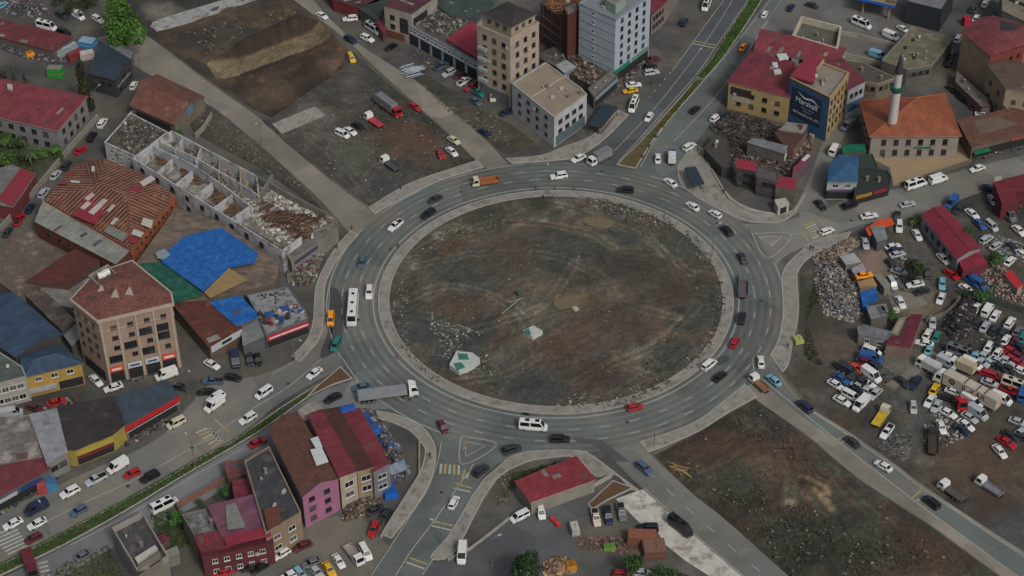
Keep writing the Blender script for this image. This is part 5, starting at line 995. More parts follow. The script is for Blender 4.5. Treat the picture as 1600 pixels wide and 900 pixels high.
# lower left block ----------------------------------------------------------
b = Bld('unfinished_house', 'roofless grey walled building with a dark interior at the bottom left', 'building', [(175, 824), (222, 800), (262, 868), (218, 897)], 7.0, M('6b6966', .9, .2, .3, name='cement_render')); b.flat(M('3f4145', name='tar_floor', sc=.3, amt=.3, dirt='57534a'), 1.6, .22, M('837d77', .9, .15, .5, name='coping'))
b.piece('skylight_strip', [(211, 876), (243, 856), (247, 861), (216, 884)], 5.6, .9, solid('white_sheet', 'a8a49b', .7))
b = Bld('side_extension', 'small beige lean-to below the roofless grey building', 'building', [(215, 886), (248, 862), (262, 905), (225, 925)], 7.0, wm('6a6458')); b.shed(wm('6a6458'), (0,), .1)
b = Bld('pink_metal_roof_house', 'house with a mauve and brick red sheet roof at the bottom left', 'house', [(325, 792), (403, 773), (421, 828), (352, 848)], 8.0, wm('5a2a33')); b.shed(RM('70475a', 'sheet', .5, c2='633e4f'), (.3, .3, 0, 0), .2); b.piece('red_roof_sheet', [(349, 838), (421, 822), (424, 838), (354, 853)], 8.45, .1, rp); b.piece('grey_roof_sheet', [(352, 790), (368, 786), (384, 824), (355, 828)], 8.5, .1, gp); b.wins(2, 2, 3, 1.2, 1.2, 1.5, 3, 'dark')
b = Bld('red_corner_roof', 'dark red roofed wing left of the mauve roof', 'house', [(305, 838), (351, 827), (360, 850), (313, 858)], 7.6, wm('5a2630')); b.shed(REDB, (.2, .2, 0, 0), .2); b.wins(2, 2, 3, 1.2, 1.2, 1.2, 2.8, 'dark')
b = Bld('deck_roof_house', 'flat greenish roof deck beside the mauve roof', 'building', [(284, 803), (328, 793), (350, 826), (305, 838)], 7.0, wm('66635e')); b.flat(M('4d5550', name='deck_felt', sc=.5, amt=.35, dirt='7a7974'), .5)
b = Bld('maroon_house_row', 'row of maroon fronted houses along the bottom edge', 'building', [(312, 859), (424, 836), (427, 847), (316, 870)], 6.5, wm('4f1f29')); b.shed(RM('54222c', 'sheet', c2='491d26'), (0,), .1); b.wins(2, 2, 5, 1.2, 1.2, .9, 3)
b = Bld('small_red_hut', 'small red roofed hut beside the walled garden', 'hut', [(243, 842), (256, 834), (264, 843), (248, 852)], 3.0, wm('5a4a44')); b.shed(REDM, (0,), .2)
b = Bld('garden_lean_to', 'small pale flat lean-to in the walled garden', 'hut', [(256, 862), (276, 853), (280, 864), (258, 872)], 3.2, wm('6a6861')); b.shed(M('7c7d76', name='flat_roof', sc=.5), (0,), .1)
b = Bld('red_store', 'small store with a red roof behind the blackened roof terrace', 'shed', [(363, 753), (392, 746), (401, 778), (367, 781)], 5.5, wm('5c3337')); b.shed(REDB, (.3, 0), .1)
b = Bld('red_shack', 'tiny red and grey roofed shack beside the lower road', 'shed', [(350, 722), (379, 717), (384, 740), (356, 745)], 4.0, wm('5c4a44')); b.shed(RM('7a3a38', 'sheet', c2='6b5a54'), (0,), .1)
b = Bld('tar_roof_building', 'narrow building with a blackened flat roof left of the pink house', 'building', [(382, 720), (420, 697), (470, 800), (415, 833)], 9.0, wm('7a6a58', .2)); b.flat(M('34353a', name='tar_deck', sc=.25, amt=.35, dirt='4a4742'), .4); b.piece('rusty_sheet', [(412, 796), (436, 790), (440, 818), (418, 828)], 9.1, .15, M('5a3226', name='rusty_sheet', sc=.5)); b.wins(2, 2, 2, 1.8, 1.4, 2.2, 3.2)
b = Bld('pink_house', 'pink three storey house with an old brown tile roof and grey flank', 'house', [(420, 672), (464, 643), (528, 748), (473, 776)], 9.5, wm('8e5a76', .14, '75586a')); b.pitch(RM('5c3a2e', 'tile', .4, '6e4a3c', rust='443029', rl=.56), 1.6, 0, .2, axis=1); b.wins(2, 3, 2, 1.5, 1.25, 1.4, 2.8, 'dark', .12, .98); b.panel(3, .0, 1, .0, 9.4, wm('6e7178'), .06, 'flank_render')
for px in ([(485, 688), (497, 684), (504, 700), (493, 702)], [(485, 705), (503, 701), (513, 722), (494, 728)]): b.piece('white_roof_cover', px, 10.9, .5, solid('white_cover', 'aeb6b4', .7))
b = Bld('red_roof_townhouse', 'cream townhouse with a long dark red sheet roof beside the pink house', 'house', [(482, 650), (502, 640), (557, 736), (531, 748)], 9.5, wm('93897a')); b.shed(REDB, (.5, 0, 0, .5), .2); b.wins(2, 2, 1, 2.2, 1.6, 3.0, 3.0)
b = Bld('brown_roof_townhouse', 'narrow beige house with a brown roof between two red roofs', 'house', [(503, 640), (529, 636), (584, 729), (558, 737)], 9.2, wm('82715c')); b.shed(RM('4b2b26', 'sheet', c2='41261f', rust='5b5048', rl=.6), (0,), .1); b.wins(2, 2, 1, 2.2, 1.6, 2.8, 3.0)
b = Bld('bright_red_roof_house', 'house with a bright red sheet roof nearest the lower left pavement', 'house', [(528, 645), (562, 640), (609, 725), (583, 737)], 8.8, wm('64646a')); b.shed(REDB, (0, .4, .4, 0), .2); b.wins(2, 2, 1, 2.2, 1.4, 2.6, 3.0)
b = Bld('whitewashed_roof_shed', 'roof of patched white sheets at the top of the pink house row', 'shed', [(460, 645), (490, 625), (505, 640), (478, 657)], 7.5, wm('6a6661')); b.shed(RM('9b9891', 'sheet', .8, c2='7b6a60'), (0,), .1)
b = Bld('awning_shelter', 'white and blue striped roof shelter in the junk yard right of the red roof', 'shelter', [(607, 728), (632, 718), (635, 733), (612, 742)], 3.4, wm('4c5a70')); b.shed(RM('99a4a8', 'sheet', 1.2, c2='4f6f96'), (0,), .1, wall=False)
for k in range(4): a = b.P[k]; m_ = MB(); m_.tube((a[0], a[1], 0), (a[0], a[1], 3.3), .07); m_.build('post', [solid('steel', '7c7f80')], b.root)
# centre bottom: red shed
b = Bld('red_roof_shed', 'long shed with a plain bright red sheet roof below the roundabout', 'shed', [(806, 752), (900, 714), (929, 750), (830, 785)], 3.8, wm('77736a')); b.shed(RM('823036', 'sheet', .9, c2='7a2c32'), (0, 0, .3, .3), .3, solid('pale_eave', '9d8f86'))
# top ----------------------------------------------------------------------
TW = M('94887a', .9, .1, .3, name='cream_render', dirt='84776a')
b = Bld('cream_tower', 'tall cream apartment block with brown windows and a dark roof terrace', 'apartment block', [(745, 38), (797, 60), (842, 34), (793, 12)], 23.0, TW); b.flat(M('6c6656', name='terrace_tiles', sc=.4, amt=.2), .9, .3)
for e, n_ in ((0, 3), (1, 3)): b.wins(e, 5, n_, 1.35, 1.5, 5.6, 3.4, 'dark', .1, .95)
b.panel(0, .05, .95, .2, 4.0, solid('shutter', '55585c'), .06, 'shutter'); b.panel(1, .05, .95, .2, 4.0, solid('shutter', '55585c'), .06, 'shutter')
for k in range(4): b.panel(0, .06, .3, 5.4+3.4*k, 6.4+3.4*k, wm('7f8a8a'), 1.0, 'balcony', 1.0)
b2 = Bld('penthouse', 'dark brown hipped top storey on the cream tower', 'rooftop room', [(755, 22), (799, 42), (836, 22), (793, 4)], 25.6, wm('8b7f6c'), 22.2); b2.pitch(M('2d2a2a', name='dark_roof', sc=.3, amt=.2), 1.4, .35, .4, axis=0); b2.wins(0, 1, 3, 1.2, 1.0, 23.8, 3, 'dark'); b2.wins(1, 1, 3, 1.2, 1.0, 23.8, 3, 'dark')
b = Bld('white_flat_block', 'white two storey block with a beige ridged roof at the avenue corner', 'building', [(800, 130), (852, 97), (909, 138), (917, 147), (866, 183)], 10.0, wm('9b9ea0')); b.flat(M('7e7464', name='gravel_roof', sc=.3, amt=.12), .35, .3, wm('959493')); b.wins(4, 3, 4, 1.3, 1.1, 1.8, 2.8, 'dark'); b.wins(3, 2, 4, 1.7, 1.3, 3.6, 3, 'dark'); b.panel(3, .05, .95, .2, 3.2, wm('44555a'), .05, 'shop_window')
q = [b.loc(*p, 9.75) for p in ((830, 152), (884, 118))]; m_ = MB(); m_.tube(q[0], q[1], .15); m_.build('roof_ridge', [wm('9b9282')], b.root)
LB = M('8f9aa4', .9, .06, .3, name='pale_blue_render'); 
b = Bld('pale_blue_tower', 'pale blue high rise with grey stripes and a green shop front', 'apartment block', [(905, 4), (962, 30), (1017, -10), (962, -36)], 21.5, LB); b.flat(M('6f7678', name='roof_felt', sc=.3, amt=.2), .7, .3, wm('77828c'))
for k in range(6): b.panel(0, .0, 1.0, 4.6+2.85*k, 4.75+2.85*k, wm('5d6872'), .05, 'string_course'); 
b.wins(1, 6, 4, 1.3, 1.4, 5.2, 2.75, 'dark'); b.wins(0, 6, 1, 1.2, 1.2, 5.2, 2.85, 'plain', .3, .5); b.panel(1, .0, .45, 3.0, 4.4, solid('green_sign', '12705a'), .15, 'sign_board'); b.panel(1, .0, .98, .2, 2.9, DARK, .05, 'shop_window'); b.panel(1, .5, .98, 3.1, 4.3, wm('4f7466'), .12, 'sign_board')
b2 = Bld('lift_house', 'small pale lift house on the pale blue tower roof', 'rooftop room', [(945, -2), (962, 8), (978, -6), (962, -16)], 24.0, wm('7f8a86'), 20.8); b2.flat(M('6f6f5c', name='lift_roof', sc=.5), .2)
b = Bld('blue_front_arcade', 'long low building with a blue white window band and open bays below', 'building', [(637, 38), (672, 20), (722, 0), (760, 18), (747, 40), (748, 98)], 6.5, wm('7c8893')); b.flat(M('4a4741', name='littered_roof', sc=.3, amt=.4, dirt='6b675f'), .3); b.wins(5, 1, 16, 1.3, 1.2, 4.3, 1, 'plain', .02, .98)
for k in range(6): b.panel(5, .03+.165*k, .16+.165*k, .2, 3.6, DARK, .04, 'open_bay')
b.piece('red_roof_sheet', [(697, 62), (744, 30), (746, 92)], 6.55, .25, M('86293a', .7, .12, .6, name='red_roof'))
scatter('roof_litter', 'twisted sheets and scrap on the flat roof of the arcade', [(650, 38), (690, 12), (735, 15), (735, 30), (695, 58)], 1000, .12, 0.75, ['6b6862', '8a8a86', '39403c', '4e473f'], 6.3, .5)
b = Bld('gutted_white_house', 'white house with black window holes at the end of the arcade', 'house', [(600, 9), (643, 22), (683, -6), (640, -22)], 10.5, wm('8a867e', .25)); b.shed(RM('5b2830', 'sheet', c2='35322f'), (0,), .1); b.wins(0, 2, 2, 1.6, 1.5, 3.6, 3, 'dark'); b.panel(0, .55, .85, 3, 8, DARK, .04, 'open_stair'); b.panel(1, .05, .6, 4.5, 8.5, DARK, .04, 'open_floor')
b.panel(0, .02, .7, .1, 2.6, wm('5d3a25'), .05, 'brown_hoarding')
b = Bld('red_annex', 'low red roofed annex left of the gutted white house', 'shed', [(583, 28), (598, 18), (604, 42), (598, 50)], 3.5, wm('5b3038')); b.shed(REDM, (0,), .1)
b = Bld('dark_red_shop_row', 'dark red and green low shops at the top edge of the picture', 'shop', [(500, -30), (555, -24), (600, -2), (560, 12), (520, 0)], 4.0, wm('5d1f22')); b.shed(RM('4c2322', 'sheet', c2='3a2c28'), (0,), .2)
b = Bld('dark_roof_shed', 'dark green grey roofed shed behind the parked grey minibus', 'shed', [(562, 14), (600, -8), (602, 12), (590, 32)], 4.0, wm('35413d')); b.shed(RM('39403c', 'sheet', c2='30362f'), (0,), .1)
b = Bld('rear_green_roof', 'long grey green roof behind the littered arcade roof at the top', 'building', [(660, -8), (722, -36), (775, -20), (770, 10), (745, 32), (700, 20)], 7.5, wm('5a5d58')); b.shed(RM('3d4a44', 'sheet', c2='36403b'), (0,), .1)
# scaffolding building
b = Bld('building_under_construction', 'brown concrete frame building behind the cream tower wrapped in timber props', 'building', [(845, 5), (880, -22), (912, -8), (908, 22), (880, 30)], 13.0, wm('42302a')); b.flat(M('57483c', name='raw_deck', sc=.4, amt=.35, dirt='7a5a38'), .3)
for i in range(5):
    for t in (.1, .5, .9): b.panel(i, t-.03, t+.03, .1, 12.9, wm('6a3a2c'), .12, 'column', .3)
    for z in (3, 6, 9): b.panel(i, .0, 1, z, z+.3, wm('6b6259'), .16, 'floor_slab', .2)
plank_heap('formwork_timber', 'orange brown formwork boards stacked on the unfinished frame building', [(850, 8), (880, -14), (905, 0), (900, 16), (880, 24)], 160, ['7a4b28', '8b6a42', '5b3a28'], (1.5, 3), 12.9, .6)
b = Bld('brown_stair_tower', 'narrow dark red stair tower beside the pale blue tower', 'building', [(880, 10), (900, 2), (906, 14), (887, 24)], 18.0, wm('4a2420')); b.flat(CON, .3)
b = Bld('low_dark_roofs', 'low dark roofs and sheds in the court behind the white corner block', 'shed', [(838, 88), (862, 74), (905, 62), (928, 92), (950, 108), (920, 130), (885, 112)], 3.4, wm('4a4743')); b.flat(M('46433f', name='dark_court_roof', sc=.3, amt=.4, dirt='5e5a54'), .2)
b = Bld('white_box_shed', 'small white roofed shed behind the white corner block', 'shed', [(868, 102), (885, 94), (900, 104), (882, 114)], 4.4, wm('6b6f70')); b.shed(M('8a8f8e', name='white_sheeting', sc=.5), (0,), .1)
b = Bld('low_shop_row', 'low row of shops along the pavement between white block and blue tower', 'shop', [(918, 138), (955, 108), (966, 118), (928, 152)], 4.0, wm('484a4c')); b.flat(CON, .3); b.panel(2, .05, .95, 2.4, 3.6, wm('6b7f86'), .2, 'sign_board'); b.panel(2, .05, .95, .2, 2.3, DARK, .05, 'shop_window')
scatter('roof_litter', 'scrap, brick and sheet lying in the court beside the pale blue tower', [(872, 86), (900, 75), (945, 105), (925, 135), (900, 120)], 840, .12, 0.75, ['6b635b', '4b3b34', '7d7c79', '3c3e40', '5a2a26'], 3.4, .6)
b = Bld('red_roof_top_row', 'row of houses with a red roof at the top edge beside the avenue', 'building', [(1014, -22), (1062, -30), (1040, 4), (1018, 24)], 7.0, wm('6f6765')); b.shed(REDB, (0,), .2); b.wins(2, 2, 4, 1.3, 1.4, 1.6, 2.8, 'dark')
# upper right -----------------------------------------------------------------
YW = M('937f52', .9, .12, .3, name='yellow_render', dirt='7d7055')
b = Bld('roofless_white_box', 'square building with white parapet walls and a bare sunken roof', 'building', [(1252, 25), (1315, 41), (1309, 76), (1238, 55)], 9.0, wm('9c9686')); b.flat(M('53534b', name='bare_roof', sc=.4, amt=.3), 2.0, .5, wm('a39d8d'))
b = Bld('red_roof_terrace_house', 'long red roofed house below the roofless white box', 'house', [(1188, 47), (1322, 77), (1309, 99), (1178, 80)], 8.6, wm('8a8584')); b.shed(REDL, (.4, .4, 0, 0), .2, trim=solid('grey_eave', '7d7a77')); b.wins(1, 2, 2, 1.2, 1.2, 2, 3); b.wins(2, 1, 6, 1.2, 1.2, 7.0, 1, 'dark')
b = Bld('red_roof_with_skylights', 'red roofed house with white roof boxes left of the blue painted block', 'house', [(1176, 89), (1262, 106), (1243, 119), (1166, 107)], 7.4, wm('7a6e60')); b.shed(REDM, (0,), .1)
for px in ([(1213, 87), (1228, 86), (1232, 93), (1218, 97)], [(1206, 100), (1214, 100), (1216, 107), (1208, 107)], [(1208, 112), (1219, 110), (1221, 116), (1210, 117)]): b.piece('white_roof_box', px, 9.3, .6, solid('white_cover', 'aeb6b4', .7))
b = Bld('yellow_shop_house', 'yellow fronted house with a large red roof above the burnt out plot', 'house', [(1139, 128), (1174, 84), (1240, 102), (1234, 152)], 8.8, YW); b.shed(REDB, (.1, .9, .9, .1), .3, trim=solid('grey_eave', '7d7a77')); b.wins(3, 2, 4, 1.4, 1.3, 2.0, 3.2, 'dark'); b.panel(3, .62, .96, 5.2, 7.6, solid('dark_sign', '2d2a26'), .15, 'sign_board'); b.panel(3, .64, .94, 3.2, 4.8, wm('8f8b80'), .15, 'sign_board')
BB = M('2a4a66', .8, .08, .4, name='blue_paint'); 
b = Bld('blue_painted_block', 'five storey block with a dark blue paint brand mural and a yellow windowed side', 'building', [(1235, 121), (1264, 89), (1327, 113), (1297, 152)], 14.5, YW); b.flat(M('7c7469', name='terrace_screed', sc=.3, amt=.1), .8, .35, M('8f7f62', .9, .1, .5, name='parapet_paint')); b.panel(3, .0, 1, .0, 14.3, BB, .06, 'blue_gable')
b.wins(2, 4, 5, 1.1, 1.3, 2.6, 2.9, 'dark', .02, .98)
b.piece('red_roof_sheet', [(1235, 120), (1262, 89), (1286, 97), (1275, 112), (1272, 132)], 14.55, .5, M('7d2536', .7, .12, .6, name='red_roof'))
b.piece('terrace_upstand', [(1285, 97), (1288, 98), (1277, 113), (1274, 112)], 14.6, .9, M('8f7f62', .9, .1, .5, name='parapet_paint'))
b.panel(3, .17, .93, 3.2, 12.2, solid('mural_dark_blue', '16283d', .8), .10, 'mural')
def wall_text(bl, i, t, z, txt, size, c, out=.18, name='lettering', up=0.0):
    a, bb, d, nn = bl.edge(i); cu = bpy.data.curves.new('t', 'FONT'); cu.body = txt; cu.size = size; cu.extrude = .02; cu.align_x = 'CENTER'; to = bpy.data.objects.new('t', cu); COL.objects.link(to)
    bpy.context.view_layer.update(); me = bpy.data.meshes.new_from_object(to.evaluated_get(bpy.context.evaluated_depsgraph_get())); bpy.data.objects.remove(to); me.materials.clear(); me.materials.append(solid('lettering_paint', c, .7)); me.name = name
    p = a.lerp(bb, t)+nn*out; xa = Vector((-nn.y, nn.x, 0)); o = ob(name, me, bl.root)
    o.matrix_local = Matrix(((xa.x, 0, nn.x, p.x), (xa.y, 0, nn.y, p.y), (0, 1, 0, z-bl.z0), (0, 0, 0, 1))); return o
wall_text(b, 3, .54, 8.2, 'Marshall', 2.3, 'b9c4cc'); wall_text(b, 3, .52, 4.6, 'BOYALARI LTD. ŞTİ.', 1.0, 'a9b4bc'); wall_text(b, 3, .5, 7.0, 'Boya ve Yalıtım', .7, '7a8894'); wall_text(b, 3, .5, 6.1, 'Sistemleri', .7, '7a8894')
a_, b_, d_, n_ = b.edge(3); arc = MB(); xa = Vector((-n_.y, n_.x)); pc = a_.lerp(b_, .5)+n_*.13; pr = None
for k in range(19):
    t = (k-9)/9; p = pc+xa*t*3.9; z = 10.6-t*.55+.42*math.sin(t*4.2); q = ((p.x, p.y, z-.26*(1-t*t)-.04), (p.x, p.y, z+.26*(1-t*t)+.04))
    if pr: arc.face([pr[0], q[0], q[1], pr[1]])
    pr = q
arc.build('swoosh_emblem', [solid('lettering_paint', 'b9c4cc', .7)], b.root)
b = Bld('white_blue_terrace', 'white and blue fronted house with a red roof behind the mural block', 'house', [(1286, 97), (1316, 92), (1352, 127), (1326, 140)], 10.5, wm('8b8f96')); b.shed(REDM, (.4, .4, 0, 0), .2); b.wins(2, 1, 3, 1.2, 1.3, 7.2, 3, 'dark'); b.panel(2, 0, 1, 2.6, 5.6, wm('33577a'), .06, 'blue_band'); b.wins(2, 1, 3, 1.2, 1.2, 3.4, 3, 'dark')
b = Bld('beige_annex_house', 'grey beige house with a flat roof between mural block and mosque', 'house', [(1318, 92), (1345, 96), (1400, 121), (1371, 131), (1350, 127)], 6.0, wm('6b6152')); b.flat(M('47453c', name='mossy_roof', sc=.3, amt=.25), .4, .25, wm('7a7362')); b.wins(2, 1, 3, 1.2, 1.3, 3.4, 1, 'dark'); b.wins(3, 1, 2, 1.2, 1.3, 3.4, 1, 'dark')
b = Bld('mossy_flat_building', 'low building with a wide mossy flat roof above the mosque', 'building', [(1426, 40), (1489, 60), (1456, 101), (1418, 108), (1378, 94)], 5.6, wm('55534e')); b.flat(M('5d5a45', name='moss_roof', sc=.25, amt=.2, dirt='726d5a'), .35, .3, wm('6f6c63')); b.wins(2, 1, 6, 1.2, 1.3, 2.8, 1, 'dark'); b.wins(1, 1, 6, 1.2, 1.3, 2.8, 1, 'dark')
for x, y in ((1426, 63), (1414, 75), (1428, 91)): b.piece('roof_vent', [(x-2, y-1), (x+2, y-2), (x+3, y+1), (x-1, y+2)], 5.3, .4, DARK)
b = Bld('petrol_station_kiosk', 'dark grey petrol station kiosk at the top edge', 'kiosk', [(1417, 2), (1472, 15), (1492, -16), (1435, -28)], 7.5, solid('cladding', '262b30', .6)); b.flat(M('66666a', name='kiosk_roof', sc=.4), .3)
b = Bld('petrol_station_canopy', 'blue edged petrol station canopy at the top edge', 'canopy', [(1340, -4), (1398, 9), (1412, -30), (1350, -40)], 6.2, wm('1d4f9a')); b.shed(M('7d7a55', name='canopy_top', sc=.4), (0,), .05, wall=False); b.band(5.3, .8, .05, solid('canopy_blue', '1d57b5'), 'fascia')
for k in range(4): a = Vector(b.P[k])*.7; m_ = MB(); m_.box((a.x, a.y, 2.9), (.6, .6, 5.8)); m_.build('column', [wm('7a6a58')], b.root)
ML = wall_run('retaining_wall', 'long low concrete retaining wall along the petrol station forecourt', [(1315, 48), (1340, 52), (1400, 68)], 1.4, .4, wm('8a857b'))
wall_run('boundary_wall', 'white edged boundary wall curving behind the mural block', [(1318, 82), (1345, 88), (1390, 100)], 1.6, .3, wm('8a857b'))
BG2 = M('8b7b67', .9, .08, .3, name='beige_gable', dirt='7b6e5e')
b = Bld('beige_gable_block', 'tall block with a windowless beige gable and a faded red hipped roof', 'apartment block', [(1504, 52), (1548, 86), (1604, 66), (1600, 40), (1552, 26), (1528, 30)], 13.5, BG2); b.wall(); V = [b.loc(*p, 13.5) for p in ((1502, 50), (1548, 89), (1606, 68), (1602, 38), (1552, 24), (1526, 28))]; ap = [b.loc(1556, 50, 15.2), b.loc(1588, 48, 15.2)]; fs = [[V[0], V[1], ap[0]], [V[1], V[2], ap[1], ap[0]], [V[2], V[3], ap[1]], [V[3], V[4], ap[0], ap[1]], [V[4], V[5], ap[0]], [V[5], V[0], ap[0]]]; b.planes([f if ccw(f) else f[::-1] for f in fs], RM('6e3436', 'sheet', c2='632f32'), .14, solid('dark_eave', '2f2c2a')); b.wins(1, 3, 4, 1.2, 1.4, 3.2, 3, 'dark'); b.panel(1, .0, .98, .0, 13, wm('6e2e26'), .03, 'red_render')
b = Bld('beige_rear_block', 'plain beige block with a brown roof at the right edge', 'apartment block', [(1543, 100), (1571, 92), (1640, 110), (1640, 150), (1572, 138)], 11.5, BG2); b.shed(RM('5b4a3e', 'sheet', c2='4f4137'), (0,), .2); b.wins(4, 2, 2, 1.2, 1.2, 3.0, 4, 'dark'); b.wins(3, 2, 3, 1.2, 1.2, 3.0, 4, 'dark')
b = Bld('beige_low_wing', 'low beige wing with a dark gutter between the two beige blocks', 'building', [(1540, 118), (1556, 112), (1578, 140), (1575, 172), (1556, 150)], 6.0, BG2); b.shed(wm('6d6657'), (0,), .1)
b = Bld('brown_tile_hall', 'low hall with a brown tiled roof along the street right of the mosque', 'hall', [(1497, 192), (1560, 180), (1640, 158), (1640, 196), (1519, 228)], 4.6, wm('5a4c42')); b.pitch(RM('5c3c30', 'tile', .5, '6b4a3b', rust='4b342a', rl=.58), 1.6, 0, .4) if False else b.shed(RM('5c3c30', 'tile', .5, '6b4a3b', rust='4b342a', rl=.58), (.9, 1.2, 1.2, 0, 0), .4)
b.panel(3, .02, .98, .2, 2.8, DARK, .05, 'shop_window'); b.panel(3, .78, .98, 2.4, 2.6, solid('green_awning', '0d6b48'), 1.4, 'awning', 1.6); b.panel(3, .2, .5, 2.8, 3.8, wm('7a3a34'), .3, 'sign_board')
b = Bld('wedge_terrace', 'low terrace with a dark red coping below the beige gable', 'building', [(1494, 108), (1500, 112), (1545, 152), (1548, 166), (1534, 168), (1492, 128)], 3.2, wm('5f5a55')); b.flat(CON, .3, .25, wm('4f2429'))
b = Bld('top_right_roof', 'beige and dark flat roofs at the top right corner', 'building', [(1566, -24), (1640, -10), (1640, 30), (1604, 34), (1566, 16)], 9.0, wm('6c675f')); b.flat(M('6e675a', name='beige_roof', sc=.3), .4)
b.piece('dark_roof_band', [(1570, -6), (1605, 8), (1605, 12), (1570, -2)], 8.7, .3, DARK)
# mosque
MW = M('7e766d', .9, .12, .3, name='mosque_stone'); 
b = Bld('mosque', 'mosque with a broad orange tiled pyramid roof and grey walls', 'mosque', [(1346, 159), (1476, 149), (1499, 211), (1362, 212)], 7.5, MW)
b.wall(7.45); V = [b.loc(*p, 7.5) for p in ((1342, 157), (1478, 146), (1503, 213), (1358, 214))]; ap = b.loc(1432, 158, 12.0); ap = b.loc(1434, 152, 12.3)
TM = RM('81452b', 'tile', .42, '965334', rust='5e3826', rl=.6); fs = [[V[i], V[(i+1) % 4], ap] for i in range(4)]; b.planes([f if ccw(f) else f[::-1] for f in fs], TM, .2)
cp = MB(); 
for v_ in V: cp.tube(v_, ap, .16, n=6)
cp.build('ridge_cap', [M('8a5234', name='ridge_tile')], b.root)
b.wins(2, 2, 6, 1.3, 1.8, 1.1, 3.3, 'dark'); b.wins(3, 2, 4, 1.3, 1.8, 1.1, 3.3, 'dark'); b.band(7.0, .35, .2, MW); b.panel(2, .3, .5, 3.2, 3.8, solid('green_sign', '0e5b45'), .15, 'sign_board')
pb = S(1388, 236, 0); mr = tag(empty('minaret', pb), 'slender white minaret with a green balcony and a purple grey cone', 'minaret'); WM = M('a3a09c', .8, .06, .8, name='white_minaret')
m_ = MB(); m_.tube((0, 0, 0), (0, 0, 8.2), 1.9, 1.9, 8); m_.tube((0, 0, 8.2), (0, 0, 9.6), 1.9, 1.35, 12); m_.build('base', [wm('7b4a34')], mr)
m_ = MB(); m_.tube((0, 0, 9.6), (0, 0, 19.2), 1.3, 1.15, 16); m_.build('shaft', [WM], mr); m_ = MB(); m_.tube((0, 0, 19.2), (0, 0, 19.9), 1.2, 1.75, 16); m_.tube((0, 0, 19.9), (0, 0, 20.9), 1.75, 1.75, 16, 0); m_.build('balcony', [solid('green_paint', '0e4a3c', .6)], mr)
m_ = MB(); m_.tube((0, 0, 20.9), (0, 0, 25.2), 1.0, 1.0, 16); m_.build('upper_shaft', [WM], mr); m_ = MB(); m_.tube((0, 0, 25.2), (0, 0, 31.5), 1.2, .05, 16); m_.build('cone', [solid('lead_cone', '2c2630', .6)], mr)
m_ = MB(); m_.tube((0, 0, 31.4), (0, 0, 32.6), .06, .04, 6); m_.ball((0, 0, 31.8), .2); m_.build('finial', [solid('brass', '8a7a4a', .4, .6)], mr)
b = Bld('blue_roof_corner_shop', 'corner shop with a blue faceted roof and cluttered shop signs below the mosque', 'shop', [(1293, 283), (1297, 256), (1311, 242), (1341, 245), (1339, 283)], 6.0, wm('8c8f94')); V = [b.loc(*p, 6.0) for p in ((1292, 285), (1296, 255), (1310, 241), (1342, 244), (1340, 285))]; ap = b.loc(1318, 262, 7.0); b.wall(5.95); fs = [[V[i], V[(i+1) % 5], ap] for i in range(5)]; b.planes([f if ccw(f) else f[::-1] for f in fs], RM('2f587a', 'sheet', 1.0, c2='295070'), .15)
b.panel(4, .0, 1.0, .3, 2.9, DARK, .06, 'shop_window'); b.panel(4, .05, .95, 2.7, 3.5, solid('purple_sign', '4c3f58'), .5, 'sign_board'); b.wins(4, 1, 2, 1.6, 1.2, 3.9, 1); b.wins(0, 1, 2, 1.4, 1.2, 3.9, 1)
b = Bld('black_awning_shop', 'low shop with a black roof edge and yellow and red signs beside the blue roof', 'shop', [(1336, 282), (1341, 262), (1386, 266), (1393, 276), (1390, 286), (1335, 301)], 4.2, solid('cladding', '262b30', .6)); b.flat(solid('green_felt', '1f2a26', .9), .3); b.panel(4, .5, .95, 2.0, 3.1, solid('amber_sign', '8a6a2a'), .3, 'sign_board'); b.panel(4, .08, .45, 2.0, 3.1, solid('crimson_sign', '7d2530'), .3, 'sign_board'); b.panel(4, .03, .97, .2, 1.8, DARK, .06, 'shop_window')
b = Bld('dark_green_yard_roof', 'dark green flat roof between the blue roof and the mosque court', 'shed', [(1341, 243), (1363, 240), (1372, 262), (1341, 263)], 4.0, wm('2e3a33')); b.flat(solid('green_felt', '24352d', .9), .2)
b = Bld('green_awning', 'bright green ribbed awning above the blue faceted roof', 'awning', [(1317, 226), (1350, 225), (1353, 237), (1317, 238)], 3.6, wm('4a4d48')); b.shed(RM('0d6a4d', 'sheet', .8, c2='0a5a41'), (0,), .1)
# burnt plot houses left of side street
b = Bld('grey_tin_roof_house', 'ruined house with a pale grey tin roof in the burnt out plot', 'house', [(1168, 222), (1177, 216), (1230, 228), (1226, 240)], 5.2, wm('5a5551', .3)); b.shed(RM('74797c', 'sheet', .6, c2='666b6e'), (0,), .2); b.wins(2, 1, 2, 1.2, 1.2, 2.8, 1)
b = Bld('brown_broken_roof_house', 'ruined house with a brown broken tile roof under the mural block', 'house', [(1210, 207), (1218, 200), (1260, 206), (1240, 232), (1225, 226)], 5.0, wm('6b5140', .3)); b.shed(RM('4a3430', 'tile', .5, '59413a', rust='3a2c28'), (0,), .1)
b = Bld('white_slab_roof', 'pale slab roof directly below the blue mural wall', 'shed', [(1217, 203), (1231, 191), (1262, 195), (1254, 208)], 5.6, wm('55504c')); b.shed(M('77756f', name='pale_slab', sc=.4), (0,), .1)
b = Bld('red_strip_front_house', 'gutted two storey house with a red awning strip facing the avenue', 'house', [(1152, 250), (1180, 256), (1180, 268), (1151, 262)], 6.0, wm('35353a', .3)); b.shed(M('7d1f2a', .8, .15, .6, name='red_awning_cloth'), (.5, .5, 0, 0), .1); b.wins(2, 2, 3, 1.4, 1.4, .8, 2.7, 'dark')
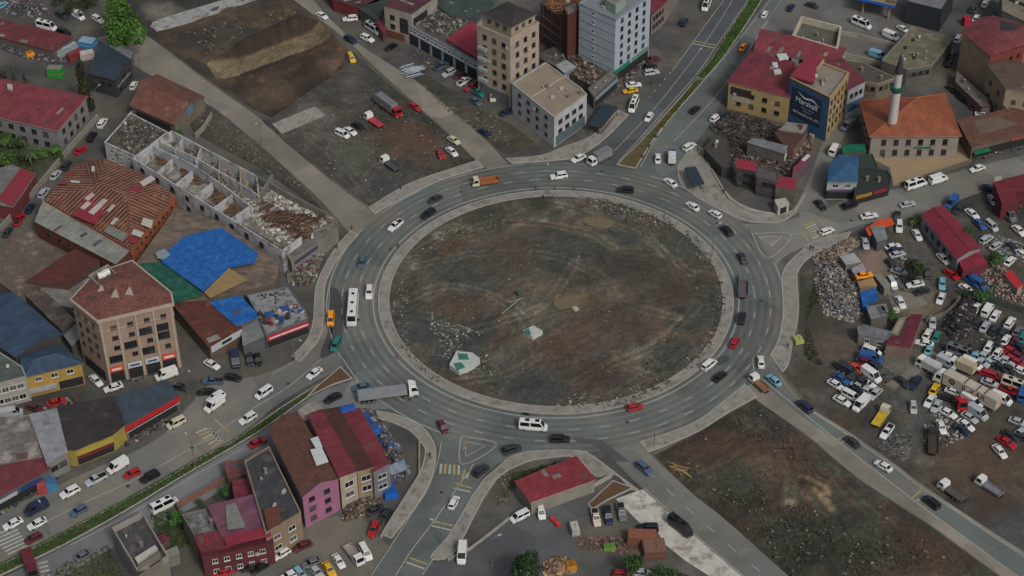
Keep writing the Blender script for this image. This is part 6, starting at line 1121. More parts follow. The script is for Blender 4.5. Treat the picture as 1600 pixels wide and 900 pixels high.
b = Bld('grey_gutted_house', 'gutted grey house with dark purple upper wall between two red awnings', 'house', [(1182, 258), (1216, 268), (1216, 284), (1182, 276)], 6.0, wm('4a444c', .3)); b.flat(M('4f4a48', name='debris_roof', sc=.4, amt=.3), .3); b.wins(2, 2, 4, 1.4, 1.3, .8, 2.8, 'dark')
b = Bld('red_awning_corner', 'corner ruin with a red canopy and grey shutters by the side street', 'house', [(1214, 278), (1242, 280), (1243, 296), (1212, 292)], 4.8, wm('56544a', .3)); b.shed(M('7a2030', .8, .15, .6, name='red_awning_cloth'), (.4, .4, 0, 0), .1); b.panel(2, .05, .95, .3, 3.2, wm('4d4b44'), .06, 'shutter')
b = Bld('billboard_fence', 'tall dark grey hoarding on the empty plot beside the avenue', 'hoarding', [(1100, 232), (1118, 208), (1136, 215), (1146, 262), (1128, 262)], 3.2, wm('33322f')); b.flat(M('3c3a37', name='hoarding_top', sc=.3, amt=.2), .1)
b = Bld('white_atm_kiosk', 'small white booth on the pavement tip beside the side street', 'kiosk', [(1210, 312), (1228, 309), (1233, 318), (1216, 324)], 2.8, wm('9c9a8c')); b.flat(M('a5a396', name='kiosk_top', sc=.5), .2); b.panel(2, .2, .8, .3, 2.2, DARK, .05, 'opening')
b = Bld('red_fascia_strip', 'long purple red sign roof running along the side street', 'shop', [(1240, 262), (1262, 240), (1266, 246), (1238, 274)], 4.0, wm('5d4850')); b.shed(M('6e2f42', .8, .15, .6, name='plum_sign'), (0,), .1); b.piece('white_panel', [(1252, 250), (1262, 241), (1266, 244), (1256, 253)], 4.05, .15, solid('white_cover', 'aeb6b4', .7))
scatter('burnt_rubble', 'charred timber, sheet and masonry covering the burnt out plot beside the avenue', [(1110, 200), (1135, 172), (1200, 190), (1225, 200), (1170, 250), (1148, 255), (1135, 225)], 4200, .12, .9, ['35322f', '423e3a', '504b45', '2a2826', '5f5b56'], .1, 1.0)
plank_heap('charred_timber', 'charred beams lying over the burnt out plot', [(1120, 200), (1150, 178), (1215, 198), (1170, 240), (1148, 235)], 160, ['2a2522', '3a332d', '4a4038'], (1.5, 4), .5, 1.0, .9, 'timber', .8)
scatter('demolition_rubble', 'mixed rubble between the ruined houses beside the side street', [(1168, 245), (1180, 215), (1240, 230), (1262, 215), (1275, 205), (1262, 240), (1235, 275), (1185, 262)], 3000, .12, 1.0, ['6b655d', '5a4a42', '7b7974', '3c3a38', '4c2a2a'], .3, 1.6)
# scrapyard buildings
b = Bld('long_red_workshop', 'long workshop with a dark red sheet roof running through the car yard', 'workshop', [(1441, 337), (1474, 322), (1532, 388), (1496, 404)], 4.6, wm('74767c')); b.pitch(RM('7a2433', 'sheet', .9, c2='6c1f2d'), 1.0, 0, .3, axis=1); b.wins(3, 1, 5, 1.6, 1.3, 2.0, 1, 'dark')
b = Bld('red_workshop_annex', 'crumpled red roof at the lower end of the long red workshop', 'workshop', [(1497, 405), (1530, 396), (1543, 412), (1505, 422)], 3.4, wm('5a2028')); b.shed(RM('8a2636', 'sheet', c2='741f2d'), (0, .5, .2, 0), .1)
b = Bld('red_corner_shop', 'red fronted shop with a roof sign frame at the right edge', 'shop', [(1553, 284), (1600, 272), (1640, 282), (1640, 302), (1584, 298), (1592, 318), (1566, 318)], 5.0, wm('5a1f28')); b.shed(RM('6e2230', 'sheet', c2='5f1d29'), (0,), .1); b.panel(0, .0, .25, 5, 6.4, wm('8a8a86'), .1, 'sign_board')
b = Bld('orange_canopy', 'orange red fabric canopy over a grey roofed stand by the right road', 'canopy', [(1353, 357), (1375, 343), (1393, 341), (1397, 350), (1378, 357), (1358, 368)], 3.0, wm('7a2a1c')); b.shed(M('c04a20', .7, .2, .7, name='orange_fabric', dirt='a32a18'), (0,), .1, wall=False)
for k in range(6): a = Vector(b.P[k])*.9; m_ = MB(); m_.tube((a.x, a.y, 0), (a.x, a.y, 2.95), .06); m_.build('post', [solid('steel', '7c7f80')], b.root)
b = Bld('grey_stand_roof', 'small grey sheet roof in front of the orange canopy', 'shed', [(1360, 356), (1381, 354), (1386, 373), (1371, 378)], 3.3, wm('4a4d4f')); b.shed(GRYR, (.3, .3, 0, 0), .1)
b = Bld('scrapyard_office', 'grey roofed hut draped in blue tarpaulin beside the heap of car parts', 'hut', [(1355, 479), (1384, 475), (1387, 492), (1362, 498)], 3.4, wm('55514a')); b.shed(GRYR, (0,), .2)
b = Bld('blue_tarp_fence', 'blue tarpaulin screen around the scrapyard hut', 'screen', [(1344, 458), (1368, 450), (1372, 459), (1356, 463), (1358, 480), (1349, 478)], 2.4, TP); b.shed(TP, (0,), .05)
b = Bld('tin_roof_dwelling', 'shabby dwelling with a torn grey tin roof and white door in the scrapyard', 'house', [(1340, 510), (1353, 508), (1392, 518), (1390, 531), (1342, 522)], 3.4, wm('6d6e6c', .3)); b.shed(RM('6f7276', 'sheet', .6, c2='5f6266', rust='8a8d90'), (0,), .15); b.wins(3, 1, 2, 1.3, 1.2, 1.2, 1)
b = Bld('red_roof_dwelling', 'dwelling with a dark red sheet roof and a pale open terrace in the scrapyard', 'house', [(1424, 491), (1441, 492), (1422, 543), (1385, 538), (1392, 526), (1408, 526)], 3.6, wm('6b5a54')); b.shed(RM('662430', 'sheet', .6, c2='5a1f2a'), (0,), .15); b.wins(3, 1, 3, 1.3, 1.2, 1.2, 1)
b = Bld('terrace_slab', 'pale walled terrace beside the dark red scrapyard roof', 'terrace', [(1405, 497), (1423, 494), (1408, 525), (1392, 520)], 3.0, wm('7a7066')); b.flat(M('8f8778', name='terrace_floor', sc=.4), .6)
for nm, lab, px, h, c_ in (('white_canopy_roof', 'white ribbed flat roof at the top of the rubbish heap plot', [(1312, 400), (1334, 395), (1345, 409), (1322, 414)], 2.8, 'a4a5a3'), ('pink_container_roof', 'lilac white flat container roof beside the orange yellow car', [(1330, 420), (1347, 411), (1354, 422), (1336, 430)], 2.6, '9b94a0'), ('tan_container_roof', 'tan flat container roof below the orange yellow car', [(1340, 440), (1364, 434), (1370, 446), (1344, 450)], 2.6, '9b8059')):
    b = Bld(nm, lab, 'container', px, h, wm('6a665f')); b.shed(RM(c_, 'sheet', .8), (0,), .05)
b = Bld('cream_container', 'grey green flat roofed container right of the tan container', 'container', [(1366, 430), (1376, 427), (1392, 445), (1382, 450)], 2.6, wm('6a665f')); b.shed(M('77766a', name='container_top', sc=.5), (0,), .05)
b = Bld('market_stall_row', 'red and beige brick huts at the right edge below the red workshop', 'shed', [(1570, 428), (1580, 422), (1598, 444), (1590, 452)], 3.0, wm('8a8078')); b.shed(M('a01f26', .7, .15, .6, name='red_awning_cloth'), (0,), .1)
# ------------------------------------------------------------------ vehicles: x y dx dy type colour
veh('on the roundabout', 'on the upper left arc of the roundabout', '618 352 -14 11 p W; 566 410 -4 12 h P; 577 457 -1 10 u W; 680 311 -12 6 s K; 669 334 -12 8 u D', .06)
veh('on the roundabout', 'on the top arc of the roundabout', '873 275 -12 2 u W; 904 247 -12 6 s W; 977 297 -12 -1 u D', .06)
veh('on the roundabout', 'on the upper right arc of the roundabout', '1047 285 -10 -7 s W; 1082 322 -10 -7 s W; 1117 334 -10 -6 h W; 1135 360 -8 -8 u D; 1160 403 -5 -10 s K', .07)
veh('on the roundabout', 'on the lower right arc of the roundabout', '1159 497 2 -12 u D; 1148 535 5 -9 h R; 1108 570 10 -8 m W; 1125 588 10 -8 s D; 1189 565 -1 -10 s W', .07)
veh('on the roundabout', 'on the bottom arc of the roundabout', '992 636 12 -3 h R; 833 667 12 1 b W; 875 686 12 0 u D; 800 702 12 -4 u K; 692 667 6 10 h M; 752 735 10 -8 u K', .08)
veh('on the roundabout', 'on the left arc of the roundabout', '517 499 -1 10 m O; 525 539 -5 10 m T; 565 605 -12 2 s P; 520 622 -12 6 s D', .08)
veh('at the top avenue mouth', 'at the mouth of the upper right avenue', '1028 247 0 -10 s W; 1077 229 10 -6 u W', .07)
veh('on the upper right avenue', 'on the upper right avenue', '1014 183 -7 10 h W; 1069 34 5 -9 u N; 1161 73 5 -10 s O; 1195 22 5 -10 h W; 1086 171 8 -7 s D; 1118 184 9 -8 h W; 1131 179 9 -8 h K; 1104 8 -4 9 b W', .07)
veh('parked by the upper avenue', 'parked on the paved strip below the pale blue tower', '990 165 -5 12 b W; 985 141 -12 2 s Y; 990 132 12 -1 s W; 1018 113 12 -2 u S; 1015 103 12 -2 s D; 1022 92 12 -2 s M', .02)
veh('on the petrol forecourt', 'on the petrol station forecourt', '1346 38 12 5 b W; 1392 57 12 5 v W; 1411 45 10 6 s W; 1371 87 12 4 v L; 1236 11 5 -8 s N; 1269 8 9 3 s K', .02)
veh('in the lane at the top right', 'in the narrow lane left of the beige gable block', '1540 5 5 -9 u W; 1525 28 5 -9 s W; 1497 60 5 -9 u W; 1487 85 5 -9 s K; 1520 14 5 -9 s K; 1483 98 5 -9 s D', .02)
veh('behind the mosque', 'parked behind the mosque', '1489 139 9 6 s K; 1498 147 9 6 s D; 1507 156 9 6 s D; 1527 169 12 2 h M; 1536 178 12 1 s W; 1325 197 -9 6 v G; 1304 235 6 -9 v W', .02)
veh('on the right road', 'on the road to the right edge', '1292 361 12 -5 h W; 1358 337 12 -2 s W; 1418 319 12 -3 s S; 1328 321 12 -4 u D; 1282 320 8 8 s D; 1431 289 12 -4 b W; 1466 281 12 -4 v W; 1527 263 -12 4 s W', .07)
veh('at the upper left yards', 'in the yard at the upper left corner', '73 42 12 3 b W; 122 25 10 6 v W; 97 24 11 5 u K; 100 50 12 4 u D; 153 30 10 6 u W; 3 8 9 -6 s L', .02)
veh('parked in the left lane', 'parked along the wall in the left lane', '209 133 5 -10 h W; 160 192 6 -9 u W; 144 213 6 -9 u D; 126 234 9 -6 s R; 104 258 6 -9 u K; 87 273 6 -7 s S; 69 301 6 -7 u S; 47 325 6 -9 s N; 30 343 6 -9 p R; 12 362 6 -9 s K', .02)
veh('on the dusty top road', 'on the dusty road running to the top', '503 24 11 6 s W; 548 62 11 6 u N; 549 91 5 9 m Y', .05)
veh('by the arcade', 'parked on waste ground left of the gutted white house', '547 29 -11 1 u W; 574 60 11 5 u W; 583 46 11 7 b S; 611 73 -9 5 s D', .03)
veh('by the arcade', 'parked in front of the blue white arcade', '690 103 11 -6 p P; 701 114 -11 6 u S; 719 118 -11 4 s M; 725 127 11 -7 p W; 738 136 -11 5 p R; 746 144 11 6 p T; 743 158 10 7 s P; 770 151 0 10 m C; 779 150 0 10 s N; 792 175 11 -4 s N; 757 207 10 5 s N', .04)
veh('in the dirt parking lot', 'on the dirt lot between the dusty roads', '560 197 10 5 s D; 547 205 11 6 s W; 535 210 11 5 m W; 648 167 11 6 s R; 709 219 11 7 s C; 706 237 9 8 s W; 688 241 5 9 s R', .12)
veh('on the lower left avenue', 'on the lower left avenue', '491 583 -10 8 s W; 412 614 -12 8 m W; 387 654 -12 7 u W; 123 798 -12 7 h P; 234 745 -12 6 u D; 206 740 -12 6 h R; 184 729 -12 7 v W; 150 749 -12 6 p S; 109 769 -12 6 u W; 57 795 -12 6 v N; 58 818 -12 6 s W; 20 818 -12 6 s W; 52 841 -12 6 h M; 402 691 12 -6 s R; 257 790 12 -6 b W; 132 867 12 -7 s G', .08)
veh('by the beige block', 'parked around the foot of the beige block', '275 661 -12 6 m C; 335 633 -10 7 v W; 337 621 -11 6 u W; 322 612 -12 1 s D; 333 595 -12 0 p P; 364 590 12 2 h D; 331 569 11 6 s W; 368 563 1 10 v N; 260 586 -12 4 v W; 281 604 12 3 s K; 177 605 -12 4 s W; 150 594 8 8 s W; 403 561 2 10 s D; 390 561 2 10 s K', .02)
veh('by the yellow house', 'parked in front of the yellow house', '88 628 12 -3 s R; 54 637 10 4 s M; 18 646 12 -2 v S', .02)
veh('on the far lower right road', 'on the road running to the lower right corner', '1209 594 -9 -8 s L; 1257 635 -9 -8 u N; 1331 690 -9 -7 s K; 1380 728 -10 -6 s W; 1455 785 -9 -7 u D', .1)
veh('on the lower right road', 'on the road between the red shed and the wasteland', '1007 732 9 7 u P', .09)
veh('in the lower yards', 'in the yard below the red shed', '812 807 -12 6 m W; 845 799 2 9 m W; 931 808 2 9 p C; 950 805 2 9 p N; 971 800 2 9 p G; 1012 825 -12 0 u D; 1003 895 12 1 s W; 972 897 12 1 h R; 1063 824 10 8 b D; 722 866 -1 10 v W', .05)
veh('on the south road', 'on the marked road at the bottom', '709 785 5 -10 h W', .09)
veh('in the bottom parking', 'parked on the ground below the pink house', '586 796 10 -5 s K; 602 806 -6 9 s K; 584 827 -4 9 u R; 571 863 5 9 m W; 529 876 6 9 s W; 514 889 6 9 s Y; 494 893 7 8 s S; 487 879 -10 4 s G; 469 896 7 8 h L; 440 865 -10 6 h W; 472 853 -11 5 s M; 391 885 -11 3 s D; 452 899 -11 5 s W; 405 887 -9 5 s D; 348 894 -11 3 s R', .03)
veh('in the right workshop yard', 'between the orange canopy and the red workshop', '1405 354 0 10 u W; 1402 341 0 10 p K; 1433 367 6 10 s W; 1352 380 3 11 s S; 1395 385 12 -3 s W; 1402 397 12 -3 s S; 1399 391 12 -3 s N; 1393 412 8 8 s K; 1405 424 10 3 s S; 1474 404 8 8 s W; 1487 429 9 6 s R; 1394 443 5 9 m S; 1430 444 -12 2 s W; 1441 455 12 -4 s K; 1472 443 0 10 s L; 1470 466 -4 10 s W; 1407 472 5 9 s W; 1449 427 2 9 s K; 1510 451 9 6 s W; 1424 436 12 1 s K', .05)
veh('by the right edge', 'parked at the right edge beyond the red workshop', '1487 317 -8 8 v B; 1498 327 -8 8 s K; 1519 334 9 7 s W; 1551 312 5 9 s S; 1545 294 12 2 s N; 1573 335 9 8 b G; 1592 360 8 7 s W; 1549 353 9 8 m S; 1531 350 8 8 s B; 1541 374 9 -6 u S; 1556 384 9 -6 s S; 1582 387 9 7 s N; 1598 398 9 7 s W; 1578 408 8 -8 s W; 1565 400 9 7 s S; 1519 440 9 6 p B; 1528 444 9 6 v B', .05)
veh('in the scrapyard', 'among wrecks beside the heap of car parts', '1524 483 5 -8 p W; 1543 485 6 -9 v W; 1555 493 6 -9 s W; 1578 504 6 -9 u W; 1539 510 6 -9 s S; 1554 515 6 -9 s K; 1545 541 5 -9 s W; 1559 550 6 -9 s W; 1571 531 6 -9 s W; 1588 531 6 -8 s M; 1579 548 11 5 s R; 1595 544 9 6 s N; 1526 504 6 -9 s K; 1567 521 6 -9 s K; 1598 527 6 -9 s T; 1560 536 6 -9 s K; 1590 517 6 -9 s G; 1590 556 10 5 s M; 1580 560 10 5 s R', .05)
veh('in the scrapyard', 'in the queue beside the scrapyard drive', '1457 503 0 10 s S; 1449 522 5 -9 s W; 1463 526 4 -9 s T; 1452 545 4 -9 s L; 1444 536 -10 -2 s W', .05)
veh('in the scrapyard', 'packed behind the white articulated trailer', '1484 557 11 4 s W; 1479 568 11 6 v S; 1518 570 11 5 v W; 1533 566 10 5 s S; 1538 557 11 5 s S; 1572 563 11 4 s S; 1564 574 11 5 s K; 1576 576 10 5 s K; 1543 583 11 4 s R; 1553 587 11 4 s R; 1547 598 11 4 s S; 1577 610 12 5 p R; 1598 616 3 -9 v B; 1595 579 11 5 s W; 1564 624 11 5 v W; 1500 552 11 4 b G; 1560 564 11 4 s S; 1590 566 11 4 s R; 1526 557 11 4 s L; 1586 603 11 4 b C', .05)
veh('in the scrapyard', 'in front of the white articulated trailer', '1460 608 5 -9 s Y; 1491 612 11 4 s W; 1481 622 11 2 s D; 1453 626 -6 9 s W; 1463 634 -5 9 s S; 1518 628 11 7 v W; 1481 645 11 6 s W; 1527 646 11 7 v S; 1515 652 11 7 s S; 1509 664 10 7 s W; 1503 671 11 6 s N; 1471 667 4 10 s W; 1477 600 11 5 s K', .05)
veh('in the scrapyard', 'on the left of the scrapyard drive', '1306 601 11 7 s W; 1315 592 11 7 s B; 1323 579 11 6 v K; 1336 574 10 6 s F; 1347 578 9 6 s F; 1361 587 10 7 v W; 1355 599 11 5 s W; 1343 604 10 5 s S; 1355 611 10 5 s S; 1338 610 11 4 s D; 1330 619 11 6 m W; 1316 626 11 6 s W; 1345 632 -9 9 v W; 1367 615 -9 9 s S; 1374 581 8 9 u K; 1362 549 11 4 m W; 1360 560 11 2 v B; 1367 571 11 5 s K; 1352 565 10 3 s M; 1427 636 1 11 h S; 1386 674 -6 8 p W; 1411 597 8 6 s K; 1430 599 -5 8 u N', .05)
veh('on the open scrapyard ground', 'on open ground near the right edge', '1562 705 8 9 s W; 1573 691 10 6 s R; 1580 680 10 5 s K; 1591 659 8 3 s S; 1597 674 9 -6 s S; 1599 684 9 3 s K', .05)
flush_vehicles()
# trucks and the odd ones
tp = M('9a9a95', .7, .15, .8, name='tarpaulin')
truck(758, 283, -14, 2, 'dump truck with a rust orange empty bed on the top arc of the roundabout', 7.2, 2.3, 'dump', '8a5530', 'C', .06)
truck(937, 247, -14, 7, 'light grey canvas covered lorry entering the roundabout from the avenue', 7.6, 2.3, 'tarp', '6f7274', 'W', .07, boxH=3.0)
truck(1161, 449, 0, -12, 'lorry with an empty purple grey bed on the right arc of the roundabout', 7.8, 2.4, 'dump', '5c535c', 'G', .06, big=True)
truck(1050, 246, 0, -10, 'small white covered truck with a blue cab at the avenue mouth', 5.2, 2.0, 'box', 'b9bcbc', 'B', .07, boxH=2.4, cabL=1.5)
truck(1186, 599, -10, -9, 'white small truck loaded with brown boards leaving the roundabout', 5.8, 2.0, 'tray', '7d5b41', 'W', .1)
truck(584, 188, -10, -7, 'white cabbed recovery truck with a red flat bed on the dirt lot', 7.0, 2.2, 'flat', 'a3323f', 'W', .1)
truck(609, 256, -11, -8, 'white cabbed truck with a dark flat bed on the dirt lot', 6.6, 2.2, 'tray', '45484b', 'W', .1)
truck(607, 168, 11, 8, 'red cabbed lorry with a long grey covered box on the dirt lot', 10.5, 2.5, 'tarp', '6b6e72', 'R', .1, big=True, boxH=3.4, cabH=2.9)
truck(553, 866, 7, 9, 'white cabbed truck with a pale open bed below the pink house', 6.4, 2.1, 'tray', '8a8580', 'W', .05)
truck(1546, 760, -11, -7, 'white cabbed truck with a long grey open bed on the open ground at lower right', 6.6, 2.1, 'tray', '6d7076', 'W', .05)
truck(1377, 650, 6, -9, 'tow truck with a yellow striped bed in the scrapyard drive', 6.8, 2.2, 'flat', 'b59a28', 'C', .05, name='tow_truck')
truck(1488, 768, -11, -8, 'white cabbed crane truck with a dark bed on open ground at lower right', 7.0, 2.3, 'flat', '4a4541', 'W', .05, big=True)
truck(1458, 690, 0, -12, 'stripped dark burnt out lorry chassis in the scrapyard drive', 8.0, 2.3, 'tray', '3b332e', 'K', .05, big=True)
truck(1503, 573, -11, -5, 'cream box lorry parked behind the articulated trailer', 6.5, 2.2, 'box', 'a49a80', 'W', .05, boxH=3.0)
truck(1502, 630, 2, 10, 'red tractor unit without trailer in front of the white trailer', 4.6, 2.4, 'flat', '7d1a1c', 'R', .05, big=True, cabH=3.0)
truck(1450, 573, -9, -5, 'white lorry cab parked beside the articulated trailer cab', 6.0, 2.3, 'box', 'a9abab', 'W', .05, big=True, cabH=2.9, boxH=2.9)
truck(48, 886, 3, 10, 'tall maroon lorry on the lower carriageway at the bottom left', 6.8, 2.4, 'box', '5a2126', 'M', .09, boxH=3.4, cabH=3.0, big=True)
truck(1339, 594, 10, 6, 'dark wreck of a flat truck among the scrapyard cars', 5.0, 1.9, 'tray', '3d4043', 'K', .05)
# bus
bp = car_parts(11.6, 2.5, 3.15, 1.5, (-.497, -.49, .44, .485), bus=True)
place(bp, 'bus', 'long white bus with roof hatches on the left arc of the roundabout', 'bus', None, S(551, 481, 1.5), heading(551, 481, -1, 12), 'W', 1, .07)
bp2 = car_parts(6.6, 2.1, 2.65, 1.25, (-.49, -.475, .27, .41))
# articulated lorries
def artic(x, y, dx, dy, label, trailer_c, cabc, L=12.5, text=None, boxH=3.9, z=.08, openb=False, second=None):
    ang = heading(x, y, dx, dy); c = S(x, y, 2.0); root = tag(empty('articulated_lorry', (c.x, c.y, z), ang), label, 'lorry'); bm = M(trailer_c, .6, .12, .5, name='trailer_skin')
    t = MB(); x0, x1 = -L/2-1.2, L/2-1.2; 
    if openb:
        t.box(((x0+x1)/2, 0, 1.9), (L, 2.5, 1.3)); t.box(((x0+x1)/2, 0, 2.62), (L-.3, 2.2, .14)); 
        for k in range(int(L/1.5)): t.box((x0+.8+k*1.5, 0, 2.72), (.09, 2.42, .08))
    else:
        t.box(((x0+x1)/2, 0, (1.25+boxH)/2), (L, 2.5, boxH-1.25))
        for k in range(int(L/.62)):
            t.box((x0+.3+k*.62, 0, boxH+.015), (.08, 2.44, .035))
    t.build('trailer', [bm], root)
    if not openb:
        for k in (.38, .62, .76): g = MB(); g.box((x0+L*(1-k), 0, boxH+.05), (.35, 2.3, .06)); g.build('roof_gap', [M('4d463c', name='dirty_seam')], root)
    ch = MB(); ch.box(((x0+x1)/2+.8, 0, 1.0), (L+1, .9, .3)); ch.build('chassis', [UND], root)
    for wx in (x0+1.2, x0+2.4, x0+3.6, x1+1.9, x1-.6):
        for s in (-1, 1): ob('wheel', WHL, root, (wx, s*1.05, .48))
    xr, xf = x1+.45, x1+2.6; cb = MB(); lo = [(xr, -1.22, .5), (xf, -1.2, .5), (xf, 1.2, .5), (xr, 1.22, .5)]; mi = [(a, b, 1.9) for a, b, _ in lo]; to = [(xr, -1.15, 3.1), (xf-.35, -1.1, 3.1), (xf-.35, 1.1, 3.1), (xr, 1.15, 3.1)]; tp_ = [(xr, -1.1, 3.75), (xf-1.1, -.95, 3.7), (xf-1.1, .95, 3.7), (xr, 1.1, 3.75)]
    for a, b in ((lo, mi), (mi, to), (to, tp_)):
        for i in range(4): j = (i+1) % 4; cb.face([a[i], a[j], b[j], b[i]])
    cb.face(tp_); cb.build('cab', [paint(cabc)], root)
    g = MB(); quad_on(g, mi[1], mi[2], to[2], to[1]); g.build('windscreen', [CARGLASS], root)
    for q in ((mi[0], mi[1], to[1], to[0]), (mi[2], mi[3], to[3], to[2])): g = MB(); quad_on(g, *q, .3, .9); g.build('side_window', [CARGLASS], root)
    for s in (-1, 1):
        g = MB(); g.box((0, 0, 0), (.1, .4, .22)); g.build('headlight', [HL], root, (xf, s*.85, .95)); g = MB(); g.box((0, 0, 0), (.16, .12, .6)); g.build('mirror', [UND], root, (xf-.25, s*1.4, 2.4))
    if text:
        for s, yo in ((-1, 1.262), (1, -1.262)):
            cu = bpy.data.curves.new('t', 'FONT'); cu.body = text; cu.size = 2.1; cu.extrude = .008; cu.align_x = 'CENTER'; cu.offset = .03; to_ = bpy.data.objects.new('t', cu); COL.objects.link(to_); bpy.context.view_layer.update()
            me = bpy.data.meshes.new_from_object(to_.evaluated_get(bpy.context.evaluated_depsgraph_get())); bpy.data.objects.remove(to_); me.materials.clear(); me.materials.append(solid('lettering_paint', '23282e', .7))
            o = ob('lettering', me, root); o.matrix_local = Matrix(((s, 0, 0, (x0+x1)/2+s*1.1), (0, 0, -s, yo), (0, 1, 0, 2.35), (0, 0, 0, 1)))
            em = MB(); n = 24; cx = -4.7; R_, r_ = .85, .55
            for k in range(n):
                a, b = k*math.tau/n, (k+1)*math.tau/n; em.face([(cx+R_*math.cos(a), R_*math.sin(a), 0), (cx+R_*math.cos(b), R_*math.sin(b), 0), (cx+r_*.62*math.cos(b), r_*math.sin(b), 0), (cx+r_*.62*math.cos(a), r_*math.sin(a), 0)])
            em.face([(cx-.10, -.85, .004), (cx+.10, -.85, .004), (cx+.10, .85, .004), (cx-.10, .85, .004)])
            e = em.build('emblem', [solid('lettering_paint', '23282e', .7)], root); e.matrix_local = Matrix(((s, 0, 0, (x0+x1)/2), (0, 0, -s, yo*1.002), (0, 1, 0, 3.1), (0, 0, 0, 1)))
    return root
artic(605, 612, 12, -1.6, 'white cabbed articulated lorry with a grey open trailer turning at the lower left mouth', '7c7f82', 'W', 11.5, openb=True)
artic(1511, 609, -11.5, -6, 'white articulated lorry with big dark lettering along its cream trailer', 'a59d8f', 'W', 14.2, text='IL-KAR', z=.05, boxH=4.3)
place(VT['s'][3], 'car', 'orange yellow sedan standing on a flat container roof beside the rubbish heap', 'car', None, S(1350, 430, 3.3), heading(1350, 430, 12, -2), 'O', 1, 2.72)
# ------------------------------------------------------------------ street furniture, trees, people, small things
def shelter(px, label):
    P = [S(x, y, 2.9) for x, y in px]; c = sum(P, Vector())/4; c.z = .15; root = tag(empty('bus_shelter', c), label, 'bus shelter'); Q = [(p.x-c.x, p.y-c.y) for p in P]; Q = Q if ccw(Q) else Q[::-1]
    m_ = MB(); m_.prism(Q, 2.6, 2.78, bottom=True); m_.build('roof', [solid('shelter_frame', '24282b', .5)], root)
    L = [math.dist(Q[i], Q[(i+1) % 4]) for i in range(4)]; k = 0 if L[0] > L[1] else 1; a, b, c_, d = [Vector(Q[(k+i) % 4]) for i in range(4)]; n = 9
    for i in range(n):
        t0, t1 = (i+.06)/n, (i+.94)/n; q = [a.lerp(b, t0), a.lerp(b, t1), d.lerp(c_, t1), d.lerp(c_, t0)]; g = MB(); g.prism([tuple(v) for v in poly_inset([tuple(p) for p in q], .06)], 2.785, 2.83); g.build('roof_panel', [solid('tinted_panel', '2b3942', .25)], root)
    for q in Q: g = MB(); g.tube((q[0]*.92, q[1]*.92, 0), (q[0]*.92, q[1]*.92, 2.6), .06); g.build('post', [solid('shelter_frame', '24282b', .5)], root)
    g = MB(); e0, e1 = a*.9, b*.9; g.box(((e0+e1).x/2, (e0+e1).y/2, .5), ((e1-e0).length*.8, .4, .08), 0, math.atan2((e1-e0).y, (e1-e0).x)); g.build('bench', [solid('bench', '6d5a46')], root)
shelter([(942, 161), (966, 167), (940, 200), (918, 195)], 'dark slatted roof bus shelter beside the avenue pavement near the white corner block')
shelter([(1069, 262), (1087, 260), (1101, 287), (1083, 291)], 'dark slatted roof bus shelter on the pavement by the burnt out plot')
for x, y, h, lab, arm, z in ((1038, 343, 11, 'street lamp on the island edge at the upper right of the circle', (.5, .86), .2), (1112, 402, 9.5, 'street lamp on the island edge at the right of the circle', (.8, .5), .2), (856, 302, 7.5, 'street lamp on the island edge at the top of the circle', (0, 1), .2),
    (295, 622, 9, 'street lamp standing between the parked cars by the slate roofed shop', (.6, -.6), .05), (79, 838, 8.5, 'street lamp on the avenue median near the striped crossing at lower left', (-.6, .8), .2), (305, 731, 8.5, 'street lamp on the avenue median near the yellow crossing at lower left', (-.6, .8), .2),
    (155, 182, 9, 'tall lamp pole in the left lane beside the dark cypress', (.5, .8), .02), (220, 108, 9, 'pale lamp pole beside the dark slate roofed building', (-.4, .9), .02), (769, 884, 8, 'street lamp in the lower yard beside the white parked van', (.8, .4), .05), (461, 566, 7, 'street lamp on the left pavement end above the avenue', (.9, -.4), .15),
    (1087, 118, 8, 'street lamp on the upper avenue median beside the yellow planted strip', (.5, .3), .2), (690, 850, 6.5, 'street lamp on the lower pavement near its end', (-.9, .2), .2), (409, 228, 8, 'lamp pole beside the dusty road above the roofless building', (-.3, -.8), .05)):
    lamp(x, y, h, lab, arm, z)
sg = tag(empty('direction_sign', S(1022, 699)+Vector((0, 0, .2))), 'dark traffic sign post on the pavement point below the circle', 'sign'); m_ = MB(); m_.tube((0, 0, 0), (0, 0, 3.6), .06); m_.build('post', [solid('steel', '5c5f60')], sg); m_ = MB(); m_.box((0, 0, 3.3), (.08, .9, .9)); m_.build('sign_board', [solid('sign_back', '2a2c2e')], sg)
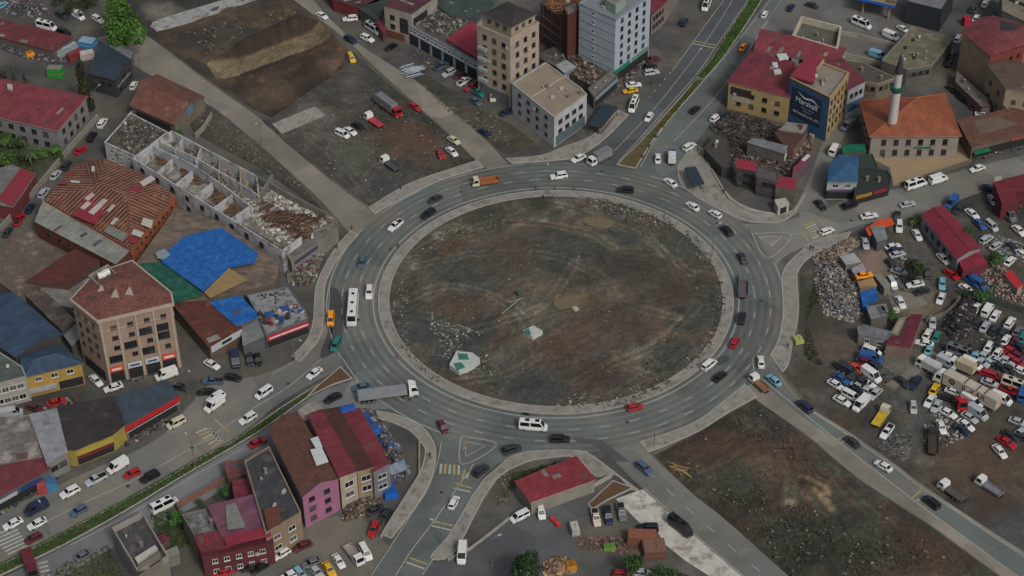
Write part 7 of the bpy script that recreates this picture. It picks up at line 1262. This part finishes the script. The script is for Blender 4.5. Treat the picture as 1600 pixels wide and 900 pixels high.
# trees
tree(188, 38, 17.5, 8.4, '365c1c', 'big bright green broadleaf tree beside the dark slate roofed building', n=5200, leaf=.055, sq=1.05, seed=3)
tree(132, 137, 14, 2.0, '28301a', 'dark cypress tree beside the end of the red roofed hall', 'column', 2600, .09, seed=4, name='cypress_tree')
tree(22, 124, 8, 1.6, '33402a', 'thin conifer standing left of the other above the red roofed hall', 'cone', 700, .09, seed=5, name='conifer_tree')
tree(40, 130, 7, 1.7, '2e3b26', 'bushy conifer standing right of the other above the red roofed hall', 'cone', 800, .09, seed=6, name='conifer_tree')
tree(2, 118, 5.5, 2.6, '1f3020', 'round dark tree cut by the left edge above the red roofed hall', n=900, leaf=.1, seed=7)
palm(50, 262, 6, 'palm tree with drooping fronds beside the wall in the left garden')
for i, (x, y, h, r, lab) in enumerate(((8, 215, 5, 3, 'dark bush under the eaves at the far left edge'), (30, 222, 4.5, 2.6, 'green bush just left of the palm tree'), (88, 232, 3.6, 2.2, 'bright bush at the corner of the red roofed hall'), (8, 250, 5.5, 3.2, 'large dark bush below the hall at the left edge'), (92, 245, 3.0, 1.8, 'small bush right of the palm tree'), (63, 240, 4.0, 2.2, 'bush behind the palm tree'))):
    tree(x, y, h, r, ('3a5a22', '33491f', '44702a')[i % 3], lab, n=700, leaf=.11, sq=.8, seed=10+i, cat='bush', name='bush')
for i, (x, y, h, r, lab) in enumerate(((112, 8, 6, 3, 'dark tree at the top edge left of the bright tree'), (135, 2, 6, 3.2, 'dark tree at the top edge just left of the bright tree'), (92, -4, 5, 2.6, 'low dark tree at the top left edge'))): tree(x, y, h, r, '2c3c20', lab, n=700, leaf=.11, seed=20+i)
tree(817, 888, 12, 4.1, '1f3a1c', 'dense dark green tree at the bottom edge in the lower yard', n=3600, leaf=.07, sq=1.25, seed=30)
tree(988, 880, 7.5, 3.0, '2f4f1e', 'green tree beside the brick pile in the bottom yard', n=1800, leaf=.08, seed=31)
tree(1025, 900, 6.5, 3.2, '2b4a20', 'low green tree at the bottom edge right of the green tree', n=1500, leaf=.08, seed=32)
tree(1052, 898, 5.0, 2.8, '3a4a28', 'olive bush at the bottom edge beside the concrete yard', n=1100, leaf=.09, seed=33, cat='bush', name='bush')
tree(1428, 418, 7.5, 3.7, '2b3a1e', 'dark broadleaf tree among the cars left of the red workshop', n=2600, leaf=.07, sq=.85, seed=34)
tree(1514, 368, 5.5, 2.6, '2c4424', 'dark tree on the right side of the long red workshop', n=1200, leaf=.09, seed=35)
tree(1557, 404, 6, 3.0, '33502a', 'green tree between the red workshop and the right edge', n=1400, leaf=.08, seed=36)
tree(1585, 318, 6, 2.8, '33402a', 'dark tree in front of the red corner shop', n=1100, leaf=.09, seed=37)
tree(1433, 345, 3.4, 2.0, '55682f', 'small bright bush at the head of the red workshop', n=700, leaf=.1, seed=38, cat='bush', name='bush')
tree(1395, 492, 4.2, 2.2, '3d5a2c', 'bush beside the grey scrapyard hut', n=700, leaf=.1, seed=39, cat='bush', name='bush')
tree(278, 208, 3.4, 1.8, '3f6a26', 'bright bush at the foot of the derelict warehouse gable', n=600, leaf=.11, seed=40, cat='bush', name='bush')
tree(278, 808, 5, 2.2, '3c6a28', 'bright green bush inside the walled garden at lower left', n=1000, leaf=.09, seed=41, cat='bush', name='bush')
tree(352, 770, 4.2, 2.0, '33502a', 'green bush beside the grey terrace wall at lower left', n=800, leaf=.1, seed=42, cat='bush', name='bush')
tree(313, 785, 2.4, 1.2, '46552a', 'small round shrub on the grey terrace at lower left', n=350, leaf=.13, seed=43, cat='bush', name='bush')
tree(1532, 460, 4.5, 3.4, '2a4a22', 'wide green bush between the wrecked cars and the blue pickup', n=1200, leaf=.09, sq=.6, seed=44, cat='bush', name='bush')
tree(935, 205, 1.6, .9, '3a5a2c', 'small shrub at the end of the bus shelter by the white block', n=250, leaf=.15, seed=45, cat='bush', name='bush')
for i in range(9):
    t = i/8; x, y = 1004+84*t, 244-110*t-6*math.sin(t*3); tree(x, y, 1.1, .6, '6a4a22' if i % 2 else '4a5a26', '%s low bush up the avenue median counted from the roundabout' % ('first second third fourth fifth sixth seventh eighth ninth'.split()[i]), n=140, leaf=.2, seed=50+i, cat='bush', name='median_bush', group='bushes on the avenue median')
# walls
GW = M('7f7b72', .9, .2, .5, name='garden_wall')
wall_run('boundary_wall', 'grey garden wall along the left lane from the lamp pole to the lower left', [(152, 178), (110, 224), (56, 290), (27, 322), (0, 352)], 2.0, .35, GW)
wall_run('boundary_wall', 'white wall edge beside the lane under the sagging roof', [(205, 174), (165, 222)], 2.4, .3, RW)
wall_run('low_wall', 'low white kerb wall curving round the burnt out plot corner', [(1112, 264), (1131, 296), (1140, 310), (1165, 325), (1208, 333)], .7, .3, M('9c998f', name='white_kerb_wall'))
wall_run('garden_wall', 'brown topped wall on the right side of the walled garden', [(276, 785), (308, 853)], 2.2, .35, M('6e5a4e', name='brick_coping'))
wall_run('garden_wall', 'pale wall between the walled garden and the roofless building', [(219, 800), (262, 867)], 3.0, .4, M('8a8378', name='pale_coping'))
wall_run('roadside_wall', 'white topped wall with red strip along the lower road', [(275, 787), (298, 773), (350, 745)], 1.8, .3, M('7d5a4e', name='red_band_wall'))
wall_run('courtyard_wall', 'dark low railing wall along the front of the mosque court', [(1410, 284), (1465, 267), (1515, 250)], 1.2, .3, M('5a554d', name='court_wall'))
wall_run('yard_wall', 'long grey wall winding past the heap of car parts', [(1500, 462), (1493, 473), (1478, 486), (1448, 497)], 1.8, .3, M('5c5850', name='yard_wall'))
wall_run('yard_wall', 'dark green topped wall behind the wrecked cars', [(1500, 450), (1545, 462), (1600, 480)], 2.0, .3, M('39433d', name='green_yard_wall'))
wall_run('ramp_wall', 'white concrete ramp wall in front of the red shed', [(828, 788), (870, 775), (925, 757), (955, 740)], 1.2, .35, M('8d8a82', name='ramp_wall'))
wall_run('yard_wall', 'low wall beside the white van in the lower yard', [(700, 872), (735, 855), (770, 828), (795, 808)], .8, .3, M('8d8a82', name='ramp_wall'))
wall_run('garden_wall', 'stone wall beside the derelict warehouse', [(305, 208), (318, 195), (330, 176)], 1.8, .35, GW)
wall_run('parapet_wall', 'long pale retaining wall beside the lower left pavement', [(655, 690), (655, 740), (640, 765), (617, 800), (595, 836)], .9, .3, M('8a877e', name='retaining_wall'))
wall_run('edge_wall', 'low concrete wall along the lower right edge of the bottom pavement road', [(1007, 763), (1050, 803), (1087, 836), (1160, 898)], .4, .3, M('8d8a82', name='ramp_wall'))
# concrete slab of the excavation, foundations
for nm, lab, px, z, c_ in (('foundation_slab', 'pale concrete foundation strip above the excavation', [(230, 40), (243, 34), (388, -10), (400, 2), (300, 36), (245, 50)], .5, '8f9190'), ('foundation_slab', 'pale concrete slab corner between the excavation and the dirt lot', [(425, 195), (492, 168), (508, 181), (440, 210)], .35, '88877f')):
    P = W2(px, 0); P = P if ccw(P) else P[::-1]; c = Vector((sum(p[0] for p in P)/len(P), sum(p[1] for p in P)/len(P), 0)); m_ = MB(); m_.prism([(p[0]-c.x, p[1]-c.y) for p in P], 0, z); thing_mesh(nm, lab, 'slab', m_, [M(c_, .9, .2, .3, name='slab_concrete', dirt='6d6960')], (c.x, c.y, .04))
# rubble and heaps
scatter('rubble_edge', 'stones and rubble along the right side of the island', [(1050, 350), (1090, 370), (1128, 430), (1136, 480), (1120, 530), (1085, 575), (1060, 580), (1110, 500), (1118, 450), (1090, 400)], 405, 0.12, 0.54, ['5a5a56', '6f6d67', '45463f', '514c45', '8a8882'], .4, .5)
scatter('rubble_edge', 'stones and rubble along the bottom of the island', [(860, 634), (900, 615), (960, 612), (1040, 590), (1060, 600), (1000, 628), (930, 640)], 351, 0.12, 0.60, ['5a5a56', '6f6d67', '45463f', '514c45', '8a8882'], .3, .6)
scatter('rubble_edge', 'stones and rubble along the upper side of the island', [(900, 305), (980, 318), (1050, 348), (1060, 360), (1000, 350), (930, 330)], 825, 0.12, 0.48, ['5a5a56', '6f6d67', '45463f', '514c45', '8a8882'], .3, .4)
scatter('rubbish_heap', 'pale litter and stones around the fallen sign box on the island', [(662, 480), (700, 505), (760, 515), (785, 560), (770, 590), (705, 590), (680, 540)], 900, 0.10, 0.48, ['9b9b93', '7b7a72', '55564f', '8a8f8a'], .3, .4)
scatter('rubble_edge', 'scattered small stones over the whole island', [(640, 380), (760, 320), (960, 320), (1080, 390), (1110, 480), (1040, 590), (880, 625), (700, 590), (620, 480)], 1950, 0.08, 0.33, ['5a5a56', '6f6d67', '45463f', '514c45', '8a8882'], .5, .3)
scatter('rubble_edge', 'stones along the left side of the island', [(610, 470), (640, 400), (700, 350), (720, 350), (650, 420), (630, 500), (650, 560), (700, 600), (680, 600), (630, 550)], 900, 0.10, 0.42, ['5a5a56', '6f6d67', '45463f', '514c45', '8a8882'], .3, .3)
scatter('rubbish_heap', 'wide heap of pale sorted rubbish on the slope beside the scrapyard', [(1272, 420), (1300, 398), (1320, 420), (1345, 455), (1352, 490), (1330, 505), (1290, 492), (1275, 460)], 7500, .1, .6, ['8f8c86', '77746f', '4a4a50', '857b6e', '5a6272', '5a4a4a', 'a5a5a3', '6b655c'], .1, 1.9)
scatter('rubble_edge', 'broken brick and stones on the upper slope by the right pavement', [(1268, 402), (1325, 372), (1350, 378), (1318, 400), (1280, 420)], 1100, .12, .8, ['7a6a5c', '8d857a', '5c5148'], .1, .9)
scatter('car_part_heap', 'big dark heap of engines and car parts beside the wrecked cars', [(1492, 478), (1508, 462), (1528, 468), (1530, 500), (1512, 528), (1486, 532), (1474, 512), (1478, 492)], 6500, .12, .8, ['1c1d20', '2a2b30', '3c3d42', '443634', '2c3340', '6d6d6d', '2d2628', '452424', '222226', '1a1a1c'], .1, 2.2)
scatter('scrap_heap', 'scattered dismantled parts around the red tractor unit', [(1450, 640), (1500, 655), (1520, 680), (1470, 700), (1440, 690)], 350, .1, .9, ['55524d', '8a8a86', '3c3b39'], .05, .2)
scatter('scrap_heap', 'twisted metal and litter behind the red workshop near the right edge', [(1530, 420), (1560, 405), (1600, 450), (1600, 480), (1570, 470), (1540, 455)], 1800, .12, .8, ['7f7b75', '5a4a40', '908b83', '44474a', '6a3a2a'], .1, 1.3)
scatter('scrap_heap', 'silver scrap and crates at the far right beyond the workshop', [(1560, 370), (1600, 380), (1600, 412), (1570, 400), (1540, 385)], 800, .12, .6, ['8f8f8c', '67696b', '4b4d4f'], .1, .7)
scatter('gravel_heap', 'grey gravel and asphalt chunks beside the drive at the right', [(1395, 680), (1425, 680), (1420, 720), (1398, 718), (1372, 700)], 1500, .15, .7, ['55544f', '6a6963', '3d3c39'], .05, .5)
scatter('junk_heap', 'blue and white junk packed in the yard right of the bright red roof', [(562, 640), (580, 640), (625, 700), (640, 740), (610, 760), (590, 725)], 2000, .15, 1.0, ['35456a', '6d6f70', '2f3133', '7f7f7c', '5a4a3c', '2a4f8e', '48443e'], .1, 2.0)
scatter('junk_heap', 'brown junk, boards and pallets below the cream townhouses', [(530, 790), (560, 770), (600, 765), (585, 800), (560, 810), (535, 815)], 1100, .12, .8, ['5c4836', '3d342c', '6a5c4a', '7a7a76'], .05, 1.2)
scatter('junk_heap', 'crates and goods heaped in front of the market shed', [(5, 60), (40, 70), (80, 86), (110, 95), (80, 100), (30, 88), (0, 78)], 1300, .12, .8, ['3c4456', '6a6c70', '6a3a32', '2f3133', '8a8a88', '4a4454'], .05, 1.5)
scatter('junk_heap', 'scrap and barrels in the yard at the top left corner', [(8, 0), (60, 0), (80, 22), (40, 28), (10, 20)], 700, .12, .8, ['4a566a', '7c7f80', '3b3f42', '5a3a3a'], .05, 1.0)
scatter('timber_pile', 'pile of cut logs and boards in the bottom yard', [(850, 880), (868, 872), (895, 876), (896, 895), (850, 898)], 900, .2, 1.0, ['7a6048', '5f4636', '94805f', '5a4a3c'], .05, 1.2, cat='timber pile')
scatter('brick_pile', 'red brown bricks and rubble around the parked pickups in the lower yard', [(905, 838), (965, 838), (1010, 850), (1000, 868), (930, 862), (900, 855)], 900, .1, .5, ['6e4a40', '7a5648', '5c4a40', '7d756c', '5a544c'], .05, .5, cat='brick pile')
scatter('litter', 'concrete lumps and litter around the edge of the excavation', [(255, 60), (330, 40), (400, 25), (440, 10), (470, 20), (390, 50), (330, 90)], 500, 0.16, 0.78, ['504c45', '3f3932', '6a675f'], .3, .4)
scatter('litter', 'stones and litter on the dirt lot between the dusty roads', [(440, 200), (560, 130), (640, 160), (740, 250), (580, 318), (500, 262)], 600, 0.08, 0.42, ['5c5a54', '7a776f', '8f8d86'], .12, .1)
scatter('litter', 'stones along the verge by the dusty top road', [(640, 115), (700, 160), (780, 175), (800, 230), (760, 215), (700, 175)], 600, 0.10, 0.48, ['5c5a54', '7a776f', '4a3f35'], .1, .2)
scatter('litter', 'clods and stones over the lower right wasteland', [(1040, 712), (1180, 630), (1300, 730), (1500, 880), (1400, 900), (1240, 900), (1130, 795)], 1300, 0.12, 0.54, ['4b4036', '5f5142', '6f6a60', '3a342d'], .5, .3)
plank_heap('timber_offcuts', 'light boards lying in the lower right wasteland near the sign post', [(1048, 722), (1075, 732), (1070, 742), (1048, 732)], 12, ['9b8455', '7d6a48'], (2, 4), .5, .4, -.5, 'timber')
scatter('rubble_edge', 'stones beside the junction left of the red shed', [(780, 745), (820, 728), (838, 738), (800, 760), (795, 790), (775, 790)], 500, 0.10, 0.42, ['5a4a3c', '7d776d', '4a4f3a'], .05, .2)
scatter('litter', 'debris on the strip between the roofless building and the dusty road', [(300, 175), (330, 170), (460, 280), (500, 320), (420, 270), (340, 225)], 900, 0.10, 0.54, ['4b4740', '6a665e', '5a4c3f'], .2, .3)
plank_heap('scrap_panels', 'pale stacked roofing panels lying beside the dusty top road', [(628, 104), (642, 101), (658, 111), (652, 122), (634, 117)], 40, ['8d9aa5', 'a0aab0'], (3, 5), .05, .9, .45, 'panel stack', .05)
# fallen signs on the island, kiosk box
def plate(name, label, cat, px, z, c_, zt=.3, mats=None, z0=.1):
    P = [S(x, y, z) for x, y in px]; P = P if ccw([(p.x, p.y) for p in P]) else P[::-1]; c = sum(P, Vector())/len(P); c.z = z0; m_ = MB(); m_.prism([(p.x-c.x, p.y-c.y) for p in P], 0, z+zt-z0); r_ = thing_mesh(name, label, cat, m_, [mats or M(c_, .8, .15, .8, name='panel')], (c.x, c.y, z0)); return r_, c
r_, c = plate('fallen_sign_box', 'large white and green sign box lying on the island near its lower left', 'sign', [(702, 571), (713, 550), (738, 552), (750, 562), (738, 572), (718, 582)], 1.7, 'a5aaa5', z0=.3)
for px in ([(715, 552), (730, 553), (733, 562), (717, 562)], [(708, 568), (720, 566), (727, 574), (714, 579)]): P = [S(x, y, 2.0) for x, y in px]; P = P if ccw([(p.x, p.y) for p in P]) else P[::-1]; m_ = MB(); m_.prism([(p.x-c.x, p.y-c.y) for p in P], 1.705, 1.76); m_.build('sign_face', [M('2f6a5c', name='green_panel')], r_)
r_, c = plate('fallen_sign_box', 'smaller white and green sign box lying right of the large one on the island', 'sign', [(817, 518), (833, 510), (848, 518), (832, 527)], 1.3, 'a5aaa5', z0=.3); P = [S(x, y, 1.6) for x, y in ((817, 518), (826, 513), (830, 521), (827, 524))]; P = P if ccw([(p.x, p.y) for p in P]) else P[::-1]; m_ = MB(); m_.prism([(p.x-c.x, p.y-c.y) for p in P], 1.305, 1.36); m_.build('sign_face', [M('2f6a5c', name='green_panel')], r_)
m_ = MB(); a, b_ = S(784, 490, 1.0), S(812, 467, 1.2); m_.tube((0, 0, 0), b_-a, .1, n=6); m_.tube((b_-a)*.95+Vector((1.2, .8, 0)), (b_-a)*.95-Vector((2.2, 1.0, 0)), .07, n=6); thing_mesh('fallen_pole', 'bent pale pole lying in the middle of the island', 'pole', m_, [solid('pale_pole', '8d8a84')], a)
r_, c = plate('white_boulder', 'single white boulder at the centre of the island', 'boulder', [(893, 482), (900, 479), (905, 484), (899, 488)], .6, '9a968f', z0=.4); r_, c = plate('green_bin', 'dark green cube on the middle of the island', 'box', [(806, 456), (813, 454), (817, 459), (810, 462)], .9, '3a4a40', z0=.4)
# machines, tarps, tanks in the yards
def block(name, label, cat, x, y, d, c_, rz=0.3, z=.05, top=None):
    m_ = MB(); m_.box((0, 0, d[2]/2), d, 0, 0, .96); m_.box((0, 0, d[2]+.05), (d[0]*.9, d[1]*.9, .1), 1); m_.box((d[0]*.2, 0, d[2]+.2), (d[0]*.2, d[1]*.3, .25), 1); m_.box((0, 0, d[2]*.5), (d[0]*1.02, d[1]*1.02, .12), 1); p = S(x, y, z+d[2]/2); return thing_mesh(name, label, cat, m_, [M(c_, .7, .15, .8, name='painted_metal'), M(top or c_, .8, .2, .8, name='painted_metal_top')], (p.x, p.y, z), rz)
block('waste_skip', 'bright green skip with grey lumps on top in the market yard', 'skip', 87, 112, (4.6, 2.6, 3.0), '1f7d2a', -.1, top='77736b')
block('yellow_machine', 'small orange yellow machine in front of the market shed', 'machine', 47, 85, (2.4, 1.8, 1.6), 'd08a10', .5, top='a56c10')
block('blue_stall', 'blue tarpaulin covered stall with white tanks left of the bright tree', 'stall', 137, 67, (5.0, 3.6, 2.0), '2f6d9a', -.3, top='7f98a8'); block('white_tarp_stall', 'white tarpaulin covered stall left of the dark slate roof', 'stall', 136, 86, (4.2, 2.6, 2.0), '9a948c', .3, top='b0aaa2')
block('pale_canopy_stall', 'long pale roofed stall between market shed and green skip', 'stall', 103, 78, (1.9, 7.5, 2.3), '7d878b', -.75, top='8f999d'); block('red_roof_stall', 'narrow red roofed stall beside the white tarpaulin stall', 'stall', 117, 86, (1.8, 5.0, 2.2), '6e2a2c', -.75, top='7a3034')
block('water_tank_red', 'red round topped water tank in the lane at the top right', 'tank', 1510, 33, (2.0, 2.0, 2.6), '9c1f33', .2) ['category'] = 'water tank'
block('white_boulder_bags', 'white wrapped bales beside the tarp fence in the scrapyard', 'bale', 1400, 485, (1.6, 1.2, 1.0), 'b0b0aa', .2)
block('blue_tarp_bundle', 'blue tarpaulin bundle in the junk yard beside the lower left pavement', 'tarpaulin', 609, 768, (3.0, 3.6, 1.6), '0f56a8', .3, top='0c4b96'); block('blue_tarp_strip', 'blue tarpaulin over goods beside the bright red roof ridge', 'tarpaulin', 577, 662, (2.0, 7.0, 1.2), '15579c', .5, z=4.0, top='1a4a80')
block('blue_tarp_awning', 'small blue tarpaulin awning at the top of the bright red roof', 'tarpaulin', 543, 638, (3.4, 2.0, .5), '1d56a0', .3, z=8.9, top='184c90')
block('junk_pallet', 'yellow green pallet of plants beside the small orange machine pile', 'pallet', 952, 855, (2.6, 1.6, .9), '6b8a3a', .1, top='4f7a2a'); block('iron_roof_hut', 'rusty sheet roofed hut beside the brick pile in the bottom yard', 'hut', 1003, 840, (6.4, 3.0, 2.4), '6a4536', -.05, top='7a4a36'); block('striped_hut', 'hut with brown and red ribs below the rusty roofed hut', 'hut', 1022, 858, (5.0, 4.2, 2.2), '5c4038', .1, top='6f5046')
block('generator_box', 'white generator box at the corner of the lower yard', 'box', 898, 826, (1.8, 3.0, 1.6), '8d8d86', .2, top='a5a59e'); block('red_cone_stack', 'red plastic barrier lying on the lower yard asphalt', 'barrier', 867, 815, (1.0, 3.0, .7), 'a3222c', .6, top='b5303a'); block('yellow_loader', 'small orange loader body beside the log pile', 'machine', 892, 884, (2.2, 2.0, 1.5), 'b07a1c', .2, top='8a5f18')
block('yellow_cabin', 'pale yellow green bundle on the pavement edge at the right of the circle', 'bundle', 1247, 531, (2.2, 2.4, 1.0), '97945c', .3, z=.2); block('parasol_table', 'blue parasol at the shop front by the avenue', 'parasol', 80, 757, (2.4, 2.4, 2.2), '3a6f94', .3, top='2f5f84'); block('parasol_table', 'red parasol left of the blue parasol by the avenue', 'parasol', 66, 762, (2.2, 2.2, 2.2), '8a3a3a', .2, top='943f3c')
# people
for i, (x, y, dx, dy, tc, lc, lab) in enumerate(((626, 297, 5, -3, '2a2a2c', '1d1f24', 'person in dark clothes walking on the upper left pavement'), (527, 390, 2, 8, '4a3a34', '24262b', 'person in brown on the left pavement near the rubble heap'), (550, 360, 4, -4, '7a3a30', '2b2d33', 'person in a red top where the dusty road meets the left pavement'), (1090, 238, 2, 6, '2d3036', '1c1d20', 'person in black near the upper bus stop pavement'), (1131, 303, 3, 5, '1f2126', '1a1b1e', 'person standing at the end of the white kerb wall'),
    (1266, 392, 4, -4, '23262c', '1c1e22', 'left one of two people walking on the right pavement'), (1270, 393, 4, -4, '3a3134', '20242c', 'right one of two people walking on the right pavement'), (460, 564, 5, 3, '5a3f30', '2c2a28', 'person in brown at the end of the left pavement'), (621, 563, 2, 6, '8a2430', '20232a', 'person in a red shirt on the island pavement at lower left'), (672, 716, 1, 6, '2a2c30', '1d1f22', 'person in dark clothes on the lower left pavement beside the crossing'), (1230, 545, 0, 7, '1e2024', '1c1c1e', 'person in black on the right pavement beside the yellow bundle'),
    (1017, 133, 3, 3, '222429', '1d1f22', 'person crossing the paved strip below the pale blue tower'), (937, 172, 1, 6, '26282d', '1c1e21', 'person beside the bus shelter by the white block'), (984, 117, 4, 1, '33363b', '1f2125', 'person outside the green shop front of the pale blue tower'), (1380, 248, 1, 5, '1d1f23', '1b1c1f', 'person standing in the mosque courtyard'), (1247, 340, 3, 2, '2c2e33', '202228', 'person beside the white booth at the side street corner') , (518, 517, 0, 6, '1c5a48', '2a2c30', 'person in a green shirt on the road behind the teal minivan'), (837, 298, 5, 0, '2a2b2d', '22242a', 'leftmost of three people on the top of the island pavement'), (867, 297, 5, 1, '3c2f2d', '1f2126', 'middle one of three people on the top of the island pavement'), (897, 299, -5, 0, '2a2f3a', '1e2024', 'rightmost of three people on the top of the island pavement'), (622, 388, 2, -5, '23252a', '1d1f23', 'person on the island pavement at the upper left'))):
    person(x, y, dx, dy, tc, lc, lab, i % 2, .2)
def motorbike(x, y, dx, dy, label, c_):
    root = tag(empty('motorcycle', S(x, y)+Vector((0, 0, .08)), heading(x, y, dx, dy)), label, 'motorcycle')
    for sx in (-.62, .66): ob('wheel', WHS, root, (sx, 0, .32))
    m_ = MB(); m_.box((0, 0, .62), (1.0, .28, .32), 0, 0, .8); m_.tube((.66, 0, .35), (.45, 0, 1.0), .05, n=6); m_.build('body', [paint(c_)], root); m_ = MB(); m_.box((-.25, 0, .84), (.7, .26, .1)); m_.build('seat', [UND], root); m_ = MB(); m_.tube((.42, -.34, 1.02), (.42, .34, 1.02), .03, n=6); m_.build('handlebar', [UND], root)
motorbike(822, 650, 11, 1, 'dark motorcycle beside the kerb above the white minibus', 'D'); motorbike(519, 519, -2, 10, 'dark motorcycle between the orange yellow van and the teal minivan', 'K'); motorbike(541, 512, 1, 9, 'red motorcycle at the rear corner of the white bus', 'R')

for lab, px, n in (('goods and bins along the shop fronts by the avenue at lower left', [(110, 728), (118, 716), (195, 682), (262, 650), (268, 660), (200, 695)], 300), ('goods and tables before the red awning shops at the left edge', [(0, 795), (80, 745), (108, 722), (112, 732), (60, 770), (0, 806)], 300), ('goods along the foot of the beige block', [(160, 600), (262, 572), (275, 560), (278, 570), (200, 600), (165, 612)], 160), ('goods in front of the yellow house', [(48, 640), (130, 618), (132, 626), (60, 650)], 140), ('boxes and tyres along the shops by the pale blue tower', [(932, 160), (972, 122), (1000, 100), (1004, 106), (960, 146), (938, 164)], 240), ('tyres and tools around the car yard workshop', [(1500, 415), (1440, 350), (1447, 346), (1512, 412)], 160), ('boxes along the brown tiled hall front', [(1520, 240), (1600, 222), (1602, 232), (1524, 250)], 200), ('parts and drums in the right workshop yard', [(1380, 395), (1420, 400), (1430, 440), (1400, 480), (1385, 440)], 220), ('scrap between the wrecked cars', [(1500, 540), (1600, 500), (1600, 620), (1540, 600)], 500), ('scrap and doors on the left of the scrapyard drive', [(1300, 570), (1380, 560), (1400, 600), (1340, 640), (1300, 610)], 350), ('debris along the front of the blue white arcade', [(645, 75), (735, 118), (770, 150), (764, 158), (720, 130), (640, 88)], 300)):
    scatter('street_clutter', lab, px, n, .12, .8, ['3c3b39', '5f5c57', '8a8a88', '5a3a34', '35425a', '6a6048', '262628'], .06, .3, cat='clutter')
